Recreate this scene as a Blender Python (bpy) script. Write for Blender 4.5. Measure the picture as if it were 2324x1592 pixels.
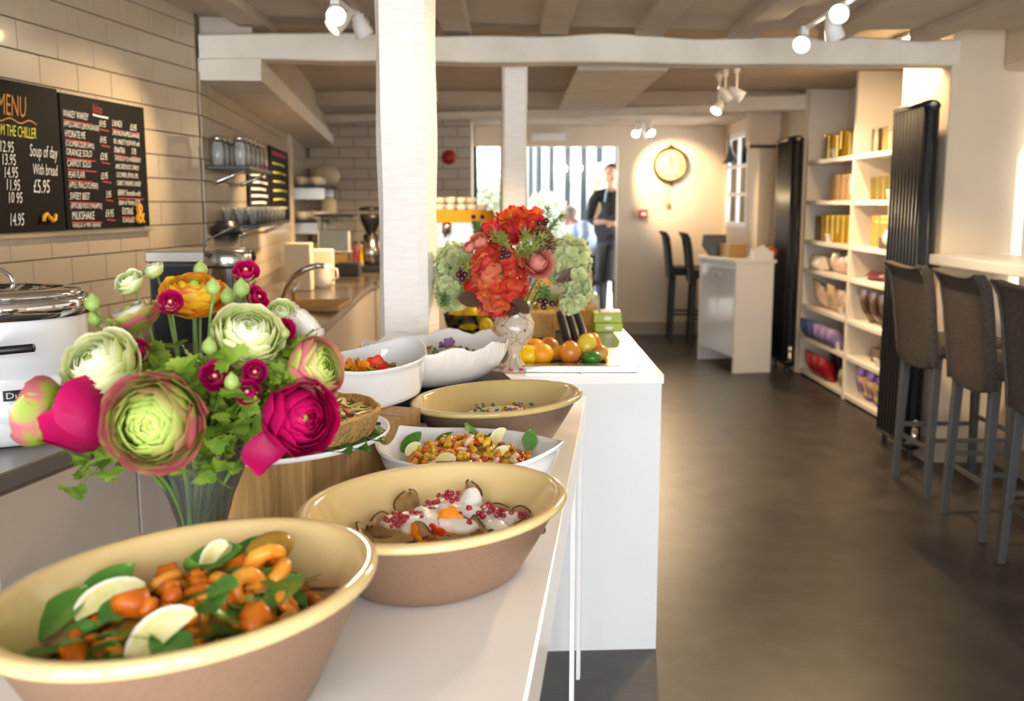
import bpy, math, random
from mathutils import Vector, Matrix, Euler, noise
random.seed(7)
for o in list(bpy.data.objects): bpy.data.objects.remove(o)
scene = bpy.context.scene
COL = scene.collection
PI = math.pi
R = math.radians

# ------------------------------------------------------------------ camera
cam_data = bpy.data.cameras.new('camera')
cam = bpy.data.objects.new('camera', cam_data)
COL.objects.link(cam)
cam.location = (0, 0, 1.45)
cam.rotation_euler = (R(90 - 8.512), 0, 0)
cam_data.sensor_width = 36.0
cam_data.lens = 36.0 * 2245 / 2324
cam_data.clip_start = 0.05
cam_data.dof.use_dof = True
cam_data.dof.focus_distance = 2.1
cam_data.dof.aperture_fstop = 3.8
scene.camera = cam

# ------------------------------------------------------------------ world, sun, exposure
world = bpy.data.worlds.new('sky')
scene.world = world
world.use_nodes = True
bg = world.node_tree.nodes['Background']
bg.inputs['Color'].default_value = (0.90, 0.95, 1.0, 1)
bg.inputs['Strength'].default_value = 9.0
scene.cycles.transparent_max_bounces = 24
scene.view_settings.view_transform = 'Standard'
scene.view_settings.look = 'None'
scene.view_settings.gamma = 1.0
scene.view_settings.use_curve_mapping = False
scene.view_settings.exposure = 0.68
sun_d = bpy.data.lights.new('sun', 'SUN')
sun_d.energy = 5.0
sun_d.angle = R(1.0)
sun_d.color = (1.0, 0.95, 0.86)
sun = bpy.data.objects.new('sun', sun_d)
COL.objects.link(sun)
sun.rotation_euler = (R(28), R(24), 0)
# daylight enters by the windows: portals only guide sampling of the sky
def portal(loc, rot, sx, sy):
    d = bpy.data.lights.new('window_portal', 'AREA')
    d.shape = 'RECTANGLE'; d.size = sx; d.size_y = sy
    d.cycles.is_portal = True
    o = bpy.data.objects.new('window_portal', d); COL.objects.link(o)
    o.location = loc; o.rotation_euler = rot
portal((0.35, -1.36, 1.3), (R(90), 0, 0), 4.7, 1.9)
portal((2.86, 2.6, 1.45), (0, R(90), 0), 1.4, 5.2)
portal((0.37, 11.05, 1.05), (R(-90), 0, 0), 1.6, 2.1)

# ------------------------------------------------------------------ materials
MATS = {}
def mat(name, col, rough=0.5, metal=0.0, spec=0.5, col2=None, nscale=20.0, nmix=(0.4, 0.6), ndetail=4.0,
        bump=0.0, bscale=60.0, trans=0.0, ior=1.45, coat=0.0, emis=None, estr=0.0, attr=False, sss=0.0,
        stretch=None, sheen=0.0, wave=None, alpha=1.0):
    m = bpy.data.materials.new(name); m.use_nodes = True
    nt = m.node_tree; b = nt.nodes['Principled BSDF']
    def inp(k, v):
        if k in b.inputs: b.inputs[k].default_value = v
    c4 = (*col, 1)
    inp('Base Color', c4); inp('Roughness', rough); inp('Metallic', metal)
    inp('Specular IOR Level', spec); inp('Transmission Weight', trans); inp('IOR', ior)
    inp('Coat Weight', coat); inp('Coat Roughness', 0.06); inp('Sheen Weight', sheen); inp('Alpha', alpha)
    if sss: inp('Subsurface Weight', sss); inp('Subsurface Radius', (0.01, 0.006, 0.004))
    if emis: inp('Emission Color', (*emis, 1)); inp('Emission Strength', estr)
    vec = None
    if col2 or bump or wave:
        tc = nt.nodes.new('ShaderNodeTexCoord'); mp = nt.nodes.new('ShaderNodeMapping')
        nt.links.new(tc.outputs['Object'], mp.inputs['Vector'])
        if stretch: mp.inputs['Scale'].default_value = stretch
        vec = mp.outputs['Vector']
    src = None
    if attr:
        a = nt.nodes.new('ShaderNodeAttribute'); a.attribute_name = 'Col'
        src = a.outputs['Color']
    if col2:
        n = nt.nodes.new('ShaderNodeTexNoise'); n.inputs['Scale'].default_value = nscale; n.inputs['Detail'].default_value = ndetail
        nt.links.new(vec, n.inputs['Vector'])
        rp = nt.nodes.new('ShaderNodeValToRGB')
        rp.color_ramp.elements[0].position = nmix[0]; rp.color_ramp.elements[1].position = nmix[1]
        rp.color_ramp.elements[0].color = c4; rp.color_ramp.elements[1].color = (*col2, 1)
        nt.links.new(n.outputs['Fac'], rp.inputs['Fac'])
        if src:
            mx = nt.nodes.new('ShaderNodeMix'); mx.data_type = 'RGBA'; mx.blend_type = 'MULTIPLY'; mx.inputs[0].default_value = 1.0
            nt.links.new(src, mx.inputs[6]); nt.links.new(rp.outputs['Color'], mx.inputs[7]); src = mx.outputs[2]
        else: src = rp.outputs['Color']
    if wave:
        w = nt.nodes.new('ShaderNodeTexWave'); w.inputs['Scale'].default_value = wave[0]; w.inputs['Distortion'].default_value = wave[1]
        w.inputs['Detail'].default_value = 3.0; w.bands_direction = wave[2]
        nt.links.new(vec, w.inputs['Vector'])
        mx = nt.nodes.new('ShaderNodeMix'); mx.data_type = 'RGBA'
        rp2 = nt.nodes.new('ShaderNodeMath'); rp2.operation = 'MULTIPLY'; rp2.inputs[1].default_value = wave[4]
        nt.links.new(w.outputs['Fac'], rp2.inputs[0]); nt.links.new(rp2.outputs[0], mx.inputs[0])
        if src: nt.links.new(src, mx.inputs[6])
        else: mx.inputs[6].default_value = c4
        mx.inputs[7].default_value = (*wave[3], 1); src = mx.outputs[2]
    if src: nt.links.new(src, b.inputs['Base Color'])
    if bump:
        n2 = nt.nodes.new('ShaderNodeTexNoise'); n2.inputs['Scale'].default_value = bscale; n2.inputs['Detail'].default_value = 3.0
        nt.links.new(vec, n2.inputs['Vector'])
        bp = nt.nodes.new('ShaderNodeBump'); bp.inputs['Strength'].default_value = bump; bp.inputs['Distance'].default_value = 0.01
        nt.links.new(n2.outputs['Fac'], bp.inputs['Height']); nt.links.new(bp.outputs['Normal'], b.inputs['Normal'])
    MATS[name] = m
    return m
def pane_mat(name, tint=(1, 1, 1), haze=0.0, ior=1.45):
    m = bpy.data.materials.new(name); m.use_nodes = True; nt = m.node_tree
    nt.nodes.remove(nt.nodes['Principled BSDF'])
    t = nt.nodes.new('ShaderNodeBsdfTransparent'); t.inputs['Color'].default_value = (*tint, 1)
    g = nt.nodes.new('ShaderNodeBsdfGlossy'); g.inputs['Roughness'].default_value = 0.02
    fr = nt.nodes.new('ShaderNodeFresnel'); fr.inputs['IOR'].default_value = ior
    mx = nt.nodes.new('ShaderNodeMixShader')
    base = t.outputs[0]
    if haze:  # white haze mixed in to brighten clear glass in place of reflections
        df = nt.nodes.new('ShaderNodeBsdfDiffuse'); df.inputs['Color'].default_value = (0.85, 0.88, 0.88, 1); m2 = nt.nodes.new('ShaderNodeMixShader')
        m2.inputs[0].default_value = haze; nt.links.new(t.outputs[0], m2.inputs[1]); nt.links.new(df.outputs[0], m2.inputs[2]); base = m2.outputs[0]
    nt.links.new(fr.outputs[0], mx.inputs[0]); nt.links.new(base, mx.inputs[1]); nt.links.new(g.outputs[0], mx.inputs[2])
    nt.links.new(mx.outputs[0], nt.nodes['Material Output'].inputs['Surface'])
    MATS[name] = m; return m

mat('wall_paint', (0.72, 0.60, 0.455), 0.75, col2=(0.68, 0.565, 0.425), nscale=3)
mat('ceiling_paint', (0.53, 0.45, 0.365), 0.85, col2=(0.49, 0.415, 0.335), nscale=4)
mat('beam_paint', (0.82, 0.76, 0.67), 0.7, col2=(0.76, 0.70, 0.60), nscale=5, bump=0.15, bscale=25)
mat('post_paint', (0.94, 0.89, 0.83), 0.5, col2=(0.90, 0.85, 0.78), nscale=6, bump=0.3, bscale=9, stretch=(2, 2, 14))
mat('tile', (0.50, 0.41, 0.305), 0.22, coat=0.3, col2=(0.46, 0.38, 0.28), nscale=2)
mat('grout', (0.20, 0.155, 0.11), 0.95)
mat('floor_vinyl', (0.030, 0.025, 0.023), 0.40, col2=(0.062, 0.050, 0.043), nscale=5.5, nmix=(0.35, 0.7), ndetail=9, bump=0.05, bscale=40)
mat('white_gloss', (0.78, 0.77, 0.76), 0.16, coat=0.3)
mat('white_satin', (0.84, 0.82, 0.79), 0.4)
mat('worktop_white', (0.91, 0.865, 0.82), 0.20)
mat('cab_taupe', (0.46, 0.37, 0.29), 0.22, coat=0.2)
mat('cab_taupe_light', (0.55, 0.47, 0.41), 0.3)
mat('worktop_dark', (0.10, 0.075, 0.055), 0.18)
mat('skirting', (0.36, 0.30, 0.23), 0.6)
mat('black_radiator', (0.012, 0.014, 0.018), 0.32)
mat('black_board', (0.008, 0.007, 0.006), 0.7, spec=0.15)
mat('chalk_white', (0.80, 0.78, 0.74), 0.9)
mat('chalk_red', (0.42, 0.05, 0.05), 0.9)
mat('chalk_yellow', (0.75, 0.70, 0.08), 0.9)
mat('chalk_orange', (0.55, 0.24, 0.05), 0.9)
mat('orange_plastic', (0.80, 0.36, 0.02), 0.4)
mat('steel', (0.50, 0.485, 0.46), 0.22, metal=1.0)
mat('steel_brushed', (0.60, 0.58, 0.54), 0.32, metal=1.0)
mat('chrome', (0.85, 0.84, 0.82), 0.06, metal=1.0)
mat('brass', (0.55, 0.38, 0.14), 0.3, metal=1.0)
mat('black_plastic', (0.015, 0.014, 0.014), 0.35)
mat('enamel_white', (0.78, 0.78, 0.79), 0.12, coat=0.4)
mat('lamp_white', (0.88, 0.86, 0.83), 0.3)
mat('bulb', (1, 0.9, 0.7), 0.3, emis=(1.0, 0.80, 0.48), estr=30.0)
mat('rattan', (0.085, 0.066, 0.055), 0.75, col2=(0.055, 0.043, 0.036), nscale=90, bump=0.3, bscale=160)
mat('stool_leg', (0.075, 0.072, 0.072), 0.4)
mat('stool_dark', (0.020, 0.016, 0.014), 0.6)
mat('bowl_glaze', (0.80, 0.59, 0.27), 0.10, coat=0.5, col2=(0.77, 0.56, 0.25), nscale=4)
mat('bowl_glaze_old', (0.62, 0.47, 0.20), 0.10, coat=0.5, col2=(0.58, 0.43, 0.18), nscale=4)
mat('bowl_clay', (0.25, 0.145, 0.088), 0.45, col2=(0.225, 0.128, 0.076), nscale=150)
mat('bowl_clay_old', (0.20, 0.13, 0.085), 0.45, col2=(0.175, 0.11, 0.07), nscale=150)
mat('porcelain', (0.88, 0.88, 0.885), 0.08, coat=0.4)
mat('porcelain_warm', (0.88, 0.85, 0.81), 0.10, coat=0.3)
mat('oak', (0.60, 0.37, 0.14), 0.55, col2=(0.47, 0.27, 0.09), nscale=9, stretch=(10, 10, 0.7), ndetail=6, bump=0.25, bscale=40)
mat('oak_shaded', (0.40, 0.225, 0.08), 0.55, col2=(0.31, 0.165, 0.055), nscale=9, stretch=(10, 10, 0.7), ndetail=6, bump=0.25, bscale=40)  # same oak, with the shade of the block's right face in its colour
mat('slate', (0.018, 0.018, 0.020), 0.5)
mat('glass', (1, 1, 1), 0.0, trans=1.0, ior=1.45)
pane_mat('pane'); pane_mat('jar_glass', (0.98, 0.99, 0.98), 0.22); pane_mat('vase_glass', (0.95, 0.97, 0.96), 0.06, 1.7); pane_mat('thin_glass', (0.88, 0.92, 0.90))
mat('paper', (0.85, 0.82, 0.78), 0.8)
mat('outside_white', (0.50, 0.52, 0.50), 0.8)
mat('outside_dark', (0.008, 0.012, 0.018), 0.7)
mat('outside_paving', (0.40, 0.38, 0.34), 0.9)
mat('brick_outside', (0.20, 0.17, 0.14), 0.9, col2=(0.14, 0.15, 0.11), nscale=2)
mat('brick_white', (0.60, 0.52, 0.44), 0.6)

def petal_mat(name, attr=True, col=(1, 1, 1), col2=None, nscale=9.0, tr=0.35, rough=0.5):
    m = bpy.data.materials.new(name); m.use_nodes = True; nt = m.node_tree
    b = nt.nodes['Principled BSDF']; b.inputs['Roughness'].default_value = rough; b.inputs['Specular IOR Level'].default_value = 0.3
    t = nt.nodes.new('ShaderNodeBsdfTranslucent'); mx = nt.nodes.new('ShaderNodeMixShader'); mx.inputs[0].default_value = tr
    if attr:
        a = nt.nodes.new('ShaderNodeAttribute'); a.attribute_name = 'Col'; src = a.outputs['Color']
    else:
        tc = nt.nodes.new('ShaderNodeTexCoord'); n = nt.nodes.new('ShaderNodeTexNoise'); n.inputs['Scale'].default_value = nscale
        nt.links.new(tc.outputs['Object'], n.inputs['Vector']); r = nt.nodes.new('ShaderNodeValToRGB')
        r.color_ramp.elements[0].position = 0.4; r.color_ramp.elements[1].position = 0.62
        r.color_ramp.elements[0].color = (*col, 1); r.color_ramp.elements[1].color = (*(col2 or col), 1)
        nt.links.new(n.outputs['Fac'], r.inputs['Fac']); src = r.outputs['Color']
    nt.links.new(src, b.inputs['Base Color']); nt.links.new(src, t.inputs['Color'])
    nt.links.new(b.outputs[0], mx.inputs[1]); nt.links.new(t.outputs[0], mx.inputs[2])
    nt.links.new(mx.outputs[0], nt.nodes['Material Output'].inputs['Surface'])
    MATS[name] = m; return m

# ------------------------------------------------------------------ mesh helpers
class MB:
    def __init__(s): s.v = []; s.f = []; s.c = []; s.m = []
    def add(s, vs, fs, col=None, mi=0):
        b = len(s.v)
        s.v += [tuple(p) for p in vs]
        if col is None: s.c += [(1, 1, 1)] * len(vs)
        elif isinstance(col, list): s.c += col
        else: s.c += [col] * len(vs)
        s.f += [tuple(i + b for i in f) for f in fs]; s.m += [mi] * len(fs)
        return s
    def box(s, a, b, M=None, col=None, mi=0):
        x0, y0, z0 = a; x1, y1, z1 = b
        vs = [Vector(p) for p in ((x0,y0,z0),(x1,y0,z0),(x1,y1,z0),(x0,y1,z0),(x0,y0,z1),(x1,y0,z1),(x1,y1,z1),(x0,y1,z1))]
        if M is not None: vs = [M @ p for p in vs]
        return s.add(vs, [(0,3,2,1),(4,5,6,7),(0,1,5,4),(1,2,6,5),(2,3,7,6),(3,0,4,7)], col, mi)
    def prism(s, poly, z0, z1, M=None, col=None, mi=0):
        n = len(poly)
        vs = [Vector((x, y, z0)) for x, y in poly] + [Vector((x, y, z1)) for x, y in poly]
        if M is not None: vs = [M @ p for p in vs]
        return s.add(vs, [tuple(range(n))[::-1], tuple(range(n, 2*n))] + [(i, (i+1) % n, n+(i+1) % n, n+i) for i in range(n)], col, mi)
    def tube(s, pts, rad, n=8, col=None, cap=True, mi=0, flat=1.0):
        pts = [Vector(p) for p in pts]; k = len(pts)
        if not isinstance(rad, (list, tuple)): rad = [rad] * k
        vs = []; cs = []
        up = Vector((0.13, 0.21, 0.97))
        d0 = (pts[1] - pts[0]).normalized()
        if abs(d0.dot(up)) > 0.95: up = Vector((0.95, 0.1, 0.2))
        a = d0.cross(up).normalized()
        for i in range(k):
            d = (pts[min(i+1, k-1)] - pts[max(i-1, 0)]).normalized()
            a = (a - d * a.dot(d)).normalized(); b = d.cross(a)
            for j in range(n):
                t = 2*PI*j/n
                vs.append(pts[i] + a*math.cos(t)*rad[i] + b*math.sin(t)*rad[i]*flat)
                if isinstance(col, list): cs.append(col[i])
        fs = [(i*n+j, i*n+(j+1) % n, (i+1)*n+(j+1) % n, (i+1)*n+j) for i in range(k-1) for j in range(n)]
        if cap: fs += [tuple(range(n))[::-1], tuple(range((k-1)*n, k*n))]
        return s.add(vs, fs, cs if isinstance(col, list) else col, mi)
    def lathe(s, prof, n=32, sx=1.0, sy=1.0, M=None, col=None, mi=0, cap=True, fn=None):
        vs = []; cs = []
        for q, (r, z) in enumerate(prof):
            for j in range(n):
                t = 2*PI*j/n
                rr, zz = (r, z) if fn is None else fn(r, z, t, q)
                vs.append(Vector((rr*math.cos(t)*sx, rr*math.sin(t)*sy, zz)))
                if isinstance(col, list): cs.append(col[q])
        if M is not None: vs = [M @ p for p in vs]
        k = len(prof)
        fs = [(i*n+j, i*n+(j+1) % n, (i+1)*n+(j+1) % n, (i+1)*n+j) for i in range(k-1) for j in range(n)]
        if cap:
            fs += [tuple(range(n))[::-1], tuple(range((k-1)*n, k*n))]
        return s.add(vs, fs, cs if isinstance(col, list) else col, mi)
    def ell(s, c, r, nu=12, nv=8, M=None, col=None, mi=0, jit=0.0, seed=0):
        if not isinstance(r, (list, tuple)): r = (r, r, r)
        vs = [Vector((0, 0, -1))]; 
        for i in range(1, nv):
            p = -PI/2 + PI*i/nv
            for j in range(nu):
                t = 2*PI*j/nu
                vs.append(Vector((math.cos(p)*math.cos(t), math.cos(p)*math.sin(t), math.sin(p))))
        vs.append(Vector((0, 0, 1)))
        out = []
        for p in vs:
            k = 1 + jit*noise.noise(p*1.7 + Vector((seed*3.1, seed*1.7, 0))) if jit else 1
            q = Vector((p.x*r[0]*k, p.y*r[1]*k, p.z*r[2]*k))
            if M is not None: q = M @ q
            out.append(q + Vector(c))
        fs = [(0, 1+(j+1) % nu, 1+j) for j in range(nu)]
        for i in range(nv-2):
            for j in range(nu):
                a = 1+i*nu+j; b = 1+i*nu+(j+1) % nu
                fs.append((a, b, b+nu, a+nu))
        l = len(vs)-1; o = 1+(nv-2)*nu
        fs += [(o+j, o+(j+1) % nu, l) for j in range(nu)]
        return s.add(out, fs, col, mi)
    def grid(s, nu, nv, fn, colfn=None, mi=0, wrapu=False):
        vs = []; cs = []
        for i in range(nv+1):
            for j in range(nu+(0 if wrapu else 1)):
                u, v = j/nu, i/nv
                vs.append(fn(u, v))
                if colfn: cs.append(colfn(u, v))
        w = nu if wrapu else nu+1
        fs = [(i*w+j, i*w+(j+1) % w, (i+1)*w+(j+1) % w, (i+1)*w+j) for i in range(nv) for j in range(nu)]
        return s.add(vs, fs, cs if colfn else None, mi)
    def mesh(s, name, mats, smooth=False, colors=False):
        me = bpy.data.meshes.new(name)
        me.from_pydata(s.v, [], s.f)
        if not isinstance(mats, (list, tuple)): mats = [mats]
        for m in mats: me.materials.append(MATS[m])
        if len(mats) > 1: me.polygons.foreach_set('material_index', s.m)
        if smooth: me.polygons.foreach_set('use_smooth', [True]*len(me.polygons))
        if colors:
            at = me.color_attributes.new('Col', 'FLOAT_COLOR', 'POINT')
            flat = []
            for c in s.c: flat += [c[0], c[1], c[2], 1.0]
            at.data.foreach_set('color', flat)
        me.update()
        return me
    def build(s, name, mats, parent=None, smooth=False, colors=False, bevel=0.0, seg=2, sub=0):
        return link(name, s.mesh(name, mats, smooth, colors), parent, bevel, seg, sub)
def link(name, me, parent=None, bevel=0.0, seg=2, sub=0):
    o = bpy.data.objects.new(name, me); COL.objects.link(o)
    if parent is not None: o.parent = parent
    if bevel:
        b = o.modifiers.new('bevel', 'BEVEL'); b.width = bevel; b.segments = seg; b.limit_method = 'ANGLE'; b.angle_limit = R(40)
    if sub:
        q = o.modifiers.new('subdivision', 'SUBSURF'); q.levels = sub; q.render_levels = sub
    return o
def tag(o, label, cat, group=None):
    o['label'] = label; o['category'] = cat
    if group: o['group'] = group
    return o
def thing(name, label, cat, loc=(0, 0, 0), rotz=0.0, group=None):
    o = bpy.data.objects.new(name, None); COL.objects.link(o)
    o.empty_display_size = 0.05
    o.location = loc; o.rotation_euler = (0, 0, rotz)
    return tag(o, label, cat, group)
def struct(o, label=None):
    o['kind'] = 'structure'
    if label: o['label'] = label
    return o
def stuff(o): o['kind'] = 'stuff'; return o
def dup(root, loc=None, rot=None, label=None, group=None, scale=None):
    r = root.copy(); COL.objects.link(r)
    if loc is not None: r.location = loc
    if rot is not None: r.rotation_euler = rot if isinstance(rot, (tuple, Euler)) else (0, 0, rot)
    if scale is not None: r.scale = scale if isinstance(scale, tuple) else (scale,)*3
    if label: r['label'] = label
    if group: r['group'] = group
    for ch in root.children:
        c = ch.copy(); COL.objects.link(c); c.parent = r
        for g in ch.children:
            d = g.copy(); COL.objects.link(d); d.parent = c
    return r
def TR(x, y, z): return Matrix.Translation((x, y, z))
def RZ(a): return Matrix.Rotation(a, 4, 'Z')
def RX(a): return Matrix.Rotation(a, 4, 'X')
def RY(a): return Matrix.Rotation(a, 4, 'Y')
def text_mesh(body, size, extrude=0.0, align='LEFT', xs=1.0, shear=0.0):
    cu = bpy.data.curves.new('lettering', 'FONT'); cu.body = body; cu.size = size; cu.extrude = extrude
    cu.align_x = align; cu.shear = shear; cu.resolution_u = 2
    o = bpy.data.objects.new('lettering', cu); COL.objects.link(o)
    me = bpy.data.meshes.new_from_object(o.evaluated_get(bpy.context.evaluated_depsgraph_get()))
    bpy.data.objects.remove(o); bpy.data.curves.remove(cu)
    for v in me.vertices: v.co.x *= xs
    return me
def smat(me, m):
    me.materials.clear(); me.materials.append(MATS[m]); return me
# ------------------------------------------------------------------ the room shell
def sbox(name, a, b, m, parent=None, bevel=0.0):
    o = MB().box(a, b).build(name, m, parent, bevel=bevel)
    if parent is None: struct(o)
    return o
sbox('floor', (-4.2, -1.6, -0.12), (3.2, 11.0, 0.0), 'floor_vinyl')
# left wall runs at a slight angle; local x goes along it, local -y faces the room
WL_ANG = math.atan2(1, 0.146)
wl = MB().box((-2.0, 0.0, 0.0), (4.76, 0.14, 2.55)).build('wall_left', 'grout'); struct(wl, 'long wall of staggered cream tiles with dark joints')
wl.location = (-2.15, 0, 0); wl.rotation_euler = (0, 0, WL_ANG)
def wl_pt(s, out, z):   # point on the tiled wall: s along, out into the room
    c, n = math.cos(WL_ANG), math.sin(WL_ANG)
    return Vector((-2.15 + s*c + out*n, s*n - out*c, z))
PT, PH, J = 0.228, 0.100, 0.0045
tile_me = MB().box((J/2, -0.007, J/2), (PT-J/2, 0.0, PH-J/2)).mesh('tile', 'tile')
half_me = {}
def tile_wall(parent, s_first, s_end, r0, r1):
    for r in range(r0, r1):
        z = 1.253 + PH*r
        s = s_first + (0 if r % 2 == 0 else -PT/2)
        while s < s_end - 0.02:
            a = max(s, 0.0 if s_first < 1 else s); w = min(s + PT, s_end) - a
            if w < 0.03: s += PT; continue
            key = round(w, 3)
            if key not in half_me: half_me[key] = tile_me if w > PT - 0.004 else MB().box((J/2, -0.007, J/2), (w-J/2, 0.0, PH-J/2)).mesh('tile', 'tile')
            o = link('tile', half_me[key], parent, bevel=0.0012, seg=1); o.location = (a, 0, z)
            s += PT
tile_wall(wl, 3.558 - 5*PT, 4.755, -3, 11)
# beyond a slight bend the tiled wall turns away to the left
WF_ANG = math.atan2(1, -0.1145); WF_O = (-1.4555, 4.714)
wf = MB().box((0.0, 0.0, 0.0), (5.52, 0.14, 2.55)).build('wall_left_far', 'grout'); struct(wf, 'tiled kitchen wall beyond the bend, behind the shelves')
wf.location = (*WF_O, 0); wf.rotation_euler = (0, 0, WF_ANG)
def wf_pt(s, out, z):
    c, n = math.cos(WF_ANG), math.sin(WF_ANG)
    return Vector((WF_O[0] + s*c + out*n, WF_O[1] + s*n - out*c, z))
tile_wall(wf, -0.10, 5.52, -3, 8)
MB().box((3.72, -0.035, 0.9), (3.82, 0.0, 2.02)).build('wall_strip', 'wall_paint', wf)
# kitchen recess behind the tiled wall and the whitewashed back wall
wbk = sbox('wall_back_kitchen', (-2.4, 10.2, 0.0), (-0.42, 10.4, 2.6), 'grout')
struct(wbk, 'whitewashed brick wall behind the coffee machine')
bw, bh = 0.30, 0.105
br = MB().box((0.004, -0.008, 0.004), (bw-0.004, 0.0, bh-0.004)).mesh('brick', 'brick_white')
for r in range(0, 13):
    z = 0.95 + bh*r
    x = -2.05 + (0 if r % 2 else -bw/2)
    while x + bw < -0.40:
        o = link('brick', br, wbk); o.location = (x, 10.2, z); x += bw
    w = -0.42 - x
    if w > 0.03: o = MB().box((0.004, -0.008, 0.004), (w-0.002, 0.0, bh-0.004)).build('brick', 'brick_white', wbk); o.location = (x, 10.2, z)
sbox('wall_return_kitchen', (-0.54, 10.4, 0.0), (-0.42, 10.9, 2.6), 'wall_paint')
# back wall with wide opening
sbox('wall_back', (1.15, 10.9, 0.0), (2.40, 11.02, 2.6), 'wall_paint')
sbox('wall_back_lintel', (-0.50, 10.9, 2.05), (1.15, 11.02, 2.6), 'wall_paint')
sbox('baseboard_back', (1.15, 10.875, 0.0), (2.30, 10.9, 0.14), 'skirting')
w = MB().box((-0.13, 10.9, 0.10), (-0.08, 10.98, 2.05)).box((-0.42, 10.92, 0.1), (-0.38, 10.98, 2.05)).build('door_frame_post', 'outside_dark')
w.name = 'trim_1'; struct(w)
# right wall: window recess, pier, shelf niche, pier, far wall
sbox('wall_right_sill', (2.72, -1.6, 0.0), (2.95, 5.45, 0.80), 'wall_paint')
sbox('wall_right_head', (2.62, -1.6, 2.14), (2.95, 5.45, 2.6), 'wall_paint', bevel=0.03)
for y0, y1 in ((-1.6, -0.1), (2.55, 2.75)):
    sbox('wall_right_mullion', (2.72, y0, 0.8), (2.95, y1, 2.14), 'wall_paint')
sbox('wall_right_pier', (2.35, 5.45, 0.0), (2.95, 6.12, 2.6), 'wall_paint', bevel=0.008)
sbox('wall_right_niche', (2.80, 6.12, 0.0), (2.95, 8.42, 2.6), 'wall_paint')
sbox('wall_right_far_pier', (2.44, 8.42, 0.0), (2.95, 9.35, 2.6), 'wall_paint', bevel=0.008)
sbox('wall_right_far', (2.30, 9.35, 0.0), (2.60, 11.0, 1.20), 'wall_paint')
sbox('wall_right_far_head', (2.30, 9.35, 2.15), (2.60, 11.0, 2.6), 'wall_paint')
sbox('wall_right_far_side', (2.30, 9.35, 1.20), (2.60, 9.78, 2.15), 'wall_paint')
sbox('wall_right_far_corner', (2.30, 10.74, 1.20), (2.60, 11.0, 2.15), 'wall_paint')
sbox('baseboard_right', (2.33, 5.43, 0.0), (2.36, 6.12, 0.13), 'skirting')
sbox('baseboard_pier', (2.35, 5.425, 0.0), (2.72, 5.45, 0.13), 'skirting')
sbox('baseboard_right_near', (2.695, -1.4, 0.0), (2.72, 5.45, 0.13), 'skirting')
# front wall behind the camera with the shop windows
sbox('wall_front_sill', (-2.9, -1.6, 0.0), (2.95, -1.4, 0.35), 'wall_paint')
sbox('wall_front_head', (-2.9, -1.6, 2.25), (2.95, -1.4, 2.6), 'wall_paint')
for x0, x1 in ((-2.9, -1.90), (-0.50, -0.32), (1.02, 1.20), (2.65, 2.95)):
    sbox('wall_front_pier', (x0, -1.6, 0.35), (x1, -1.4, 2.25), 'wall_paint')
# ceilings
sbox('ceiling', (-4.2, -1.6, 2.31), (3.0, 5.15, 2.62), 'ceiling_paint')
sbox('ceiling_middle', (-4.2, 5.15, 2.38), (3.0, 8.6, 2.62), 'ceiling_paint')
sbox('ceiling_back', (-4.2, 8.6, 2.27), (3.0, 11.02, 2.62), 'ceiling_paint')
for i in range(-3, 6):
    x = -0.27 + 0.475*i
    o = MB().box((x-0.07, -1.4, 2.268), (x+0.07, 5.0 + 0.27*(x+1.4)/3.7, 2.33)).build('trim_joist', 'ceiling_paint', bevel=0.01)
    struct(o, 'shallow painted joist running along the front ceiling')
# first cross beam: uneven painted timber, slanted and tilted so both ends fit the image
def beam(name, A, B, za, zb, ha, hb, wid, wob, label, nseg=34):
    A = Vector(A); B = Vector(B); d = (B-A).normalized(); n = Vector((d.y, -d.x, 0))
    m = MB(); vs = []
    for i in range(nseg+1):
        t = i/nseg; p = A.lerp(B, t)
        k = noise.noise(Vector((t*9, 2.2, 0)))*wob; k2 = noise.noise(Vector((t*7, 8.2, 3)))*wob*0.4; k3 = noise.noise(Vector((t*6, 1.2, 9)))*wob*0.6
        zb_ = za + (zb-za)*t + k2; zt = zb_ + ha + (hb-ha)*t + k
        f = p + n*(wid/2 + k3); b = p - n*wid/2
        vs += [(f.x, f.y, zb_+0.006), (f.x-n.x*0.008, f.y-n.y*0.008, zb_), (b.x, b.y, zb_), (b.x, b.y, zt), (f.x-n.x*0.01, f.y-n.y*0.01, zt), (f.x, f.y, zt-0.008)]
    fs = []
    for i in range(nseg):
        for j in range(6): fs.append((i*6+j, i*6+(j+1) % 6, (i+1)*6+(j+1) % 6, (i+1)*6+j))
    fs += [tuple(range(6))[::-1], tuple(range(nseg*6, nseg*6+6))]
    m.add(vs, fs)
    o = m.build(name, 'beam_paint'); struct(o, label); return o
beam('trim_2', (-1.46, 4.80, 0), (2.36, 5.50, 0), 2.105, 2.17, 0.115, 0.14, 0.16, 0.022, 'uneven white painted timber beam spanning the room')
beam('trim_3', (-2.6, 9.9, 0), (2.46, 8.50, 0), 2.205, 2.215, 0.12, 0.13, 0.14, 0.02, 'second painted cross beam over the far end')
# boxed-in soffit along the kitchen wall, starting under the beam
def wbox(name, s0, s1, o0, o1, z0, z1, m):
    vs = []
    for s in (s0, s1):
        for o_, z in ((o0, z0), (o1, z0), (o1, z1), (o0, z1)): vs.append(wf_pt(s, o_, z))
    return MB().add(vs, [(0,1,2,3), (7,6,5,4), (0,4,5,1), (1,5,6,2), (2,6,7,3), (3,7,4,0)]).build(name, m)
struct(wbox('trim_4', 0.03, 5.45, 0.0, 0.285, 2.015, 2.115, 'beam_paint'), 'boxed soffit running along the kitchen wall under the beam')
struct(wbox('trim_5', 0.10, 5.45, -0.12, 0.24, 2.115, 2.45, 'ceiling_paint'))
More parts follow.
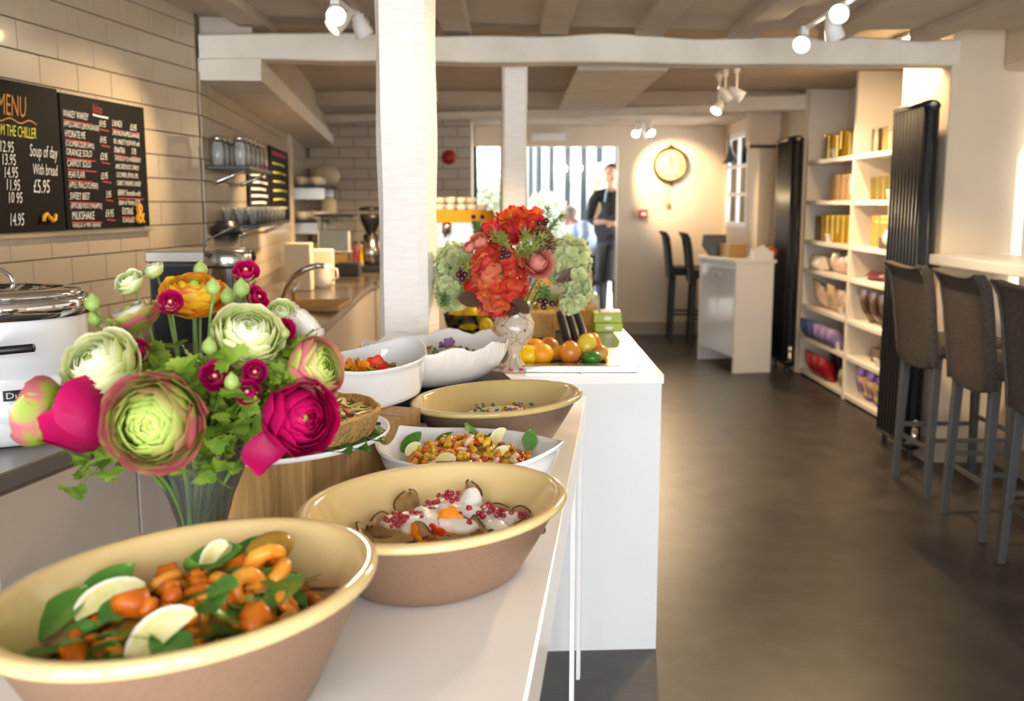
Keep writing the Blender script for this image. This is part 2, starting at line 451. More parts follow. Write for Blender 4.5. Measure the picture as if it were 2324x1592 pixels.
# posts
def post(name, x, y, w, z0, z1, rot, label, cham=0.02, wob=0.006):
    m = MB(); n = 40; vs = []
    a = w/2; c = cham
    ring = [(-a+c, -a), (a-c, -a), (a, -a+c), (a, a-c), (a-c, a), (-a+c, a), (-a, a-c), (-a, -a+c)]
    for i in range(n+1):
        z = z0 + (z1-z0)*i/n
        for j, (px, py) in enumerate(ring):
            k = 1 + noise.noise(Vector((px*20, py*20, z*3.1)))*wob/a
            vs.append((px*k, py*k, z))
    fs = [(i*8+j, i*8+(j+1) % 8, (i+1)*8+(j+1) % 8, (i+1)*8+j) for i in range(n) for j in range(8)]
    fs += [tuple(range(8))[::-1], tuple(range(n*8, n*8+8))]
    m.add(vs, fs); o = m.build(name, 'post_paint'); struct(o, label)
    o.location = (x, y, 0); o.rotation_euler = (0, 0, rot); return o
post('trim_6', -0.326, 3.135, 0.160, 0, 2.31, R(-13), 'rough white painted timber post behind the buffet table', 0.026)
post('trim_7', 0.012, 5.33, 0.132, 0, 2.19, R(3), 'slimmer white timber post under the cross beam', 0.014)
# ------------------------------------------------------------------ windows
def window(name, o0, ux, w, h, cols, rows, label, fw=0.05, bar=0.03, t=0.05):
    """o0 = lower corner, ux = unit direction along the width"""
    ux = Vector(ux); root = bpy.data.objects.new(name, None); COL.objects.link(root)
    root.location = o0; root.rotation_euler = (0, 0, math.atan2(ux.y, ux.x)); struct(root, label)
    f = MB().box((0, 0, 0), (fw, t, h)).box((w-fw, 0, 0), (w, t, h)).box((fw, 0, 0), (w-fw, t, fw)).box((fw, 0, h-fw), (w-fw, t, h))
    f.build('window_frame', 'white_satin', root, bevel=0.004)
    for i in range(1, cols):
        x = fw + (w-2*fw)*i/cols; MB().box((x-bar/2, 0.008, fw), (x+bar/2, t-0.008, h-fw)).build('glazing_bar', 'white_satin', root)
    for j in range(1, rows):
        z = fw + (h-2*fw)*j/rows; MB().box((fw, 0.01, z-bar/2), (w-fw, t-0.01, z+bar/2)).build('glazing_bar', 'white_satin', root)
    pw = (w-2*fw)/cols; ph = (h-2*fw)/rows
    me = MB().box((0, 0.022, 0), (pw, 0.026, ph)).mesh('pane', 'pane')
    for i in range(cols):
        for j in range(rows):
            p = link('pane', me, root); p.location = (fw + pw*i, 0, fw + ph*j)
    return root
window('window_1', (2.80, -0.1, 0.8), (0, 1, 0), 2.65, 1.34, 4, 3, 'white framed window over the bar, nearest the shop front')
window('window_2', (2.80, 2.75, 0.8), (0, 1, 0), 2.62, 1.34, 4, 3, 'white framed window beside the bar stools')
window('window_3', (-0.32, -1.52, 0.35), (1, 0, 0), 1.34, 1.90, 2, 3, 'shop front window behind the camera, middle of three')
window('window_4', (1.20, -1.52, 0.35), (1, 0, 0), 1.45, 1.90, 2, 3, 'shop front window behind the camera, rightmost of three')
window('window_5', (2.34, 9.78, 1.20), (0, 1, 0), 0.96, 0.95, 2, 3, 'small white mullioned window beside the clock wall')
window('window_6', (-1.90, -1.52, 0.35), (1, 0, 0), 1.40, 1.90, 2, 3, 'shop front window behind the camera, leftmost of three')
# ------------------------------------------------------------------ courtyard behind the opening
sbox('ground_outside', (-6, 11.0, -0.02), (8, 20, 0.10), 'outside_paving')
wy = sbox('wall_outside', (-6, 15.0, 0.1), (8, 15.2, 5.0), 'outside_white')
struct(wy, 'white wall of the timber framed building across the yard')
for px, wpx in ((1182, 8), (1204, 9), (1223, 11), (1251, 11), (1287, 13), (1323, 13), (1358, 14), (1397, 8)):
    x = (px-1162)/2245*14.9; w = wpx/2245*14.9
    MB().box((x-w/2, 14.93, 0.1), (x+w/2, 15.0, 4.6)).build('timber', 'outside_dark', wy)
MB().box((-0.1, 14.92, 0.1), (0.9, 15.0, 1.05)).build('timber_plinth', 'outside_dark', wy)
sbox('shade_slab_outside', (-2.5, 11.02, 2.62), (3.2, 12.25, 2.70), 'outside_dark')  # unseen slab added to keep the sun off the people by the doorway
o = sbox('wall_outside_right', (4.9, -4.0, -0.1), (5.1, 8.0, 4.2), 'brick_outside'); struct(o, 'dull brick house across the lane, added to cut daylight at the bar windows')  # added to hold back sky light from the right windows
sbox('ground_lane', (3.2, -4.0, -0.14), (4.9, 9.0, -0.02), 'outside_paving')
for i, (px, py) in enumerate(((1276, 385), (1310, 384))):  # glowing globes added for lamps mirrored in the doorway glass
    t = thing('lamp_reflection', 'glowing globe standing for a lamp reflection, to the %s of two seen through the doorway' % ('left', 'right')[i], 'lamp', ((px-1162)/2245*14.85, 14.82, 1.45+(460-py)/2245*14.8), 0, 'lamp reflections')
    MB().ell((0, 0, 0), 0.055, 12, 8).build('globe', 'bulb', t, smooth=True)
    MB().tube([(0, 0.0, 0.05), (0, 0.06, 0.09), (0, 0.11, 0.09)], 0.012).build('bracket', 'outside_dark', t)
mat('bush_leaf', (0.34, 0.42, 0.16), 0.6, col2=(0.62, 0.66, 0.40), nscale=3)
mat('bush_pale', (0.62, 0.66, 0.48), 0.6, col2=(0.80, 0.82, 0.70), nscale=3)
mat('stem_brown', (0.10, 0.06, 0.03), 0.8)
def bush(name, label, c, r, n, m, seed):
    rnd = random.Random(seed)
    t = thing(name, label, 'shrub', (c[0], c[1], 0.1))
    mb = MB()
    for i in range(n):
        th = rnd.uniform(0, 2*PI); ph = math.acos(rnd.uniform(-1, 1)); k = rnd.uniform(0.55, 1.0)
        p = Vector((r[0]*k*math.sin(ph)*math.cos(th), r[1]*k*math.sin(ph)*math.sin(th), c[2]-0.1 + r[2]*k*math.cos(ph)))
        M = Euler((rnd.uniform(0, 6), rnd.uniform(0, 6), rnd.uniform(0, 6))).to_matrix().to_4x4()
        s = rnd.uniform(0.03, 0.06)
        vs = [p + M @ Vector(q) for q in ((-s, 0, 0), (0, s*0.5, 0.01), (s*1.2, 0, 0), (0, -s*0.5, 0.01))]
        mb.add(vs, [(0, 1, 2, 3)])
    stuff(mb.build('foliage', m, t))
    st = MB()
    for i in range(6):
        a = i*1.1; st.tube([(0, 0, 0), (0.4*r[0]*math.cos(a), 0.4*r[1]*math.sin(a), c[2]*0.7), (0.7*r[0]*math.cos(a), 0.7*r[1]*math.sin(a), c[2])], [0.02, 0.014, 0.006], 6)
    st.build('stems', 'stem_brown', t)
bush('sunlit_shrub', 'pale sunlit shrub just outside the doorway', (0.42, 12.6, 1.05), (0.36, 0.35, 0.55), 2600, 'bush_pale', 1)
bush('sunlit_shrub', 'tall pale shrub outside, left of the slim post', (-0.35, 12.8, 1.25), (0.28, 0.35, 0.85), 2600, 'bush_pale', 2)
bush('climbing_shrub', 'small green climber on the wall across the yard', (1.30, 14.6, 1.75), (0.20, 0.15, 0.28), 700, 'bush_leaf', 3)
# ------------------------------------------------------------------ buffet table
BT = math.atan2(1.85, 0.207)
tb = thing('buffet_table', 'white buffet table with thick top and thin legs, food bowls along it', 'table', (0.017, 1.089, 0), BT)
MB().box((-0.75, 0, 0.77), (1.8616, 0.66, 0.87)).build('tabletop', 'worktop_white', tb, bevel=0.003)
for s in (-0.70, 1.36, 1.775):
    for y in (0.006, 0.640):
        MB().box((s, y, 0), (s+0.04, y+0.012, 0.77)).build('leg', 'white_satin', tb)
# ------------------------------------------------------------------ serving counter block
ct = thing('serving_counter', 'white panelled serving counter block behind the buffet table', 'counter', (0.12, 3.05, 0))
MB().prism([(-0.36, -0.02), (0.352, 0.018), (0.352, 1.9), (-0.36, 1.9)], 0.0, 0.885).build('body', 'white_gloss', ct)
MB().prism([(-0.37, -0.026), (0.358, 0.012), (0.358, 1.905), (-0.37, 1.905)], 0.885, 0.915).build('worktop', 'worktop_white', ct, bevel=0.002)
ty = thing('chiller_tray', 'stainless framed black chiller tray holding fruit on the counter', 'tray', (0, 0, 0.915))
fr = MB()
ox0, ox1, oy0, oy1 = -0.20, 0.405, 3.10, 4.45
ix0, ix1, iy0, iy1 = -0.15, 0.305, 3.15, 4.40
fr.box((ox0, oy0, 0), (ox1, iy0, 0.022)).box((ox0, iy1, 0), (ox1, oy1, 0.022)).box((ox0, iy0, 0), (ix0, iy1, 0.022)).box((ix1, iy0, 0), (ox1, iy1, 0.022))
fr.build('frame', 'steel', ty, bevel=0.002)
MB().box((ix0, iy0, 0.0005), (ix1, iy1, 0.006)).build('base', 'slate', ty)
MB().box((ix1-0.045, iy0+0.02, 0.004), (ix1-0.02, iy1, 0.018)).build('rail', 'steel_brushed', ty)
MB().tube([(0.22, 3.098, 0.011), (0.22, 3.085, 0.011)], 0.008, 12).build('knob', 'steel_brushed', ty)
# ------------------------------------------------------------------ back counter along the tiled wall
FE = [(-1.36, 0.5), (-1.05, 1.95), (-0.945, 2.44), (-0.86, 3.2), (-0.84, 4.3), (-0.95, 6.3), (-0.96, 6.95)]
def wallx(y): return (-2.15 + 0.146*y if y < 4.71 else -1.4555 - 0.1145*(y-4.71)) + 0.016
top = FE + [(wallx(6.95), 6.95), (wallx(4.71), 4.71), (wallx(0.5), 0.5)]
o = MB().prism(top, 0.86, 0.90).build('back_worktop', 'worktop_dark', bevel=0.003)
tag(o, 'dark brown glossy worktop running along the tiled wall', 'worktop')
def cab(name, label, pts, back, m, doors, split):
    t = thing(name, label, 'cabinet', (pts[0][0], pts[0][1], 0))
    ox, oy = pts[0]
    P = [(x-ox-0.025, y-oy) for x, y in pts]; B = [(x-ox, y-oy) for x, y in back]
    MB().prism(P + B, 0.10, 0.86).build('body', m, t)
    MB().prism([(x-0.05, y) for x, y in P] + B, 0.0, 0.10).build('plinth', 'black_plastic', t)
    for (a, b) in zip(P[:-1], P[1:]):
        a = Vector((*a, 0)); b = Vector((*b, 0)); L = (b-a).length; d = (b-a).normalized()
        n = max(1, round(L/split))
        for i in range(n):
            p = a + d*(L*i/n + 0.003); q = a + d*(L*(i+1)/n - 0.003)
            ang = math.atan2(d.y, d.x)
            w = (q-p).length
            dr = MB().box((0, -0.018, 0.11), (w, 0.0, 0.85)).build('door', m, t, bevel=0.002)
            dr.location = p; dr.rotation_euler = (0, 0, ang)
    return t
cab('base_cabinet', 'taupe gloss cabinet under the soup kettle', FE[:3], [(wallx(2.44), 2.44), (wallx(0.5), 0.5)], 'cab_taupe', 2, 0.6)
cab('base_cabinet', 'pale taupe cabinet behind the flower vase', [(-0.945, 2.45), (-0.86, 3.2), (-0.84, 4.3)], [(wallx(4.3), 4.3), (wallx(2.45), 2.45)], 'cab_taupe_light', 2, 0.6)
cab('base_cabinet', 'pale cabinet run beyond the sink, left of the post', [(-0.84, 4.31), (-0.95, 6.3), (-0.96, 6.95)], [(wallx(6.95), 6.95), (wallx(4.71), 4.71), (wallx(4.31), 4.31)], 'cab_taupe_light', 2, 0.5)
kc = thing('kitchen_cabinet', 'pale cabinet carrying the coffee machine by the whitewashed wall', 'cabinet', (-1.0, 8.3, 0))
MB().box((-0.78, -0.35, 0), (0.85, 0.65, 0.86)).build('body', 'cab_taupe_light', kc)
MB().box((-0.78, -0.37, 0.86), (0.87, 0.66, 0.90)).build('worktop', 'worktop_dark', kc)
for i in range(3): MB().box((-0.77+0.54*i, -0.37, 0.1), (-0.24+0.54*i, -0.35, 0.85)).build('door', 'cab_taupe_light', kc)
# ------------------------------------------------------------------ soup kettle
k = thing('soup_kettle', 'white enamel soup kettle with chrome lid on the dark worktop', 'kettle', (-1.215, 2.33, 0.90))
MB().lathe([(0.155, 0), (0.178, 0.006), (0.182, 0.02), (0.180, 0.142), (0.174, 0.152), (0.174, 0.158), (0.190, 0.185), (0.194, 0.21), (0.194, 0.285), (0.190, 0.297), (0.15, 0.30)], 64).build('body', 'enamel_white', k, smooth=True)
MB().lathe([(0.196, 0.288), (0.203, 0.290), (0.204, 0.325), (0.199, 0.331), (0.188, 0.333), (0.185, 0.29)], 64, cap=False).build('rim_band', 'chrome', k, smooth=True)
ld = MB().lathe([(0.182, 0.328), (0.186, 0.340), (0.180, 0.346), (0.14, 0.353), (0.06, 0.360), (0.0005, 0.361)], 64).build('lid', 'chrome', k, smooth=True)
MB().tube([(-0.04, 0, 0.352), (-0.035, 0, 0.378), (-0.015, 0, 0.392), (0.015, 0, 0.392), (0.035, 0, 0.378), (0.04, 0, 0.352)], 0.006, 8).build('loop_handle', 'chrome', ld, smooth=True)
A = R(-55)
lb = MB()
def arc_plate(mb, a0, a1, r, z0, z1, n=8):
    vs = []
    for i in range(n+1):
        a = a0 + (a1-a0)*i/n; vs += [(r*math.cos(a), r*math.sin(a), z0), (r*math.cos(a), r*math.sin(a), z1)]
    mb.add(vs, [(2*i, 2*i+2, 2*i+3, 2*i+1) for i in range(n)])
arc_plate(lb, R(-64), R(-43), 0.1835, 0.110, 0.134)
lb.build('name_plate', 'black_plastic', k)
tm = smat(text_mesh('Dualit', 0.020, 0.0, 'LEFT', 1.25), 'chalk_white')
for v in tm.vertices:
    a = R(-62.5) + v.co.x/0.185
    v.co = Vector((0.1843*math.cos(a), 0.1843*math.sin(a), 0.1155 + v.co.y))
link('name_lettering', tm, k)
mat('red_lamp', (0.5, 0.02, 0.02), 0.3)
MB().ell((0.183*math.cos(R(-20)), 0.183*math.sin(R(-20)), 0.128), 0.006, 10, 6).build('indicator_lamp', 'red_lamp', k, smooth=True)
MB().lathe([(0.016, 0), (0.016, 0.014), (0.012, 0.016)], 16, M=TR(0.181*math.cos(R(-46)), 0.181*math.sin(R(-46)), 0.055) @ RZ(R(-46)) @ RY(R(90))).build('dial', 'black_plastic', k)
l = MB().tube([(-1.44, 2.10, 1.105), (-1.26, 2.085, 1.122), (-1.14, 2.08, 1.133), (-1.012, 2.07, 1.146)], [0.006, 0.009, 0.0095, 0.009], 10).build('ladle', 'black_plastic', smooth=True)
l = tag(l, 'black handled ladle resting in front of the soup kettle', 'ladle')
# ------------------------------------------------------------------ appliances on the back worktop
t = thing('steel_oven', 'small steel oven with dark front behind the flowers', 'oven', (-1.32, 3.60, 0.90))
MB().box((0, 0, 0.0), (0.25, 0.34, 0.335)).build('body', 'stool_leg', t, bevel=0.004)
MB().box((-0.008, -0.012, 0.335), (0.262, 0.345, 0.375)).build('lid', 'steel_brushed', t, bevel=0.004)
MB().box((0.012, -0.008, 0.04), (0.215, 0.0, 0.32)).build('door', 'black_radiator', t)
t = thing('milk_urn', 'tall polished steel urn with ribbed lid behind the flowers', 'urn', (-0.952, 3.32, 0.90))
MB().lathe([(0.066, 0), (0.066, 0.335), (0.069, 0.34)], 40).build('body', 'chrome', t, smooth=True)
MB().lathe([(0.074, 0.335), (0.078, 0.345), (0.078, 0.375), (0.070, 0.392), (0.03, 0.398), (0.0005, 0.4)], 40).build('lid', 'steel', t, smooth=True)
MB().tube([(-0.078, 0, 0.36), (-0.075, -0.01, 0.42), (0.0, -0.02, 0.455), (0.03, -0.02, 0.47)], 0.0035, 6).build('wire_handle', 'steel', t)
t = thing('juicer', 'steel and black juicer standing behind the urn', 'juicer', (-1.165, 4.05, 0.90))
MB().lathe([(0.075, 0), (0.078, 0.02), (0.07, 0.25), (0.055, 0.30), (0.055, 0.42)], 28).build('body', 'steel_brushed', t, smooth=True)
MB().lathe([(0.066, 0.42), (0.068, 0.45), (0.05, 0.46), (0.045, 0.475), (0.03, 0.48)], 28).build('lid', 'black_plastic', t, smooth=True)
MB().ell((0.10, -0.03, 0.335), (0.03, 0.03, 0.03), 12, 8).build('knob', 'black_plastic', t, smooth=True)
MB().ell((-0.10, -0.03, 0.325), (0.025, 0.03, 0.028), 12, 8).build('clamp', 'black_plastic', t, smooth=True)
# sink tap and things by the sink
t = thing('sink_tap', 'curved chrome tap at the sink beyond the flowers', 'tap', (-1.22, 5.35, 0.90))
pts = [(-0.02, 0, 0), (-0.02, 0, 0.05), (0.0, -0.01, 0.10), (0.05, -0.02, 0.155), (0.11, -0.03, 0.195), (0.17, -0.03, 0.215), (0.21, -0.03, 0.213)]
MB().tube(pts, [0.020, 0.019, 0.018, 0.018, 0.017, 0.016, 0.016], 12).build('spout', 'chrome', t, smooth=True)
MB().tube([(0.04, -0.03, 0), (0.045, -0.03, 0.08), (0.07, -0.04, 0.12)], [0.014, 0.012, 0.006], 10).build('lever', 'chrome', t, smooth=True)
MB().lathe([(0.03, 0), (0.03, 0.012), (0.018, 0.02)], 20).build('base', 'chrome', t, smooth=True)
mat('pine', (0.55, 0.33, 0.11), 0.5, col2=(0.48, 0.28, 0.09), nscale=8, stretch=(1, 12, 12))
o = MB().box((0, 0, 0), (0.34, 0.40, 0.028)).build('chopping_board', 'pine', bevel=0.005); o.location = (-1.22, 5.0, 0.90)
tag(o, 'pale wooden chopping board beside the sink tap', 'board')
t = thing('milk_jug', 'cream jug with a side handle near the sink', 'jug', (-1.24, 6.45, 0.90))
MB().lathe([(0.05, 0), (0.062, 0.03), (0.066, 0.07), (0.058, 0.13), (0.062, 0.15)], 24).build('body', 'porcelain_warm', t, smooth=True)
MB().tube([(0.058, 0, 0.125), (0.10, 0, 0.12), (0.105, 0, 0.07), (0.062, 0, 0.045)], 0.008, 8).build('handle', 'porcelain_warm', t, smooth=True)
mat('card_cream', (0.78, 0.68, 0.50), 0.8)
for i, (x, y, w, h) in enumerate(((-1.42, 6.2, 0.16, 0.30), (-1.33, 6.6, 0.14, 0.24))):
    o = MB().box((0, 0, 0), (w, 0.10, h)).build('paper_towel_box', 'card_cream', bevel=0.008); o.location = (x, y, 0.90); o.rotation_euler = (0, 0, 0.15*i)
    tag(o, ('taller', 'shorter')[i] + ' cream paper box by the end of the tiled wall', 'box', 'paper boxes by the sink')
t = thing('drink_dispenser', 'clear boxy drink dispenser with steel rim under the shelves', 'dispenser', (-1.40, 7.95, 0.90))
MB().box((-0.13, -0.12, 0.16), (0.13, 0.12, 0.44)).build('tank', 'thin_glass', t, bevel=0.02)
MB().box((-0.125, -0.115, 0.165), (0.125, 0.115, 0.33)).build('drink', 'paper', t)
MB().box((-0.15, -0.14, 0.44), (0.15, 0.14, 0.46)).build('lid', 'black_plastic', t, bevel=0.005)
MB().box((-0.10, -0.10, 0), (0.10, 0.14, 0.16)).build('base', 'brass', t, bevel=0.005)
MB().tube([(0, -0.12, 0.18), (0, -0.17, 0.18), (0, -0.17, 0.14)], 0.012, 8).build('spigot', 'chrome', t)
t = thing('coffee_grinder', 'black coffee grinder with dark bean hopper left of the big post', 'grinder', (-1.13, 7.98, 0.90))
MB().box((-0.08, -0.10, 0), (0.08, 0.12, 0.05)).build('base', 'black_plastic', t, bevel=0.01)
MB().lathe([(0.07, 0.05), (0.075, 0.15), (0.06, 0.30)], 24).build('body', 'steel', t, smooth=True)
MB().lathe([(0.035, 0.30), (0.085, 0.42), (0.085, 0.46)], 24).build('hopper', 'black_plastic', t, smooth=True)
MB().lathe([(0.09, 0.49), (0.09, 0.51), (0.03, 0.52)], 24).build('lid', 'black_plastic', t, smooth=True)
bcol = [('bottle_red', (0.20, 0.02, 0.02), 'dark red'), ('bottle_amber', (0.55, 0.30, 0.02), 'amber yellow'), ('bottle_dark', (0.03, 0.025, 0.02), 'near black')]
for i, (mn, c, nm) in enumerate(bcol):
    mat(mn, c, 0.1, coat=0.5)
    t = thing('bottle', nm + ' syrup bottle beside the drink dispenser', 'bottle', (-1.255 + 0.055*i - (0.02 if i == 2 else 0), 7.99 - 0.02*i, 0.90), 0, 'syrup bottles')
    MB().lathe([(0.026, 0), (0.028, 0.01), (0.028, 0.13), (0.012, 0.17), (0.010, 0.22)], 16).build('body', mn, t, smooth=True)
    MB().lathe([(0.013, 0.22), (0.013, 0.24)], 12).build('cap', 'black_plastic', t)
o = MB().box((-0.09, -0.08, 0), (0.09, 0.09, 0.10)).build('knock_box', 'black_plastic', bevel=0.012); o.location = (-1.24, 7.5, 0.9)
kx = thing('side_shelf_unit', 'low cabinet end below the knock box', 'cabinet', (-1.24, 7.45, 0))
MB().box((-0.40, -0.48, 0), (0.28, 0.48, 0.87)).build('body', 'cab_taupe_light', kx); MB().box((-0.40, -0.485, 0.87), (0.29, 0.48, 0.90)).build('worktop', 'worktop_dark', kx)
tag(o, 'black knock box on the kitchen counter', 'box')
# coffee machine
t = thing('coffee_machine', 'wide espresso machine with an amber panel behind the flower urn', 'coffee machine', (-0.40, 8.15, 0.90))
MB().box((-0.24, -0.02, 0.08), (0.26, 0.35, 0.48)).build('body', 'steel_brushed', t, bevel=0.01)
mat('amber_panel', (0.42, 0.19, 0.012), 0.35)
vs = [(-0.26, -0.14, 0.39), (0.28, -0.14, 0.39), (0.25, -0.06, 0.49), (-0.25, -0.06, 0.49), (-0.26, -0.02, 0.39), (0.28, -0.02, 0.39), (0.25, -0.02, 0.49), (-0.25, -0.02, 0.49)]
pn = MB().add(vs, [(0, 1, 2, 3), (5, 4, 7, 6), (0, 4, 5, 1), (1, 5, 6, 2), (2, 6, 7, 3), (3, 7, 4, 0)]).build('control_panel', 'amber_panel', t)
for x in (0.09, 0.16): MB().tube([(x, -0.105, 0.44), (x, -0.125, 0.435)], 0.018, 12).build('dial', 'black_plastic', pn)
MB().box((-0.25, -0.16, 0.0), (0.27, 0.33, 0.08)).build('drip_tray', 'black_plastic', t, bevel=0.006)
for x in (-0.13, 0.12):
    g = MB().lathe([(0.035, 0.30), (0.035, 0.36), (0.03, 0.39)], 18, M=TR(x, -0.09, 0)).build('group_head', 'chrome', t, smooth=True)
    MB().tube([(x, -0.09, 0.31), (x, -0.20, 0.30), (x, -0.26, 0.285)], [0.012, 0.014, 0.011], 8).build('portafilter', 'black_plastic', g, smooth=True)
mat('cup_china', (0.62, 0.55, 0.46), 0.3)
cup = thing('coffee_cup', 'pale china cup stacked on the coffee machine', 'cup', (-0.60, 8.22, 1.38), 0, 'cups on the coffee machine')
MB().lathe([(0.022, 0), (0.036, 0.02), (0.040, 0.055), (0.037, 0.055), (0.033, 0.022), (0.0005, 0.01)], 16).build('body', 'cup_china', cup, smooth=True)
MB().tube([(0.038, 0, 0.045), (0.056, 0, 0.04), (0.052, 0, 0.02), (0.036, 0, 0.018)], 0.004, 6).build('handle', 'cup_china', cup)
for i in range(1, 14):
    dup(cup, (-0.60 + 0.088*(i % 5) + 0.01*random.random(), 8.22 + 0.09*((i//5) % 2), 1.38 + 0.056*(i//10) + (0.0 if i < 10 else 0)), random.uniform(-1, 1))
# red fire bell on the whitewashed wall
mat('red_bell', (0.45, 0.03, 0.03), 0.4)
t = thing('fire_bell', 'round red fire bell on the whitewashed wall', 'alarm', (-0.640, 10.19, 1.904))
MB().lathe([(0.075, 0), (0.075, -0.02), (0.058, -0.05), (0.035, -0.055)], 28, M=RX(R(-90)) @ Matrix.Scale(-1, 4, (0, 0, 1))).build('gong', 'red_bell', t, smooth=True)
MB().lathe([(0.034, -0.053), (0.034, -0.06), (0.001, -0.061)], 20, M=RX(R(-90)) @ Matrix.Scale(-1, 4, (0, 0, 1))).build('centre_disc', 'paper', t)
# ------------------------------------------------------------------ wall shelves
def wall_obj(o, s, out, z): o.location = wl_pt(s, out, z); o.rotation_euler = (0, 0, WL_ANG); return o
def wall_far(o, s, out, z): o.location = wf_pt(s, out, z); o.rotation_euler = (0, 0, WF_ANG); return o
def wshelf(s0, s1, z, label, dep=0.20):
    t = thing('wall_shelf', label, 'shelf'); wall_far(t, s0, 0.009, z)
    L = s1-s0
    MB().box((0, -dep, -0.018), (L, 0, 0)).build('board', 'black_plastic', t, bevel=0.003)
    for x in (0.04, L-0.06):
        MB().tube([(x, -0.01, -0.085), (x, -0.05, -0.075), (x, -0.11, -0.05), (x, -0.17, -0.02)], [0.022, 0.022, 0.018, 0.010], 10, flat=0.5).build('bracket', 'chrome', t, smooth=True)
    return t
wshelf(0.07, 0.92, 1.625, 'dark wall shelf carrying the tall glass jars')
wshelf(0.35, 1.80, 1.338, 'dark wall shelf carrying rows of small glasses')
jar = thing('glass_jar', 'tall lidded glass jar on the upper wall shelf', 'jar', (0, 0, 0), 0, 'glass jars on the upper shelf')
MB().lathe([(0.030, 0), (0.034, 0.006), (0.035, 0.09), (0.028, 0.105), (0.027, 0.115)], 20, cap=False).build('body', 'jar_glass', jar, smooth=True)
MB().lathe([(0.030, 0.113), (0.031, 0.135), (0.027, 0.14), (0.0005, 0.141)], 20).build('lid', 'steel', jar, smooth=True)
n = 0
for i in range(5):
    for j in range(2):
        p = wf_pt(0.13 + 0.165*i, 0.055 + 0.105*j, 1.626)
        if n == 0: jar.location = p
        else: dup(jar, p)
        n += 1
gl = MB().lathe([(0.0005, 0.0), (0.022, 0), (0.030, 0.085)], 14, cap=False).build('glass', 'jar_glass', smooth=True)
tag(gl, 'small clear tumbler on the lower wall shelf', 'glass', 'tumblers on the lower shelf')
for i in range(8):
    for j in range(3):
        p = wf_pt(0.42 + 0.175*i, 0.04 + 0.065*j, 1.339)
        if i == 0 and j == 0: gl.location = p
        else: dup(gl, p)
# far shelves on whitewashed wall
for z, label in ((1.60, 'upper dark shelf beyond the white strip, with cups'), (1.30, 'lower dark shelf beyond the white strip, with cups')):
    t = thing('kitchen_shelf', label, 'shelf'); wall_far(t, 3.9, 0.009, z)
    MB().box((0, -0.30, -0.025), (1.45, 0, 0)).build('board', 'black_plastic', t, bevel=0.003)
    for x in (0.10, 1.30): MB().box((x, -0.27, -0.12), (x+0.03, 0, -0.025)).build('bracket', 'steel_brushed', t)
mat('china_warm', (0.72, 0.60, 0.40), 0.35)
for k_ in range(18):
    up = k_ < 8
    z = 1.60 if up else 1.30
    i = k_ if up else k_-8
    c = dup(cup, tuple(wf_pt(4.0 + 0.26*(i % 5), 0.08 + 0.13*(i//5), z)), random.uniform(0, 6), 'pale cup on the ' + ('upper' if up else 'lower') + ' shelf beyond the white strip', 'cups on the kitchen shelves', 1.25)
o = MB().ell((0, 0, 0), (0.14, 0.10, 0.105), 20, 12).build('bread_crock', 'china_warm', smooth=True); 
tag(o, 'rounded cream bowl at the end of the upper kitchen shelf', 'bowl')
o.location = wf_pt(5.15, 0.22, 1.71)
o = MB().lathe([(0.06, 0), (0.08, 0.05), (0.08, 0.17), (0.05, 0.20)], 20).build('ceramic_pot', 'china_warm', smooth=True); o.location = wf_pt(5.1, 0.24, 1.30)
tag(o, 'cream pot at the end of the lower kitchen shelf', 'pot')
# ------------------------------------------------------------------ menu boards
def board(name, label, s0, s1, z0, z1, out=0.012):
    t = thing(name, label, 'menu board'); wall_obj(t, s0, out, z0)
    MB().box((0, -0.012, 0), (s1-s0, 0, z1-z0)).build('panel', 'black_board', t, bevel=0.001)
    return t
def write(t, lines, yo=-0.0132):
    """lines: (text, x, z, size, xscale, material)"""
    for body, x, z, size, xs, m in lines:
        me = smat(text_mesh(body, size, 0.0, 'LEFT', xs), m)
        rnd = random.Random(body)
        for v in me.vertices:
            a, b = v.co.x, v.co.y
            b += 0.0022*noise.noise(Vector((a*45, z*50, 1.0))) - a*0.01
            v.co = Vector((x + a + 0.12*b, yo, z + b))
        link('chalk_lettering', me, t)
def stroke(t, pts, w, m, yo=-0.0133):
    vs = []; n = len(pts)
    for i, (x, z) in enumerate(pts):
        vs += [(x, yo, z - w/2), (x, yo, z + w/2)]
    MB().add(vs, [(2*i, 2*i+2, 2*i+3, 2*i+1) for i in range(n-1)]).build('chalk_line', m, t)
b2 = board('menu_board', 'black chalkboard listing juices in white and red chalk', 3.635, 4.222, 1.352, 1.836)
W, O, Rr, Y = 'chalk_white', 'chalk_orange', 'chalk_red', 'chalk_yellow'
H2 = 0.484
L2 = [('Juices', 0.205, H2-0.052, 0.052, 0.55, Rr)]
def row(txt, x, zt, size, xs=0.5): L2.append((txt, x, H2-zt, size, xs, W))
row('WAKEY WAKEY', 0.012, 0.082, 0.036, 0.62); row('£4.95', 0.242, 0.100, 0.036, 0.6)
row('(APPLE,CARROT,LEMON,GINGER)', 0.012, 0.115, 0.028, 0.55)
row('HYDRATE ME', 0.015, 0.152, 0.036, 0.60); row('£4.95', 0.242, 0.160, 0.036, 0.55)
row('(CUCUMBER,CELERY,APPLE)', 0.016, 0.184, 0.027, 0.55)
row('ORANGE SOLO', 0.016, 0.217, 0.036, 0.66); row('£3.95', 0.238, 0.224, 0.038, 0.58)
row('CARROT SOLO', 0.018, 0.256, 0.036, 0.62)
row('PEAR FLAIR', 0.020, 0.296, 0.034, 0.62); row('£3.95', 0.234, 0.296, 0.036, 0.60)
row('(APPLE, PEAR,CUCUMBER)', 0.020, 0.332, 0.030, 0.55)
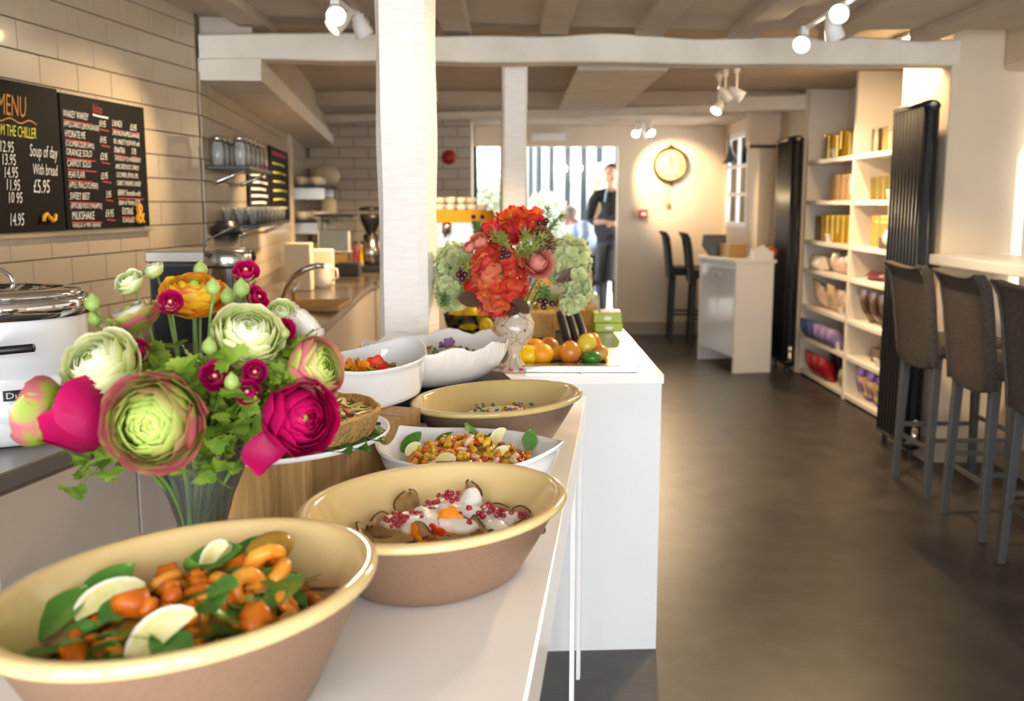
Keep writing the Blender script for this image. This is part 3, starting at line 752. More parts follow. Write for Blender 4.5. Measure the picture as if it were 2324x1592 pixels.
row('SWEET BEET', 0.022, 0.374, 0.036, 0.64); row('3.95', 0.262, 0.366, 0.036, 0.6)
row('(APPLE,BEETROOT,PINEAPPLE)', 0.022, 0.406, 0.028, 0.55)
row('MiLKSHAKE', 0.026, 0.447, 0.042, 0.68); row('£4.95', 0.250, 0.440, 0.042, 0.62)
row('VANILLA or MINT BERRIES', 0.026, 0.476, 0.026, 0.62)
row('LWADI', 0.335, 0.092, 0.036, 0.62); row('£3.95', 0.468, 0.098, 0.036, 0.62)
row('LIME,MELON,APPLE,ORANGE)', 0.335, 0.124, 0.028, 0.55)
row('OR.. MAKE IT YOUR WAY with', 0.338, 0.158, 0.028, 0.52)
row('SINATRA', 0.338, 0.192, 0.032, 0.62); row('5.95', 0.470, 0.192, 0.034, 0.6)
row('CHOOSE UP TO 4 INGREDIENTS', 0.342, 0.222, 0.025, 0.54)
row('APPLE, BEETROOT, CARROT', 0.342, 0.254, 0.027, 0.52)
row('CUCUMBER, LEMON, LIME,', 0.345, 0.286, 0.027, 0.52)
row('CARROT, PINEAPPLE, GINGER!', 0.345, 0.318, 0.027, 0.50)
row('BERRY Smoothie with', 0.348, 0.358, 0.032, 0.60)
row('dates or honey £5.95', 0.350, 0.394, 0.032, 0.60)
row('EXTRAS', 0.372, 0.432, 0.038, 0.62); row('FLAXSEED  .95', 0.372, 0.464, 0.030, 0.70)
write(b2, L2)
for x0, x1, zt in ((0.012, 0.20, 0.092), (0.015, 0.175, 0.160), (0.016, 0.205, 0.226), (0.018, 0.205, 0.265), (0.020, 0.18, 0.305), (0.022, 0.195, 0.383), (0.026, 0.225, 0.455), (0.245, 0.31, 0.108), (0.25, 0.31, 0.168), (0.245, 0.305, 0.232), (0.245, 0.305, 0.304), (0.26, 0.31, 0.374), (0.335, 0.40, 0.101), (0.47, 0.54, 0.106), (0.338, 0.42, 0.200), (0.47, 0.52, 0.200), (0.348, 0.545, 0.367), (0.372, 0.45, 0.441), (0.26, 0.32, 0.449)):
    stroke(b2, [(x0, H2-zt-0.002), ((x0+x1)/2, H2-zt-0.004), (x1, H2-zt-0.006)], 0.005, Rr)
stroke(b2, [(0.205, H2-0.060), (0.255, H2-0.063), (0.31, H2-0.064)], 0.007, W)
am = smat(text_mesh('&', 0.115, 0.006, 'CENTER', 0.80), 'orange_plastic')
t = link('ampersand_ornament', am); wall_obj(t, 4.125, 0.036, 1.368); t.rotation_euler = (R(90), 0, WL_ANG)
tag(t, 'orange ampersand ornament fixed to the juice chalkboard', 'ornament')
b1 = board('menu_board', 'black chalkboard headed menu with prices and soup of the day', 3.03, 3.622, 1.350, 1.845)
H1 = 0.495
L1 = [('MENU', 0.255, H1-0.112, 0.098, 0.56, O), ('FROM THE CHILLER', 0.215, H1-0.178, 0.052, 0.52, Y),
      ('Soup of day', 0.410, H1-0.240, 0.060, 0.55, W), ('With bread', 0.420, H1-0.300, 0.054, 0.56, W), ('£5.95', 0.415, H1-0.362, 0.066, 0.64, W)]
for i, p in enumerate(('12.95', '13.95', '14.95', '11.95', '10 95')): L1.append((p, 0.252 + 0.006*i, H1-0.232-0.041*i, 0.052, 0.66, W))
L1.append(('14.95', 0.275, 0.024, 0.060, 0.60, W))
write(b1, L1)
stroke(b1, [(0.24 + 0.02*i, H1-0.128 - 0.007*math.sin(i*1.2)) for i in range(12)], 0.005, O)
sg = MB().tube([(-0.034, 0.0, -0.012), (-0.030, 0.0, 0.006), (-0.018, 0, 0.014), (0.0, 0, 0.0), (0.016, 0, -0.012), (0.030, 0, -0.006), (0.034, 0, 0.012)], [0.007, 0.008, 0.008, 0.009, 0.008, 0.008, 0.007], 8, flat=0.8).build('scroll_ornament', 'orange_plastic', smooth=True)
wall_obj(sg, 3.515, 0.034, 1.398); tag(sg, 'orange curled ornament on the menu chalkboard', 'ornament')
for s0, s1, zz0, zz1, lab in ((1.32, 2.35, 1.34, 1.70, 'small dark chalkboard behind the glasses, left of a pair'), (2.40, 3.60, 1.31, 1.85, 'small dark chalkboard with yellow chalk, right of a pair')):
    bb = board('small_menu_board', lab, s0, s1, zz0, zz1); wall_far(bb, s0, 0.010, zz0)
    W_, H_ = s1-s0, zz1-zz0
    for i in range(6):
        stroke(bb, [(0.1*W_, H_*(0.78-0.12*i)), (0.5*W_, H_*(0.79-0.12*i)), ((0.75+0.1*(i % 2))*W_, H_*(0.78-0.12*i))], 0.014, ('chalk_yellow' if s0 > 2 else 'chalk_white'))
    stroke(bb, [(0.1*W_, H_*0.92), (0.85*W_, H_*0.92)], 0.03, 'chalk_red')
t = MB().box((0, -0.02, 0), (1.24, 0, 0.012)).build('board_rail', 'steel_brushed'); wall_obj(t, 3.0, 0.011, 1.333); tag(t, 'thin ledge under the two menu chalkboards', 'ledge')
# ------------------------------------------------------------------ window bar and stools
t = thing('window_bar', 'pale bar shelf along the window behind the stools', 'bar', (2.29, 1.0, 0))
MB().box((0, -2.38, 1.115), (0.43, 4.448, 1.17)).build('bar_top', 'white_satin', t, bevel=0.006)
for y in (-2.0, 0.2, 2.7): MB().box((0.30, y, 0.95), (0.43, y+0.04, 1.115)).build('bracket', 'white_satin', t)
def make_stool(name, label, seat_m, leg_m, loc, rot, group):
    t = thing(name, label, 'bar stool', loc, rot, group)
    # tapering legs; the back pair runs up into the backrest
    for sx, sy in ((-1, 1), (-1, -1), (1, 1), (1, -1)):
        b = Vector((sx*0.205, sy*0.195, 0)); a = Vector((sx*0.185, sy*0.175, 0.72))
        m = MB(); w0, w1 = 0.0155, 0.021; vs = []
        for p, w in ((b, w0), (a, w1)):
            vs += [p + Vector((-w, -w, 0)), p + Vector((w, -w, 0)), p + Vector((w, w, 0)), p + Vector((-w, w, 0))]
        m.add(vs, [(3,2,1,0), (4,5,6,7), (0,1,5,4), (1,2,6,5), (2,3,7,6), (3,0,4,7)])
        m.build('leg', leg_m, t, bevel=0.003)
    for sy in (-1, 1): MB().box((-0.19, sy*0.188-0.008, 0.285), (0.19, sy*0.188+0.008, 0.305)).build('side_rail', leg_m, t)
    MB().box((0.185, -0.18, 0.33), (0.201, 0.18, 0.35)).build('foot_rail', leg_m, t)
    MB().box((-0.20, -0.18, 0.235), (-0.186, 0.18, 0.255)).build('back_rail', leg_m, t)
    MB().box((-0.205, -0.205, 0.70), (0.215, 0.205, 0.785)).build('seat', seat_m, t, bevel=0.025, seg=3)
    # backrest: curved shell, wider at the rolled top
    def sh(u, v, off):
        z = 0.665 + 0.47*v
        y = (u-0.5)*(0.40 + 0.03*v)
        x = -0.205 - 0.012*math.sin(v*PI) - 0.075*v**2.2 + 0.025*(1-(2*u-1)**2)*v - (0.02*max(0, v-0.93)/0.07)
        zz = z + 0.02*(2*u-1)**2*(1 if v > 0.5 else -0.4) - (0.035*(1-(2*u-1)**2) if v < 0.01 else 0)
        return Vector((x + off, y, zz))
    m = MB(); nu, nv = 8, 10
    vs = [sh(j/nu, i/nv, -0.02) for i in range(nv+1) for j in range(nu+1)] + [sh(j/nu, i/nv, 0.025) for i in range(nv+1) for j in range(nu+1)]
    w = nu+1; K = w*(nv+1); fs = []
    for i in range(nv):
        for j in range(nu):
            a = i*w+j; fs.append((a, a+w, a+w+1, a+1)); fs.append((K+a, K+a+1, K+a+w+1, K+a+w))
    for i in range(nv): fs.append((i*w, K+i*w, K+(i+1)*w, (i+1)*w)); fs.append((i*w+nu, (i+1)*w+nu, K+(i+1)*w+nu, K+i*w+nu))
    for j in range(nu): fs.append((j, j+1, K+j+1, K+j)); a = nv*w+j; fs.append((a, K+a, K+a+1, a+1))
    bk = m.add(vs, fs).build('backrest', seat_m, t, smooth=True, bevel=0.008)
    edge = MB()
    for u in (0.02, 0.98): edge.tube([sh(u, v/8, -0.022) for v in range(9)], 0.007, 6)
    edge.tube([sh(u/8, 0.985, -0.022) for u in range(9)], 0.008, 6)
    edge.build('piping', seat_m, bk, smooth=True)
    return t
st = make_stool('bar_stool', 'brown woven bar stool nearest the tall radiator', 'rattan', 'stool_leg', (2.245, 4.92, 0), R(1), 'woven bar stools at the window bar')
dup(st, (2.235, 4.295, 0), R(-1), 'brown woven bar stool in the middle of the three')
dup(st, (2.195, 3.66, 0), R(2), 'brown woven bar stool cut off by the right picture edge')
fs_ = make_stool('bar_stool', 'dark bar stool against the clock wall, left of two', 'stool_dark', 'stool_dark', (1.88, 10.45, 0), R(-4), 'dark bar stools by the clock wall')
dup(fs_, (2.02, 10.02, 0), R(-4), 'dark bar stool tucked behind the white cabinet, right of two')
# ------------------------------------------------------------------ radiators
def radiator(label, x, y0, y1, z0, z1):
    t = thing('column_radiator', label, 'radiator', (x, y0, 0))
    L = y1-y0; n = 9
    col = MB().tube([(0, 0, z0+0.03), (0, 0, z1-0.03)], 0.021, 10).mesh('column', 'black_radiator', True)
    for i in range(n):
        for dx in (0.0, 0.058):
            c = link('column', col, t); c.location = (dx, L*(i+0.5)/n, 0)
    for z in (z0+0.02, z1-0.02):
        MB().tube([(0.029, 0.0, z), (0.029, L, z)], 0.047, 14, flat=0.62).build('header', 'black_radiator', t, smooth=True)
    MB().box((0.015, 0.01, z0+0.04), (0.045, L-0.01, z1-0.04)).build('core', 'black_radiator', t)
    for y in (0.03, L-0.03): MB().tube([(0.029, y, z0), (0.029, y, 0.0)], 0.016, 8).build('foot', 'black_radiator', t)
    v = MB().tube([(0.03, -0.02, 0.10), (0.03, -0.02, 0.19)], 0.018, 12).build('valve', 'chrome', t, smooth=True)
    MB().ell((0.03, -0.02, 0.215), (0.022, 0.022, 0.03), 12, 8).build('valve_head', 'chrome', v, smooth=True)
    MB().tube([(0.03, -0.012, z1-0.02), (0.03, 0.0, z1-0.02)], 0.018, 12).build('bleed_plug', 'chrome', t)
    return t
radiator('tall black column radiator beside the nearest bar stool', 2.235, 5.46, 5.90, 0.07, 1.99)
radiator('tall black column radiator beyond the shelves, by the white cabinet', 2.335, 8.34, 8.80, 0.07, 1.99)
# ------------------------------------------------------------------ shelf unit with goods
mat('shelf_paint', (0.80, 0.73, 0.64), 0.5)
SH = thing('shelf_unit', 'built-in cream shelf unit of two columns full of goods', 'shelves', (2.46, 6.15, 0))
LY, DX = 2.25, 0.33
for y0, y1 in ((0, 0.03), (1.075, 1.115), (LY-0.03, LY)): MB().box((0, y0, 0), (DX, y1, 2.375)).build('upright', 'shelf_paint', SH, bevel=0.002)
MB().box((DX-0.012, 0.03, 0), (DX, LY-0.03, 2.375)).build('back_panel', 'shelf_paint', SH)
SZ = [0.05, 0.335, 0.60, 0.905, 1.14, 1.465, 1.79]
for z in SZ:
    for y0, y1 in ((0.03, 1.075), (1.115, LY-0.03)):
        MB().box((0.004, y0, z-0.032), (DX-0.012, y1, z)).build('shelf', 'shelf_paint', SH, bevel=0.002)
for nm, c, c2, rg, mt in (('gold_tin', (0.62, 0.40, 0.03), (0.50, 0.30, 0.02), 0.25, 0.6), ('copper_tin', (0.55, 0.27, 0.05), (0.45, 0.2, 0.03), 0.3, 0.4), ('olive_tin', (0.26, 0.20, 0.05), (0.17, 0.12, 0.03), 0.3, 0.4),
                     ('brown_tin', (0.16, 0.09, 0.02), (0.10, 0.05, 0.01), 0.35, 0.3)):
    mat(nm, c, rg, metal=mt, col2=c2, nscale=6)
for nm, c, c2 in (('pk_cream', (0.72, 0.58, 0.38), (0.55, 0.38, 0.2)), ('pk_pink', (0.72, 0.45, 0.36), (0.8, 0.7, 0.6)), ('pk_blue', (0.03, 0.06, 0.30), (0.10, 0.16, 0.45)), ('pk_lilac', (0.30, 0.20, 0.48), (0.45, 0.35, 0.6)),
                  ('pk_red', (0.50, 0.02, 0.03), (0.35, 0.01, 0.02)), ('pk_dark', (0.05, 0.022, 0.015), (0.15, 0.08, 0.06)), ('pk_green', (0.36, 0.42, 0.20), (0.2, 0.25, 0.1)), ('pk_purple', (0.14, 0.02, 0.30), (0.2, 0.05, 0.38)),
                  ('pk_yellow', (0.75, 0.52, 0.18), (0.85, 0.7, 0.4)), ('pk_clear', (0.80, 0.72, 0.52), (0.95, 0.9, 0.8)), ('pk_maroon', (0.16, 0.02, 0.02), (0.12, 0.015, 0.02))):
    mat(nm, c, 0.3, col2=c2, nscale=22, ndetail=2)
def tin(y, z, x, r, h, m, label, group, square=False):
    t = thing('tea_tin', label, 'tin', (2.46+x, 6.15+y, z), 0, group)
    if square: MB().box((-r, -r, 0), (r, r, h*0.82)).build('body', m, t, bevel=0.004); MB().box((-r-0.001, -r-0.001, h*0.82), (r+0.001, r+0.001, h)).build('lid', m, t, bevel=0.004)
    else: MB().lathe([(r, 0), (r, h*0.82)], 20).build('body', m, t, smooth=False); MB().lathe([(r+0.0015, h*0.80), (r+0.0015, h*0.97), (r-0.004, h)], 20).build('lid', m, t)
    return t
def card(y, z, x=0.02, w=0.10, h=0.07):
    o = MB().box((0, 0, 0), (0.004, w, h)).build('price_card', 'paper'); o.location = (2.46+x, 6.15+y, z); o.rotation_euler = (0, R(-12), 0)
    tag(o, 'small white price card on the shelf edge', 'card', 'price cards on the shelf unit')
def pillow(name, y, z, x, w, h, d, m, label, group, rot=(0, 0, 0), cat='packet', band=None):
    """sealed bag: puffed in the middle, flat crimped ends; w along the shelf, h up, d deep"""
    t = thing(name, label, cat, (2.46+x, 6.15+y, z), 0, group)
    def P(u, v, s):
        e = (math.sin(PI*u)**0.5)*(math.sin(PI*v)**0.6)
        k = 1 + 0.15*noise.noise(Vector((u*5, v*5, y*7+s)))
        return Vector((s*d/2*e*k, (u-0.5)*w*(1-0.08*math.sin(PI*v)), v*h))
    m_ = MB()
    for s in (-1, 1): m_.grid(8, 8, lambda u, v: P(u, v, s))
    b = m_.build('bag', m, t, smooth=True); b.rotation_euler = rot
    if band:
        q = MB()
        for v0, v1 in ((0.0, 0.16), (0.80, 1.0)): q.grid(8, 2, lambda u, v: P(u, v0+(v1-v0)*v, -1) + Vector((-0.003, 0, 0)))
        for k in range(2): q.ell((-d/2-0.002, (-0.18+0.34*k)*w, h*0.48), (0.004, w*0.09, h*0.20), 10, 6)
        bb = q.build('print_band', band, t, smooth=True); bb.rotation_euler = rot
    return t
g = 'tins on the shelf unit'
for i in range(6): tin(1.27+0.145*i, SZ[6], 0.11+0.02*(i % 2), 0.062, 0.185+0.02*((i+1) % 3 == 0), 'gold_tin', 'bright gold tin on the top shelf, far column', 'gold tins on the top far shelf')
for i in range(4): tin(0.42+0.155*i, SZ[6], 0.13, 0.062, 0.17, 'brown_tin' if i % 2 else 'olive_tin', ('dark brown' if i % 2 else 'olive gold') + ' tin on the top shelf, near column', 'tins on the top near shelf', i % 2 == 1)
for i in range(5): tin(1.30+0.13*i, SZ[5], 0.14, 0.052, 0.20, 'copper_tin', 'copper coloured carton on the second shelf, far column', 'copper cartons', True)
for i in range(6): tin(0.40+0.115*i, SZ[5], 0.14, 0.048, 0.165, 'olive_tin', 'olive tin on the second shelf, near column', 'olive tins')
for i in range(6): tin(1.32+0.128*i, SZ[4], 0.12, 0.058, 0.215, 'gold_tin', 'tall gold tin on the third shelf, far column', 'tall gold tins')
o = tin(2.10, SZ[4], 0.14, 0.07, 0.2, 'brown_tin', 'dark brown carton at the end of the third shelf', 'cartons', True)
pillow('glass_bottle', 1.20, SZ[5], 0.06, 0.10, 0.24, 0.09, 'pk_clear', 'shiny cellophane wrapped bottle at the end of the second shelf', 'wrapped gifts', cat='bottle')
for i in range(4): tin(0.22+0.16*i+0.15, SZ[4], 0.16, 0.07, 0.22, 'gold_tin', 'gold tin on the third shelf, near column', 'gold tins near column', True)
pillow('gift_basket', 0.42, SZ[4], 0.07, 0.34, 0.13, 0.13, 'pk_clear', 'cellophane topped basket on the third shelf, near column', 'wrapped gifts', cat='basket')
o = MB().box((0, 0, 0), (0.14, 0.30, 0.085)).build('brown_box', 'brown_tin', bevel=0.004); o.location = (2.48, 6.15+0.28, SZ[4]); tag(o, 'brown box in front of the gold tins on the third shelf', 'box')
pillow('sweet_bag', 1.96, SZ[3], 0.09, 0.34, 0.12, 0.16, 'pk_clear', 'glossy cellophane sweet bag on the fourth shelf', 'bags fourth shelf', (0, R(-20), 0))
for i in range(3): pillow('soft_toy', 1.30+0.16*i, SZ[3], 0.12, 0.15, 0.17-0.03*(i % 2), 0.12, 'pk_pink', 'pinkish cream packet leaning on the fourth shelf', 'packets on the fourth shelf', (0, R(-15), 0))
for i, m in enumerate(('pk_maroon', 'pk_blue')):
    pillow('folded_cloth', 0.85-0.36*i, SZ[3], 0.15, 0.40, 0.055, 0.20, m, ('dark red', 'dark blue')[i] + ' folded cloth on the fourth shelf, near column', 'cloths', cat='cloth')
for i in range(6): pillow('biscuit_packet', 1.30+0.15*i, SZ[2], 0.12+0.03*(i % 2), 0.19, 0.17+0.03*(i % 3), 0.10, ('pk_cream', 'pk_pink', 'pk_cream')[i % 3], 'beige biscuit packet leaning on the fifth shelf', 'beige packets', (R(6*(i % 3-1)), R(-22), 0))
for i in range(4): pillow('chocolate_bag', 0.30+0.19*i, SZ[2], 0.13, 0.21, 0.25, 0.10, 'pk_dark', 'dark brown chocolate bag on the fifth shelf, near column', 'chocolate bags', (0, R(-20), 0))
for i, m in enumerate(('pk_lilac', 'pk_lilac', 'pk_lilac', 'pk_blue', 'pk_blue')):
    pillow('crisp_packet', 1.40+0.17*i, SZ[1], 0.07, 0.22, 0.17, 0.12, m, ('lilac' if m == 'pk_lilac' else 'deep blue') + ' packet lying on the sixth shelf, far column', 'lilac and blue packets', (0, R(-28), 0))
for i in range(3): tin(0.30+0.2*i, SZ[1], 0.17, 0.085, 0.10, 'brown_tin', 'brown square tin under green packets on the sixth shelf', 'brown square tins', True)
for i in range(3): pillow('green_packet', 0.30+0.2*i, SZ[1]+0.10, 0.17, 0.19, 0.08, 0.12, 'pk_green', 'pale green packet on the sixth shelf, near column', 'green packets')
for i in range(3): pillow('red_packet', 1.60+0.17*i, SZ[0], 0.08, 0.21, 0.20, 0.11, 'pk_red', 'bright red packet leaning on the bottom shelf', 'red packets', (R(8), R(-25), 0))
for i in range(4): pillow('dark_packet', 1.30+0.19*i, SZ[0], 0.22, 0.20, 0.24, 0.08, 'pk_dark', 'dark packet behind the red packets on the bottom shelf', 'dark packets', (0, R(-12), 0))
pillow('green_packet', 1.20, SZ[0], 0.06, 0.10, 0.16, 0.08, 'pk_green', 'single pale green packet at the end of the bottom shelf', 'green packets bottom', (0, R(-12), 0))
for i in range(4): pillow('pasta_bag', 0.20+0.20*i, SZ[0], 0.11, 0.22, 0.25, 0.10, 'pk_yellow', 'yellow bag with purple print on the bottom shelf, near column', 'yellow bags', (0, R(-18), 0), band='pk_purple')
for y, z in ((1.55, SZ[6]), (1.60, SZ[4]), (0.35, SZ[5]), (1.20, SZ[2]), (1.25, SZ[1]), (0.30, SZ[2]), (0.42, SZ[1])): card(y, z)
# warm batten tucked behind the first beam, over the shelf unit
t = thing('shelf_light', 'warm light batten at the ceiling above the shelf unit', 'lamp', (2.20, 5.62, 2.372))
MB().box((-0.03, 0, -0.02), (0.03, 0.9, 0)).build('housing', 'lamp_white', t)
MB().box((-0.022, 0.02, -0.026), (0.022, 0.88, -0.02)).build('diffuser', 'bulb', t)
ld = bpy.data.lights.new('batten', 'AREA'); ld.shape = 'RECTANGLE'; ld.size = 0.04; ld.size_y = 0.85; ld.energy = 16; ld.color = (1.0, 0.70, 0.36)
lo = bpy.data.objects.new('batten', ld); COL.objects.link(lo); lo.location = (2.20, 6.07, 2.34)
# ------------------------------------------------------------------ clock wall
ck = thing('wall_clock', 'round antique pendulum clock on the far wall', 'clock', (1.715, 10.9, 1.851))
TM = RX(R(90))
mat('clock_frame', (0.10, 0.065, 0.025), 0.35, metal=0.5)
mat('clock_face', (0.72, 0.58, 0.30), 0.5, col2=(0.60, 0.46, 0.20), nscale=12)
MB().lathe([(0.150, 0.0), (0.188, 0.0), (0.194, 0.02), (0.185, 0.045), (0.168, 0.05), (0.158, 0.035)], 48, M=TM, cap=False).build('frame', 'clock_frame', ck, smooth=True)
fc = MB().lathe([(0.165, 0.0), (0.165, 0.03), (0.0005, 0.031)], 48, M=TM).build('dial', 'clock_face', ck)
for i in range(12):
    a = PI/2 - i*PI/6
    MB().box((-0.006, -0.034, -0.020), (0.006, -0.032, 0.020), M=TR(0.128*math.cos(a), 0, 0.128*math.sin(a)) @ RY(PI/2 - a)).build('numeral', 'black_plastic', fc)
MB().box((-0.006, -0.037, -0.02), (0.006, -0.035, 0.10)).build('minute_hand', 'black_plastic', ck)
MB().box((-0.007, -0.036, -0.015), (0.007, -0.0345, 0.07), M=RY(R(8))).build('hour_hand', 'black_plastic', ck)
MB().add([(-0.06, -0.03, 0.175), (0.06, -0.03, 0.175), (0, -0.03, 0.225), (-0.06, 0, 0.175), (0.06, 0, 0.175), (0, 0, 0.225)], [(0,1,2), (5,4,3), (0,3,4,1), (1,4,5,2), (2,5,3,0)]).build('crest', 'clock_frame', ck)
MB().add([(-0.05, -0.03, -0.18), (0.05, -0.03, -0.18), (0.02, -0.03, -0.225), (-0.05, 0, -0.18), (0.05, 0, -0.18), (0.02, 0, -0.225)], [(2,1,0), (3,4,5), (1,4,3,0), (2,5,4,1), (0,3,5,2)]).build('drop', 'clock_frame', ck)
pd = MB().tube([(-0.02, -0.02, -0.19), (-0.015, -0.02, -0.40)], 0.006, 8).build('pendulum_rod', 'brass', ck)
MB().lathe([(0.03, 0), (0.03, 0.012), (0.0005, 0.015)], 24, M=TR(-0.014, -0.012, -0.43) @ TM).build('pendulum_bob', 'brass', pd)
t = thing('alarm_call_point', 'small red and white fire call point on the far wall', 'alarm', (1.43, 10.9, 1.326))
MB().box((-0.048, -0.04, -0.048), (0.048, 0, 0.048)).build('housing', 'red_bell', t, bevel=0.006)
MB().box((-0.026, -0.045, -0.018), (0.026, -0.04, 0.018)).build('glass_panel', 'paper', t)
t = thing('exit_sign', 'pale exit sign box over the doorway', 'sign', (0.39, 10.9, 2.146))
MB().box((-0.18, -0.05, -0.035), (0.18, 0, 0.045)).build('housing', 'paper', t, bevel=0.006)
t = thing('air_conditioner', 'pale boxed air conditioner with a dark outlet slot near the small window', 'air conditioner', (2.30, 9.26, 2.11))
MB().box((-0.14, -0.10, -0.14), (0.14, 0.09, 0.155)).build('casing', 'wall_paint', t, bevel=0.008)
MB().box((-0.14, -0.095, -0.165), (0.10, 0.06, -0.14)).build('outlet', 'black_plastic', t)
# hanging ornament by the small window
o = MB().lathe([(0.008, 0.16), (0.014, 0.05), (0.03, -0.02), (0.065, -0.09), (0.10, -0.12), (0.095, -0.125), (0.05, -0.09)], 20, cap=False).build('funnel_ornament', 'stool_leg', smooth=True)
o.location = (2.24, 10.35, 1.98); o.rotation_euler = (0, R(-8), 0); tag(o, 'dark funnel shaped ornament hanging in front of the small window', 'ornament')
# ------------------------------------------------------------------ white cabinet at the far end
fc = thing('display_cabinet', 'white cabinet with two doors in front of the dark stools', 'cabinet', (1.895, 8.36, 0), R(11))
MB().box((0, 0, 0), (0.34, 0.03, 0.94)).build('end_panel', 'white_satin', fc)
MB().box((0, 0.79, 0), (0.34, 0.82, 0.94)).build('end_panel', 'white_satin', fc)
MB().box((0.02, 0.03, 0.13), (0.34, 0.79, 0.94)).build('body', 'white_satin', fc)
MB().box((-0.02, -0.012, 0.94), (0.36, 0.835, 0.97)).build('worktop', 'white_satin', fc, bevel=0.003)
for i in range(2):
    d = MB().box((0.002, 0.035+0.378*i, 0.14), (0.02, 0.408+0.378*i, 0.895)).build('door', 'white_gloss', fc, bevel=0.002)
    y = 0.34 if i == 0 else 0.47
    MB().tube([(0.002, y, 0.835), (-0.012, y, 0.835), (-0.012, y, 0.80), (0.002, y, 0.80)], 0.008, 8).build('handle', 'steel_brushed', d)
o = MB().box((0, 0, 0), (0.16, 0.24, 0.115)).build('wooden_crate', 'pine', bevel=0.004); o.location = (1.925, 8.78, 0.97); o.rotation_euler = (0, 0, R(11)); tag(o, 'amber wooden box on the white cabinet', 'box')
vs = [(0, 0.0, 0.0), (0.16, 0.0, 0.0), (0.16, 0.02, 0.19), (-0.05, 0.02, 0.19), (-0.06, 0.02, 0.09)]
o = MB().add([Vector(v) for v in vs] + [Vector(v) + Vector((0, 0.02, 0)) for v in vs], [(0,1,2,3,4), (9,8,7,6,5)] + [(i, i+5, (i+1) % 5+5, (i+1) % 5) for i in range(5)]).build('display_screen', 'stool_leg')
o.location = (1.80, 9.08, 0.97); tag(o, 'dark angled screen standing on the white cabinet', 'screen')
nap = MB()
for i in range(7): nap.add([(random.uniform(-.01, .01), random.uniform(-.01, .01), 0.012*i), (0.16, 0.0, 0.012*i), (0.15, 0.14, 0.012*i+0.01), (0.0, 0.13, 0.012*i+0.012)], [(0, 1, 2, 3)])
nap.prism([(0.0, 0.0), (0.17, 0.0), (0.16, 0.14), (0.0, 0.13)], 0, 0.07); nap.add([(0.02, 0.02, 0.07), (0.14, 0.02, 0.07), (0.08, 0.03, 0.13), (0.14, 0.12, 0.07), (0.02, 0.11, 0.07), (0.09, 0.09, 0.12)], [(0, 1, 2), (3, 4, 5), (0, 2, 5, 4), (1, 3, 5, 2)])
o = nap.build('napkin_stack', 'paper'); o.location = (2.05, 8.42, 0.97); tag(o, 'crumpled stack of white napkins on the white cabinet', 'napkins')
mat('tomato_orange', (0.75, 0.16, 0.02), 0.3)
o = MB().ell((0, 0, 0.05), (0.05, 0.05, 0.05), 14, 10).build('orange_fruit', 'tomato_orange', smooth=True); o.location = (2.25, 8.62, 0.97); tag(o, 'single orange fruit on the white cabinet by the radiator', 'fruit')
# ------------------------------------------------------------------ ceiling heater panel
t = thing('ceiling_panel', 'flat pale heater panel hung below the middle ceiling', 'panel', (0.635, 7.0, 2.20))
MB().box((-0.26, -1.15, 0), (0.26, 1.2, 0.028)).build('panel', 'beam_paint', t, bevel=0.003)
for x in (-0.2, 0.2):
    for y in (-1.0, 1.0): MB().tube([(x, y, 0.028), (x, y, 0.18)], 0.006, 6).build('hanger', 'steel', t)
# ------------------------------------------------------------------ spot light tracks
def track(label, a, b, heads, zc, power, angle=70, col=(1.0, 0.73, 0.43)):
    t = thing('track_light', label, 'lamp', (a[0], a[1], zc))
    d = Vector((b[0]-a[0], b[1]-a[1], 0))
    MB().tube([(0, 0, -0.02), tuple(d + Vector((0, 0, -0.02)))], 0.013, 8).build('track', 'lamp_white', t)
    for p, aim in heads:
        p = Vector(p) - Vector((a[0], a[1], zc)); aim = Vector(aim).normalized()
        tr = Vector((p.x, p.y, -0.02))
        MB().box((tr.x-0.018, tr.y-0.018, -0.075), (tr.x+0.018, tr.y+0.018, -0.015)).build('adapter', 'lamp_white', t, bevel=0.004)
        MB().tube([tr + Vector((0, 0, -0.05)), (p.x, p.y, p.z+0.02)], 0.009, 8).build('arm', 'lamp_white', t)
        M = TR(*p) @ Vector((0, 0, 1)).rotation_difference(aim).to_matrix().to_4x4()
        h = MB().lathe([(0.006, -0.065), (0.020, -0.05), (0.034, 0.0), (0.042, 0.05), (0.040, 0.052), (0.036, 0.04), (0.03, 0.036)], 24, M=M, cap=False).build('lamp_head', 'lamp_white', t, smooth=True)
        MB().lathe([(0.036, 0.036), (0.034, 0.043), (0.0005, 0.046)], 20, M=M).build('bulb', 'bulb', h)
        ld = bpy.data.lights.new('spot', 'SPOT'); ld.energy = power; ld.spot_size = R(angle); ld.spot_blend = 0.6; ld.color = col; ld.shadow_soft_size = 0.035
        lo = bpy.data.objects.new('spot', ld); COL.objects.link(lo)
        q = Vector((a[0], a[1], zc)) + p + aim*0.062
        lo.location = q; lo.rotation_euler = aim.to_track_quat('-Z', 'Y').to_euler()
    return t
SP = 75
track('white spot track on the ceiling above the bar stools', (1.345, 4.05), (1.36, 4.85), [((1.345, 4.72, 2.185), (-1.35, -2.3, -1.35)), ((1.350, 4.32, 2.185), (0.35, 0.35, -0.8)), ((1.345, 4.20, 2.225), (-1.45, -2.5, -1.35))], 2.268, SP)
track('white spot track near the tiled wall, left of the big post', (-0.72, 3.9), (-0.65, 4.6), [((-0.715, 4.28, 2.20), (-0.6, -0.35, -0.6)), ((-0.655, 4.42, 2.21), (0.35, 0.3, -0.8)), ((-0.70, 4.08, 2.2), (0.45, -2.1, -1.35))], 2.268, 40)
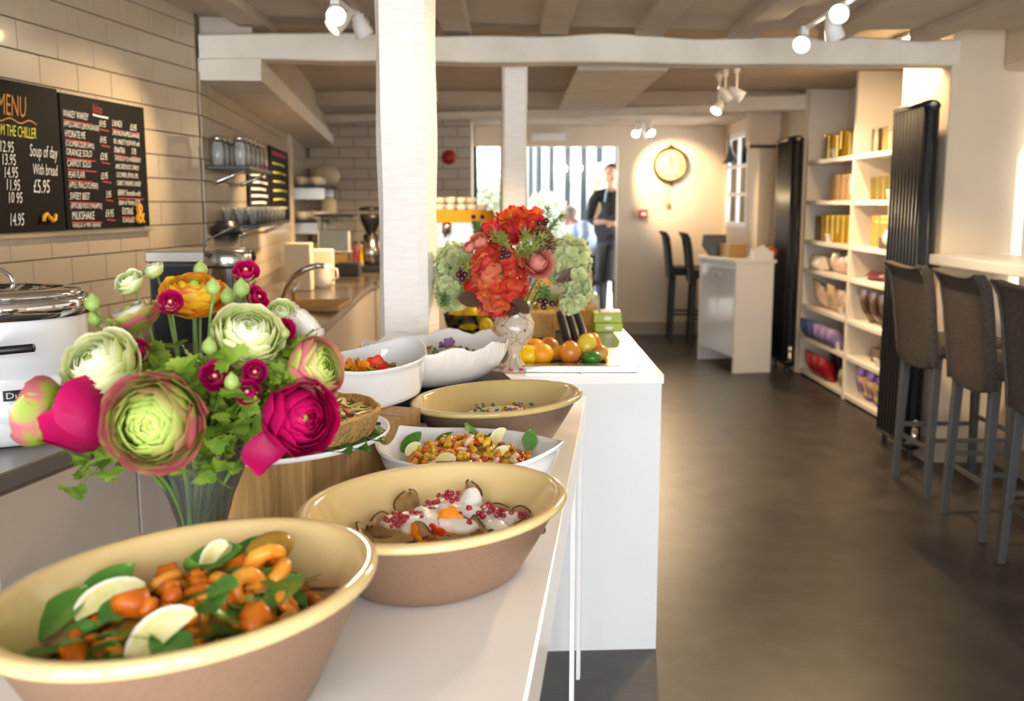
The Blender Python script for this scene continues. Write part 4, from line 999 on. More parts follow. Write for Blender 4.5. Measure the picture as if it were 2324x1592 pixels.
track('white spot track behind the cross beam, before the shelf unit', (1.47, 6.5), (1.47, 7.35), [((1.467, 7.2, 2.125), (-0.5, -0.45, -0.7)), ((1.468, 7.0, 2.19), (0.7, 0.1, -0.6)), ((1.50, 6.8, 2.175), (0.8, -0.2, -0.6))], 2.38, SP)
track('far spot lights near the clock', (1.25, 10.2), (1.42, 10.2), [((1.258, 10.2, 2.155), (-0.3, -0.8, -0.5)), ((1.392, 10.2, 2.165), (0.25, -0.75, -0.5)), ((1.33, 10.28, 2.14), (0.5, 0.75, -0.55))], 2.27, SP)
track('kitchen spot lights over the sink, hidden behind the big post', (-0.55, 6.2), (-0.55, 7.1), [((-0.55, 6.3, 2.2), (-0.95, -0.15, -1.25)), ((-0.55, 6.8, 2.2), (-0.9, 0.35, -1.15)), ((-0.55, 7.05, 2.2), (-0.35, 0.9, -0.9))], 2.38, 120)
# ------------------------------------------------------------------ people by the doorway
mat('skin', (0.55, 0.30, 0.20), 0.55)
mat('skin_tan', (0.42, 0.21, 0.14), 0.55)
mat('hair_dark', (0.035, 0.02, 0.012), 0.6)
mat('hair_grey', (0.30, 0.26, 0.22), 0.7)
mat('cloth_black', (0.012, 0.012, 0.014), 0.8)
mat('cloth_apron', (0.030, 0.032, 0.038), 0.8, wave=(26, 0.0, 'X', (0.14, 0.14, 0.15), 0.35))
mat('cloth_blue', (0.45, 0.56, 0.74), 0.8)
mat('cloth_trouser', (0.03, 0.035, 0.05), 0.8)
def remesh(o, vox, sm=6):
    m = o.modifiers.new('remesh', 'REMESH'); m.mode = 'VOXEL'; m.voxel_size = vox; m.use_smooth_shade = True
    s = o.modifiers.new('smooth', 'SMOOTH'); s.factor = 0.5; s.iterations = sm
    return o
def head(mb, c, yaw, tilt=0.0, s=1.0):
    """skull, jaw, nose, ears, lips, eye sockets; face looks along local -y"""
    M = TR(*c) @ RZ(yaw) @ RX(tilt)
    def e(p, r): mb.ell(M @ Vector([k*s for k in p]), tuple(k*s for k in r), 16, 12, M=(RZ(yaw) @ RX(tilt)))
    e((0, 0.012, 0.03), (0.074, 0.092, 0.092)); e((0, -0.022, -0.035), (0.056, 0.066, 0.078)); e((0, -0.048, -0.085), (0.034, 0.036, 0.03))
    e((0, -0.094, -0.012), (0.012, 0.020, 0.026)); e((0, -0.085, -0.058), (0.024, 0.012, 0.010))
    for k in (-1, 1): e((k*0.076, 0.012, -0.005), (0.010, 0.022, 0.034)); e((k*0.032, -0.078, 0.022), (0.020, 0.012, 0.010)); e((k*0.04, -0.06, -0.03), (0.026, 0.026, 0.028))
def hand(mb, w, d, up, side):
    """palm plus four fingers and a thumb, curled; w wrist, d pointing direction"""
    w = Vector(w); d = Vector(d).normalized(); up = Vector(up).normalized(); s = d.cross(up).normalized()*side
    mb.tube([w, w+d*0.05, w+d*0.095], [0.026, 0.036, 0.034], 10, flat=0.55)
    for i, L in enumerate((0.070, 0.080, 0.075, 0.058)):
        b = w + d*0.09 + s*(0.027-0.018*i)
        mb.tube([b, b+d*L*0.45-up*0.006, b+d*L*0.8-up*0.022, b+d*L*0.92-up*0.042], [0.0095, 0.009, 0.0085, 0.007], 8)
    b = w + d*0.03 + s*0.03
    mb.tube([b, b+s*0.022+d*0.025-up*0.008, b+s*0.024+d*0.055-up*0.02], [0.012, 0.011, 0.009], 8)
# standing server
P0 = Vector((1.155, 11.66, 0.10))
sv = thing('person', 'standing server in black top and striped apron in the doorway', 'person', P0)
b = MB()
head(b, (0.0, -0.02, 1.66), R(-25), R(10))
b.tube([(0, 0.01, 1.60), (0, 0.02, 1.52), (0, 0.02, 1.45)], [0.052, 0.054, 0.075], 14)
b.tube([(0, 0.02, 1.46), (0, 0.02, 1.36), (0, 0.015, 1.20), (0, 0.01, 1.06), (0, 0.01, 0.94), (0, 0.01, 0.86)], [0.10, 0.155, 0.145, 0.125, 0.155, 0.14], 18, flat=0.68)
for s in (-1, 1):
    b.tube([(0.06*s, 0.02, 1.45), (0.165*s, 0.02, 1.42), (0.20*s, 0.03, 1.36)], [0.06, 0.062, 0.055], 12)
    el = Vector((0.245*s, 0.0, 1.13)); wr = Vector((0.085*s, -0.20, 1.13))
    b.tube([(0.195*s, 0.03, 1.39), (0.225*s, 0.02, 1.26), el, (0.17*s, -0.10, 1.125), wr], [0.054, 0.047, 0.040, 0.036, 0.027], 12)
    hand(b, wr, (-0.75*s, -0.25, -0.12), (0, -0.6, 0.8), -s)
    b.tube([(0.085*s, 0.01, 0.92), (0.095*s, 0.0, 0.70), (0.09*s, 0.0, 0.50), (0.09*s, 0.02, 0.30), (0.088*s, 0.02, 0.09)], [0.088, 0.078, 0.057, 0.055, 0.038], 12)
    b.tube([(0.088*s, 0.03, 0.05), (0.092*s, -0.07, 0.035), (0.095*s, -0.15, 0.025)], [0.04, 0.04, 0.028], 10)
remesh(b.build('body', 'skin', sv), 0.0085)
h = MB(); h.ell((0.004, 0.022, 1.718), (0.090, 0.106, 0.090), 20, 12, M=RX(R(-10))); h.ell((0.0, 0.10, 1.715), (0.05, 0.045, 0.05), 14, 10)
remesh(h.build('hair', 'hair_dark', sv), 0.01, 2)
c = MB()
c.tube([(0, 0.02, 1.475), (0, 0.02, 1.36), (0, 0.015, 1.20), (0, 0.01, 1.06), (0, 0.01, 0.92)], [0.105, 0.168, 0.158, 0.138, 0.168], 18, flat=0.70)
for s in (-1, 1):
    c.tube([(0.05*s, 0.02, 1.46), (0.165*s, 0.02, 1.43), (0.205*s, 0.03, 1.36)], [0.066, 0.070, 0.064], 12)
    c.tube([(0.197*s, 0.03, 1.40), (0.228*s, 0.02, 1.26), (0.247*s, 0.0, 1.13), (0.19*s, -0.08, 1.126)], [0.064, 0.058, 0.052, 0.047], 12)
remesh(c.build('top', 'cloth_black', sv), 0.011)
c = MB()
c.tube([(0, 0.01, 0.98), (0, 0.01, 0.86), (0, 0.01, 0.80)], [0.15, 0.175, 0.165], 18, flat=0.74)
for s in (-1, 1): c.tube([(0.085*s, 0.01, 0.86), (0.098*s, 0.0, 0.62), (0.092*s, 0.0, 0.42), (0.09*s, 0.02, 0.10)], [0.10, 0.09, 0.072, 0.06], 12)
remesh(c.build('trousers', 'cloth_trouser', sv), 0.011)
ap = MB()
def apf(u, v):
    z = 1.36 - 0.92*v; w = 0.10 + (0.10 if v > 0.28 else 0.10*(v/0.28)**1.5)
    a = (u-0.5)*2
    return Vector((a*w, -0.128 - 0.012*math.cos(a*6) + 0.09*a*a, z))
ap.grid(14, 18, apf); ap.grid(14, 18, lambda u, v: apf(u, v) + Vector((0, 0.006, 0)))
ab = ap.build('apron', 'cloth_apron', sv, smooth=True)
for s in (-1, 1): MB().tube([(0.085*s, -0.115, 1.36), (0.075*s, -0.10, 1.44), (0.055*s, -0.03, 1.50), (0.045*s, 0.05, 1.50)], 0.012, 8, flat=0.5).build('strap', 'cloth_blue', ab, smooth=True)
# seated guest in a pale blue shirt, back to the room, leaning left over the table
P1 = Vector((0.80, 11.32, 0.10))
sg_ = thing('person', 'seated guest in a pale blue shirt leaning over a table outside the doorway', 'person', P1, R(-75))
b = MB()
head(b, (-0.20, -0.10, 1.20), R(-70), R(8))
b.tube([(-0.17, -0.06, 1.13), (-0.10, -0.03, 1.09), (-0.04, 0.0, 1.05)], [0.054, 0.058, 0.08], 12)
b.tube([(-0.05, 0, 1.08), (-0.01, 0.0, 0.95), (0.0, 0.0, 0.75), (0.0, 0.0, 0.55), (0, 0, 0.47)], [0.12, 0.175, 0.16, 0.165, 0.15], 18, flat=0.72)
for s in (-1, 1):
    b.tube([(-0.05+0.05*s, 0, 1.06), (-0.03+0.15*s, -0.01, 1.06), (-0.02+0.20*s, -0.02, 1.0), (-0.02+0.23*s, -0.10, 0.80), (-0.15+0.16*s, -0.30, 0.74)], [0.06, 0.064, 0.058, 0.045, 0.028], 12)
    hand(b, (-0.15+0.16*s, -0.30, 0.74), (-0.5, -0.7, -0.05), (0, 0, 1), -s)
    b.tube([(0.09*s, 0, 0.50), (0.11*s, -0.22, 0.50), (0.11*s, -0.42, 0.49), (0.11*s, -0.42, 0.25), (0.11*s, -0.40, 0.07), (0.11*s, -0.5, 0.04)], [0.09, 0.08, 0.062, 0.052, 0.042, 0.035], 12)
remesh(b.build('body', 'skin_tan', sg_), 0.0095)
h = MB(); h.ell((-0.175, -0.088, 1.245), (0.085, 0.082, 0.07), 18, 12); remesh(h.build('hair', 'hair_grey', sg_), 0.01, 2)
c = MB()
c.tube([(-0.06, 0, 1.10), (-0.01, 0.0, 0.95), (0.0, 0.0, 0.75), (0.0, 0.0, 0.52)], [0.125, 0.19, 0.178, 0.18], 18, flat=0.75)
for s in (-1, 1): c.tube([(-0.05+0.05*s, 0, 1.08), (-0.03+0.15*s, -0.01, 1.07), (-0.02+0.205*s, -0.02, 1.0), (-0.02+0.235*s, -0.10, 0.81), (-0.08+0.2*s, -0.2, 0.765)], [0.072, 0.078, 0.070, 0.058, 0.05], 12)
remesh(c.build('shirt', 'cloth_blue', sg_), 0.011)
c = MB()
for s in (-1, 1): c.tube([(0.08*s, 0.02, 0.52), (0.11*s, -0.22, 0.505), (0.11*s, -0.42, 0.49), (0.11*s, -0.42, 0.25), (0.11*s, -0.40, 0.10)], [0.105, 0.09, 0.073, 0.063, 0.058], 12)
remesh(c.build('trousers', 'cloth_trouser', sg_), 0.011)
def cafe_chair(label, loc, rot):
    t = thing('cafe_chair', label, 'chair', loc, rot, 'chairs by the doorway')
    MB().box((-0.21, -0.21, 0.42), (0.21, 0.21, 0.46)).build('seat', 'stool_dark', t, bevel=0.012)
    for sx in (-1, 1):
        for sy in (-1, 1): MB().tube([(0.18*sx, 0.18*sy, 0.42), (0.195*sx, 0.2*sy, 0)], [0.018, 0.013], 8).build('leg', 'stool_dark', t)
    MB().grid(8, 8, lambda u, v: Vector(((u-0.5)*0.44, 0.20 + 0.05*v + 0.03*(1-(2*u-1)**2), 0.46 + 0.44*v))).grid(8, 8, lambda u, v: Vector(((u-0.5)*0.44, 0.165 + 0.05*v + 0.03*(1-(2*u-1)**2), 0.46 + 0.44*v))).build('backrest', 'stool_dark', t, smooth=True)
    return t
cafe_chair('dark chair under the seated guest', (0.80, 11.32, 0.10), R(-75))
cafe_chair('dark chair with its back to the room in the doorway', (0.64, 10.60, 0.0), R(180))
t = thing('cafe_table', 'small pale table in front of the seated guest', 'table', (0.27, 11.42, 0.10))
MB().lathe([(0.26, 0.70), (0.30, 0.705), (0.30, 0.725), (0.0005, 0.726)], 32).build('tabletop', 'white_satin', t)
MB().tube([(0, 0, 0.02), (0, 0, 0.70)], 0.025, 12).build('pillar', 'stool_leg', t); MB().lathe([(0.2, 0), (0.2, 0.012), (0.03, 0.03)], 28).build('base', 'stool_leg', t)
# ------------------------------------------------------------------ oval mixing bowls
TZ = 0.87
def oval_bowl(label, c, rot, a, b, h, glaze, clay, base=0.60):
    t = thing('oval_bowl', label, 'bowl', (c[0], c[1], TZ), rot)
    out = [(base-0.03, 0.0), (base, 0.003), (base+0.03, 0.05*h)]
    for i in range(1, 9):
        q = i/8; out.append((base+0.03 + (0.935-base-0.03)*(q**0.92), h*(0.05 + 0.83*q)))
    MB().lathe([(0.0005, 0.0)] + out, 72, a, b, cap=False).build('outer_wall', clay, t, smooth=True)
    pr = [(0.930, 0.875*h), (0.968, 0.885*h), (0.993, 0.91*h), (1.0, 0.945*h), (0.993, 0.98*h), (0.97, 1.0*h), (0.94, 1.0*h), (0.915, 0.985*h), (0.900, 0.955*h)]
    for i in range(1, 9):
        q = i/8; pr.append((0.900 - (0.900-base+0.03)*(q**1.06), h*(0.955 - 0.83*q)))
    pr += [(base-0.10, 0.085*h), (0.25, 0.06*h), (0.0005, 0.055*h)]
    m = MB().lathe(pr, 72, a, b, cap=False)
    m.build('glazed_lining', glaze, t, smooth=True)
    return t
B1 = dict(c=(-0.362, 1.071), rot=R(57), a=0.237, b=0.184, h=0.16)
B2 = dict(c=(-0.118, 1.490), rot=R(56), a=0.239, b=0.189, h=0.125)
B3 = dict(c=(-0.033, 2.350), rot=R(49), a=0.243, b=0.178, h=0.12)
oval_bowl('oval cream lined bowl of prawn and lemon salad, nearest the camera', B1['c'], B1['rot'], B1['a'], B1['b'], B1['h'], 'bowl_glaze', 'bowl_clay')
oval_bowl('oval cream lined bowl of aubergine with pomegranate seeds', B2['c'], B2['rot'], B2['a'], B2['b'], B2['h'], 'bowl_glaze', 'bowl_clay')
oval_bowl('oval olive lined bowl of grain salad, furthest of the three', B3['c'], B3['rot'], B3['a'], B3['b'], B3['h'], 'bowl_glaze_old', 'bowl_clay_old')
# ------------------------------------------------------------------ risers on the table
wb = thing('wooden_block', 'oak plank block raising the quiche plate', 'riser', (-0.370, 1.713, TZ), math.atan2(0.94, 0.34))
MB().box((0, 0, 0), (0.026, 0.20, 0.125)).build('plank', 'oak', wb, bevel=0.0015)
for i in range(5): MB().box((0.0265+0.092*i, 0, 0), (0.118+0.092*i, 0.20, 0.125-0.0008*(i % 2))).build('plank', 'oak_shaded', wb, bevel=0.001)
o = MB().box((-0.14, -0.13, 0), (0.14, 0.13, 0.125)).build('slate_riser', 'slate', bevel=0.004); o.location = (-0.405, 2.385, TZ); o.rotation_euler = (0, 0, R(20)); tag(o, 'black slate riser under the white casserole dish', 'riser')
o = MB().box((-0.17, -0.16, 0), (0.19, 0.15, 0.080)).build('slate_riser', 'slate', bevel=0.004); o.location = (-0.185, 2.745, TZ); o.rotation_euler = (0, 0, R(12)); tag(o, 'black slate riser under the scalloped white bowl', 'riser')
# ------------------------------------------------------------------ white dishes
def white_dish(name, label, c, rot, a, b, z0, h, endlift, base, m, endw=0.30, n=96):
    t = thing(name, label, 'dish', (c[0], c[1], z0), rot)
    def lift(th):
        d0 = min(abs(math.atan2(math.sin(th), math.cos(th))), abs(math.atan2(math.sin(th-PI), math.cos(th-PI))))
        return endlift*math.exp(-(d0/endw)**2*0.5), 0.05*math.exp(-(d0/(endw*0.8))**2*0.5)
    pr = [(base-0.05, 0, 0), (base, 0.004, 0)]
    for i in range(1, 9): q = i/8; pr.append((base + (0.965-base)*(q**0.75), 0.004 + (h-0.012)*q, q**3))
    pr += [(0.985, h-0.005, 1), (0.992, h, 1), (0.985, h+0.003, 1), (0.965, h+0.002, 1), (0.95, h-0.006, 1)]
    for i in range(1, 9): q = i/8; pr.append((0.95 - (0.95-base+0.03)*(q**1.3), (h-0.006) - (h-0.018)*q, (1-q)**3))
    pr.append((0.0005, 0.011, 0))
    wts = [p[2] for p in pr]
    def fn(r, z, th, q):
        lz, lr = lift(th); return r*(1+lr*wts[q]), z + lz*wts[q]
    MB().lathe([(p[0], p[1]) for p in pr], n, a, b, fn=fn, cap=False).build('body', m, t, smooth=True)
    return t
CS = dict(c=(-0.356, 2.270), rot=R(66))
white_dish('casserole_dish', 'white oval dish of dill fish with orange petals on the risers', CS['c'], CS['rot'], 0.232, 0.128, 0.995, 0.088, 0.028, 0.90, 'porcelain', 0.46)
WB = dict(c=(-0.090, 1.955), rot=R(-22))
white_dish('salad_dish', 'white salad dish with turned-up ends holding yellow pasta salad', WB['c'], WB['rot'], 0.192, 0.168, TZ, 0.088, 0.024, 0.76, 'porcelain', 0.38)
# scalloped bowl with leaf veins
t = thing('scalloped_bowl', 'white scalloped bowl embossed like cabbage leaves', 'bowl', (-0.212, 2.735, 0.950), R(55))
pr = [(0.40, 0.0), (0.46, 0.003)]
for i in range(1, 13): q = i/12; pr.append((0.46 + 0.53*math.sin(q*PI/2)**1.0*1.0, 0.003 + 0.112*(1-math.cos(q*PI/2))**0.85))
no = len(pr); pr += [(0.985, 0.120), (0.965, 0.118)]
for i in range(1, 13): q = i/12; pr.append((0.965 - 0.54*(1-math.cos(q*PI/2))**0.9, 0.118 - 0.104*math.sin(q*PI/2)))
pr.append((0.0005, 0.013))
def cbf(r, z, th, q):
    w = max(0, (z-0.02)/0.1)
    sc = 0.5+0.5*math.cos(th*9+0.6*math.sin(th*3)); zz = z + w*w*0.016*(sc-0.6) + w*0.004*noise.noise(Vector((math.cos(th)*9, math.sin(th)*9, 0)))
    rr = r*(1 + 0.02*w*(sc-0.5))
    if q < no:
        v = noise.noise(Vector((th*9.0, z*14, 3.0))); vein = max(0.0, 1-abs(v)*5.0)
        rr *= 1 - 0.020*w*vein + 0.010*w*noise.noise(Vector((th*14, z*40, 1)))
    return rr, zz
MB().lathe(pr, 240, 0.245, 0.182, fn=cbf, cap=False).build('body', 'porcelain_warm', t, smooth=True)
# plate and quiche
t = white_dish('oval_plate', 'white oval plate under the quiche', (-0.430, 1.835), R(52), 0.222, 0.172, 0.9955, 0.016, 0.0, 0.72, 'porcelain')
mat('crust', (0.46, 0.265, 0.075), 0.8, col2=(0.36, 0.21, 0.07), nscale=40, bump=0.9, bscale=110)
mat('crust_top', (0.60, 0.36, 0.10), 0.8, col2=(0.50, 0.28, 0.07), nscale=50, bump=0.8, bscale=140)
mat('filling', (0.66, 0.50, 0.16), 0.6, col2=(0.50, 0.30, 0.07), nscale=26, bump=0.5, bscale=70)
q = thing('quiche', 'round golden vegetable quiche on leaves', 'quiche', (-0.412, 1.850, 1.012))
def crf(r, z, th, k): return r*(1 + 0.012*noise.noise(Vector((math.cos(th)*6, math.sin(th)*6, z*30))) ), z + (0.004*noise.noise(Vector((th*5, 1, r*9))) if z > 0.03 else 0)
MB().lathe([(0.140, 0), (0.146, 0.004), (0.160, 0.046)], 90, fn=crf, cap=False).lathe([(0.140, 0.0), (0.0005, 0.0005)], 40, cap=False).build('crust_wall', 'crust', q, smooth=True)
MB().lathe([(0.160, 0.046), (0.161, 0.050), (0.157, 0.0525), (0.153, 0.051), (0.147, 0.038)], 90, fn=crf, cap=False).build('crust_rim', 'crust_top', q, smooth=True)
MB().grid(60, 12, lambda u, v: Vector((0.150*(1-v)*math.cos(2*PI*u), 0.150*(1-v)*math.sin(2*PI*u), 0.038 + 0.004*noise.noise(Vector((math.cos(2*PI*u)*(1-v)*7, math.sin(2*PI*u)*(1-v)*7, 0))))), wrapu=True).build('filling', 'filling', q, smooth=True)
mat('courgette', (0.66, 0.54, 0.18), 0.5, col2=(0.50, 0.36, 0.09), nscale=60); mat('pepper_red', (0.62, 0.08, 0.02), 0.35); mat('herb', (0.055, 0.14, 0.022), 0.5, col2=(0.10, 0.20, 0.04), nscale=70)
mat('petal_violet', (0.26, 0.14, 0.36), 0.6)
rnd = random.Random(5)
strip = MB().box((-0.014, -0.004, 0), (0.014, 0.004, 0.003)).mesh('topping', 'courgette'); strip_r = MB().box((-0.020, -0.004, 0), (0.020, 0.004, 0.004)).mesh('topping', 'pepper_red')
strip_h = MB().box((-0.010, -0.0018, 0), (0.010, 0.0018, 0.003)).mesh('topping', 'herb')
pet = MB().ell((0, 0, 0.002), (0.009, 0.006, 0.003), 8, 6).mesh('topping', 'petal_violet')
for i in range(150):
    a = rnd.uniform(0, 2*PI); r = 0.138*math.sqrt(rnd.random())
    me = strip if i % 5 < 3 else (strip_h if i % 5 < 4 else (strip_r if i % 3 else pet))
    o = link('topping', me, q); o.location = (r*math.cos(a), r*math.sin(a), 0.040 + 0.002*rnd.random()); o.rotation_euler = (rnd.uniform(-.3, .3), rnd.uniform(-.3, .3), rnd.uniform(0, 6))
# leaves under the quiche
mat('leaf_dark', (0.040, 0.125, 0.018), 0.45, col2=(0.075, 0.19, 0.03), nscale=18)
mat('leaf_spinach', (0.06, 0.20, 0.022), 0.34, coat=0.1, col2=(0.12, 0.31, 0.045), nscale=22)
mat('leaf_bright', (0.10, 0.24, 0.035), 0.45, col2=(0.20, 0.36, 0.06), nscale=18)
def lobed_leaf(L, W, lobes, bend, name, m, seed=0, depth=0.28):
    n = 22; m_ = MB(); vs = []; rows = []
    for i in range(n+1):
        v = i/n
        w = W*math.sin(PI*min(1, v*0.94+0.06))**0.7*(1 - depth*abs(math.sin(v*lobes*PI)))*(1.0 if i < n else 0.02)
        z = bend*L*(v*v) ; x = L*v
        for s in (-1, -0.5, 0, 0.5, 1):
            vs.append((x, s*w, z + abs(s)*W*0.16 + 0.06*W*noise.noise(Vector((v*5, s*2, seed)))))
    fs = [(i*5+j, (i+1)*5+j, (i+1)*5+j+1, i*5+j+1) for i in range(n) for j in range(4)]
    m_.add(vs, fs); return m_.mesh(name, m, True)
oakleaf = lobed_leaf(0.088, 0.036, 4.0, -0.10, 'leaf', 'leaf_dark', 1)
n = 0
for i in range(24):
    a = R(-170 + 11.0*i + rnd.uniform(-4, 4)); rr = 0.108
    o = link('garnish_leaf', oakleaf); o.location = (-0.425 + rr*1.06*math.cos(a), 1.845 + rr*1.06*math.sin(a), 1.013 + 0.0012*(i % 3))
    o.rotation_euler = (rnd.uniform(-.15, .15), 0.02, a + rnd.uniform(-.7, .7)); o.scale = (rnd.uniform(0.75, 1.0),)*3
    tag(o, 'green lobed leaf tucked under the quiche', 'leaf', 'garnish leaves under the quiche')
# ------------------------------------------------------------------ food pieces
mat('squash', (0.80, 0.21, 0.01), 0.4, col2=(0.62, 0.12, 0.005), nscale=30)
mat('roast', (0.66, 0.26, 0.015), 0.45, col2=(0.36, 0.10, 0.01), nscale=45)
mat('prawn', (0.86, 0.25, 0.015), 0.35, col2=(0.88, 0.38, 0.04), nscale=50)
mat('potato', (0.42, 0.24, 0.03), 0.3, col2=(0.34, 0.17, 0.02), nscale=20, coat=0.3)
mat('lemon_rind', (0.82, 0.62, 0.04), 0.35); mat('lemon_pith', (0.90, 0.86, 0.68), 0.5); mat('lemon_flesh', (0.78, 0.70, 0.28), 0.3, col2=(0.88, 0.82, 0.46), nscale=60)
mat('tomato', (0.50, 0.05, 0.015), 0.25)
leafS = [lobed_leaf(0.062, 0.022, 0, -0.25, 'leaf', 'leaf_spinach', k, 0.0) for k in range(3)]
leafS += [lobed_leaf(0.05, 0.020, 0, 0.35, 'leaf', 'leaf_spinach', 7, 0.0)]
sq = [MB().ell((0, 0, 0), (0.017, 0.013, 0.011), 8, 6, jit=0.55, seed=k).mesh('chunk', 'squash', True) for k in range(4)]
ro = [MB().ell((0, 0, 0), (0.018, 0.012, 0.010), 8, 6, jit=0.6, seed=k+9).mesh('chunk', 'roast', True) for k in range(4)]
def prawn_mesh():
    pts = []; rad = []
    for i in range(12):
        a = R(-30 + 26*i); rr = 0.016 - 0.0006*i
        pts.append((rr*math.cos(a), rr*math.sin(a), 0.001*i)); rad.append(0.0095*(1-0.055*i)*(1+0.10*(i % 2)))
    return MB().tube(pts, rad, 10).mesh('prawn', 'prawn', True)
prawnM = prawn_mesh()
potM = MB().ell((0, 0, 0), (0.028, 0.020, 0.018), 14, 10).mesh('potato', 'potato', True)
def lemon_wedge(label, loc, rot, group, L=0.030, Rd=0.024, ang=70):
    t = thing('lemon_wedge', label, 'lemon', loc, 0, group); t.rotation_euler = rot
    m = MB(); n, k = 12, 8
    def P(u, a, s): # u along axis, a angle
        r = Rd*s*math.sqrt(max(0, 1-(u*0.98)**2)); return Vector((u*L*(1 if s > 0.98 else 0.96), r*math.cos(a), r*math.sin(a)))
    A = R(ang/2)
    MB().grid(n, k, lambda u, v: P(2*u-1, PI/2 - A + 2*A*v, 1.0)).build('rind', 'lemon_rind', t, smooth=True)
    pt = MB(); fl = MB()
    for s in (-1, 1):
        a = PI/2 + s*A
        pt.grid(n, 2, lambda u, v: P(2*u-1, a, 1.0-0.14*v)); fl.grid(n, 4, lambda u, v: P((2*u-1)*1.0, a, 0.86*(1-v)))
    pt.build('pith', 'lemon_pith', t, smooth=True); fl.build('flesh', 'lemon_flesh', t, smooth=True)
    return t
def piece(name, me, loc, rot, sc, label, cat, group):
    o = link(name, me); o.location = loc; o.rotation_euler = rot; o.scale = (sc,)*3; tag(o, label, cat, group); return o
def in_oval(B, u, v):   # unit disc -> world, in the bowl's own axes
    c, s = math.cos(B['rot']), math.sin(B['rot'])
    x, y = u*B['a'], v*B['b']; return B['c'][0] + x*c - y*s, B['c'][1] + x*s + y*c
rnd = random.Random(11)
def RR(): return (rnd.uniform(-0.9, 0.9), rnd.uniform(-0.9, 0.9), rnd.uniform(0, 6.28))
def mound(label, name, B, rad, z0, h, m, seed, n=60, cat='salad', off=(0, 0)):
    mb = MB()
    def f(u, v):
        r = rad*v; x, y = in_oval(B, r*math.cos(2*PI*u)+off[0], r*math.sin(2*PI*u)+off[1])
        k = noise.noise(Vector((x*60, y*60, seed)))*0.5 + noise.noise(Vector((x*140, y*140, seed)))*0.3
        return Vector((x, y, z0 + h*(1-v*v) + 0.012*k*(1-v**6)))
    mb.grid(n, 16, f, wrapu=True)
    o = mb.build(name, m, smooth=True); tag(o, label, cat); stuff(o); return o
mat('salad_mix', (0.45, 0.17, 0.02), 0.4, col2=(0.10, 0.17, 0.025), nscale=38, nmix=(0.46, 0.56), coat=0.2)
# bowl of prawn salad
mound('roasted vegetable salad filling the nearest oval bowl', 'prawn_salad', B1, 0.71, 0.946, 0.055, 'salad_mix', 1)
def z1(x, y):
    c, s = math.cos(-B1['rot']), math.sin(-B1['rot']); dx, dy = x-B1['c'][0], y-B1['c'][1]
    u, v = (dx*c - dy*s)/B1['a'], (dx*s + dy*c)/B1['b']; q = min(1.0, (u*u+v*v)/0.50); return 0.946 + 0.055*(1-q)
for i in range(165):
    a = rnd.uniform(0, 6.28); r = 0.66*math.sqrt(rnd.random()); x, y = in_oval(B1, r*math.cos(a), r*math.sin(a)); z = z1(x, y) + rnd.uniform(0.004, 0.016)
    if i % 3 == 0: piece('squash_chunk', sq[i % 4], (x, y, z), RR(), rnd.uniform(0.55, 1.0), 'orange roasted squash chunk in the prawn salad', 'squash', 'squash chunks in the prawn salad')
    elif i % 3 == 1: piece('roast_vegetable', ro[i % 4], (x, y, z), RR(), rnd.uniform(0.55, 1.0), 'browned roast vegetable piece in the prawn salad', 'vegetable', 'roast vegetables in the prawn salad')
    else: piece('spinach_leaf', leafS[i % 4], (x, y, z+0.004), (rnd.uniform(-.6, .6), rnd.uniform(-.6, .4), rnd.uniform(0, 6.28)), rnd.uniform(0.6, 0.95), 'dark green spinach leaf in the prawn salad', 'leaf', 'spinach leaves in the prawn salad')
for k, (x, y, rz, ry, sc) in enumerate(((-0.528, 0.968, 0.3, -0.3, 1.15), (-0.518, 1.026, 1.2, -0.7, 1.1), (-0.499, 1.084, 0.8, -0.8, 1.15), (-0.363, 1.215, 0.6, -0.6, 1.1), (-0.402, 1.166, 0.4, -0.5, 1.0), (-0.266, 1.055, 1.4, -0.4, 0.95), (-0.489, 0.949, 0.2, -0.3, 1.1), (-0.431, 0.973, 0.0, -0.2, 1.1), (-0.262, 1.090, 2.2, -0.4, 0.85), (-0.440, 0.944, 0.4, -0.3, 1.0), (-0.319, 1.012, 2.0, -0.3, 0.9))):  # listed salad pieces: taken from image pixels, then scaled about the camera
    piece('spinach_leaf', leafS[k % 3], (x, y, z1(x, y)+0.028), (rnd.uniform(-.5, .5), ry, rz), sc*1.15, 'dark green spinach leaf in the prawn salad', 'leaf', 'spinach leaves in the prawn salad')
lg = 'lemon wedges in the prawn salad'
lemon_wedge('long lemon wedge lying on the left of the prawn salad', (-0.453, 1.065, 1.000), (R(-80), R(-14), R(38)), lg, 0.042, 0.030)
lemon_wedge('lemon wedge standing at the back of the prawn salad', (-0.364, 1.166, 1.014), (R(-84), R(-50), R(15)), lg, 0.026, 0.026)
lemon_wedge('lemon wedge at the front rim of the prawn salad', (-0.356, 0.960, 1.004), (R(-84), R(-30), R(40)), lg, 0.042, 0.034)
lemon_wedge('pale lemon sliver between prawns at the right of the salad', (-0.290, 1.099, 1.000), (R(-86), R(-8), R(10)), lg, 0.024, 0.018, 50)
lemon_wedge('half buried lemon wedge in the middle of the prawn salad', (-0.385, 1.014, 0.987), (R(-88), R(-20), R(35)), lg, 0.030, 0.024)
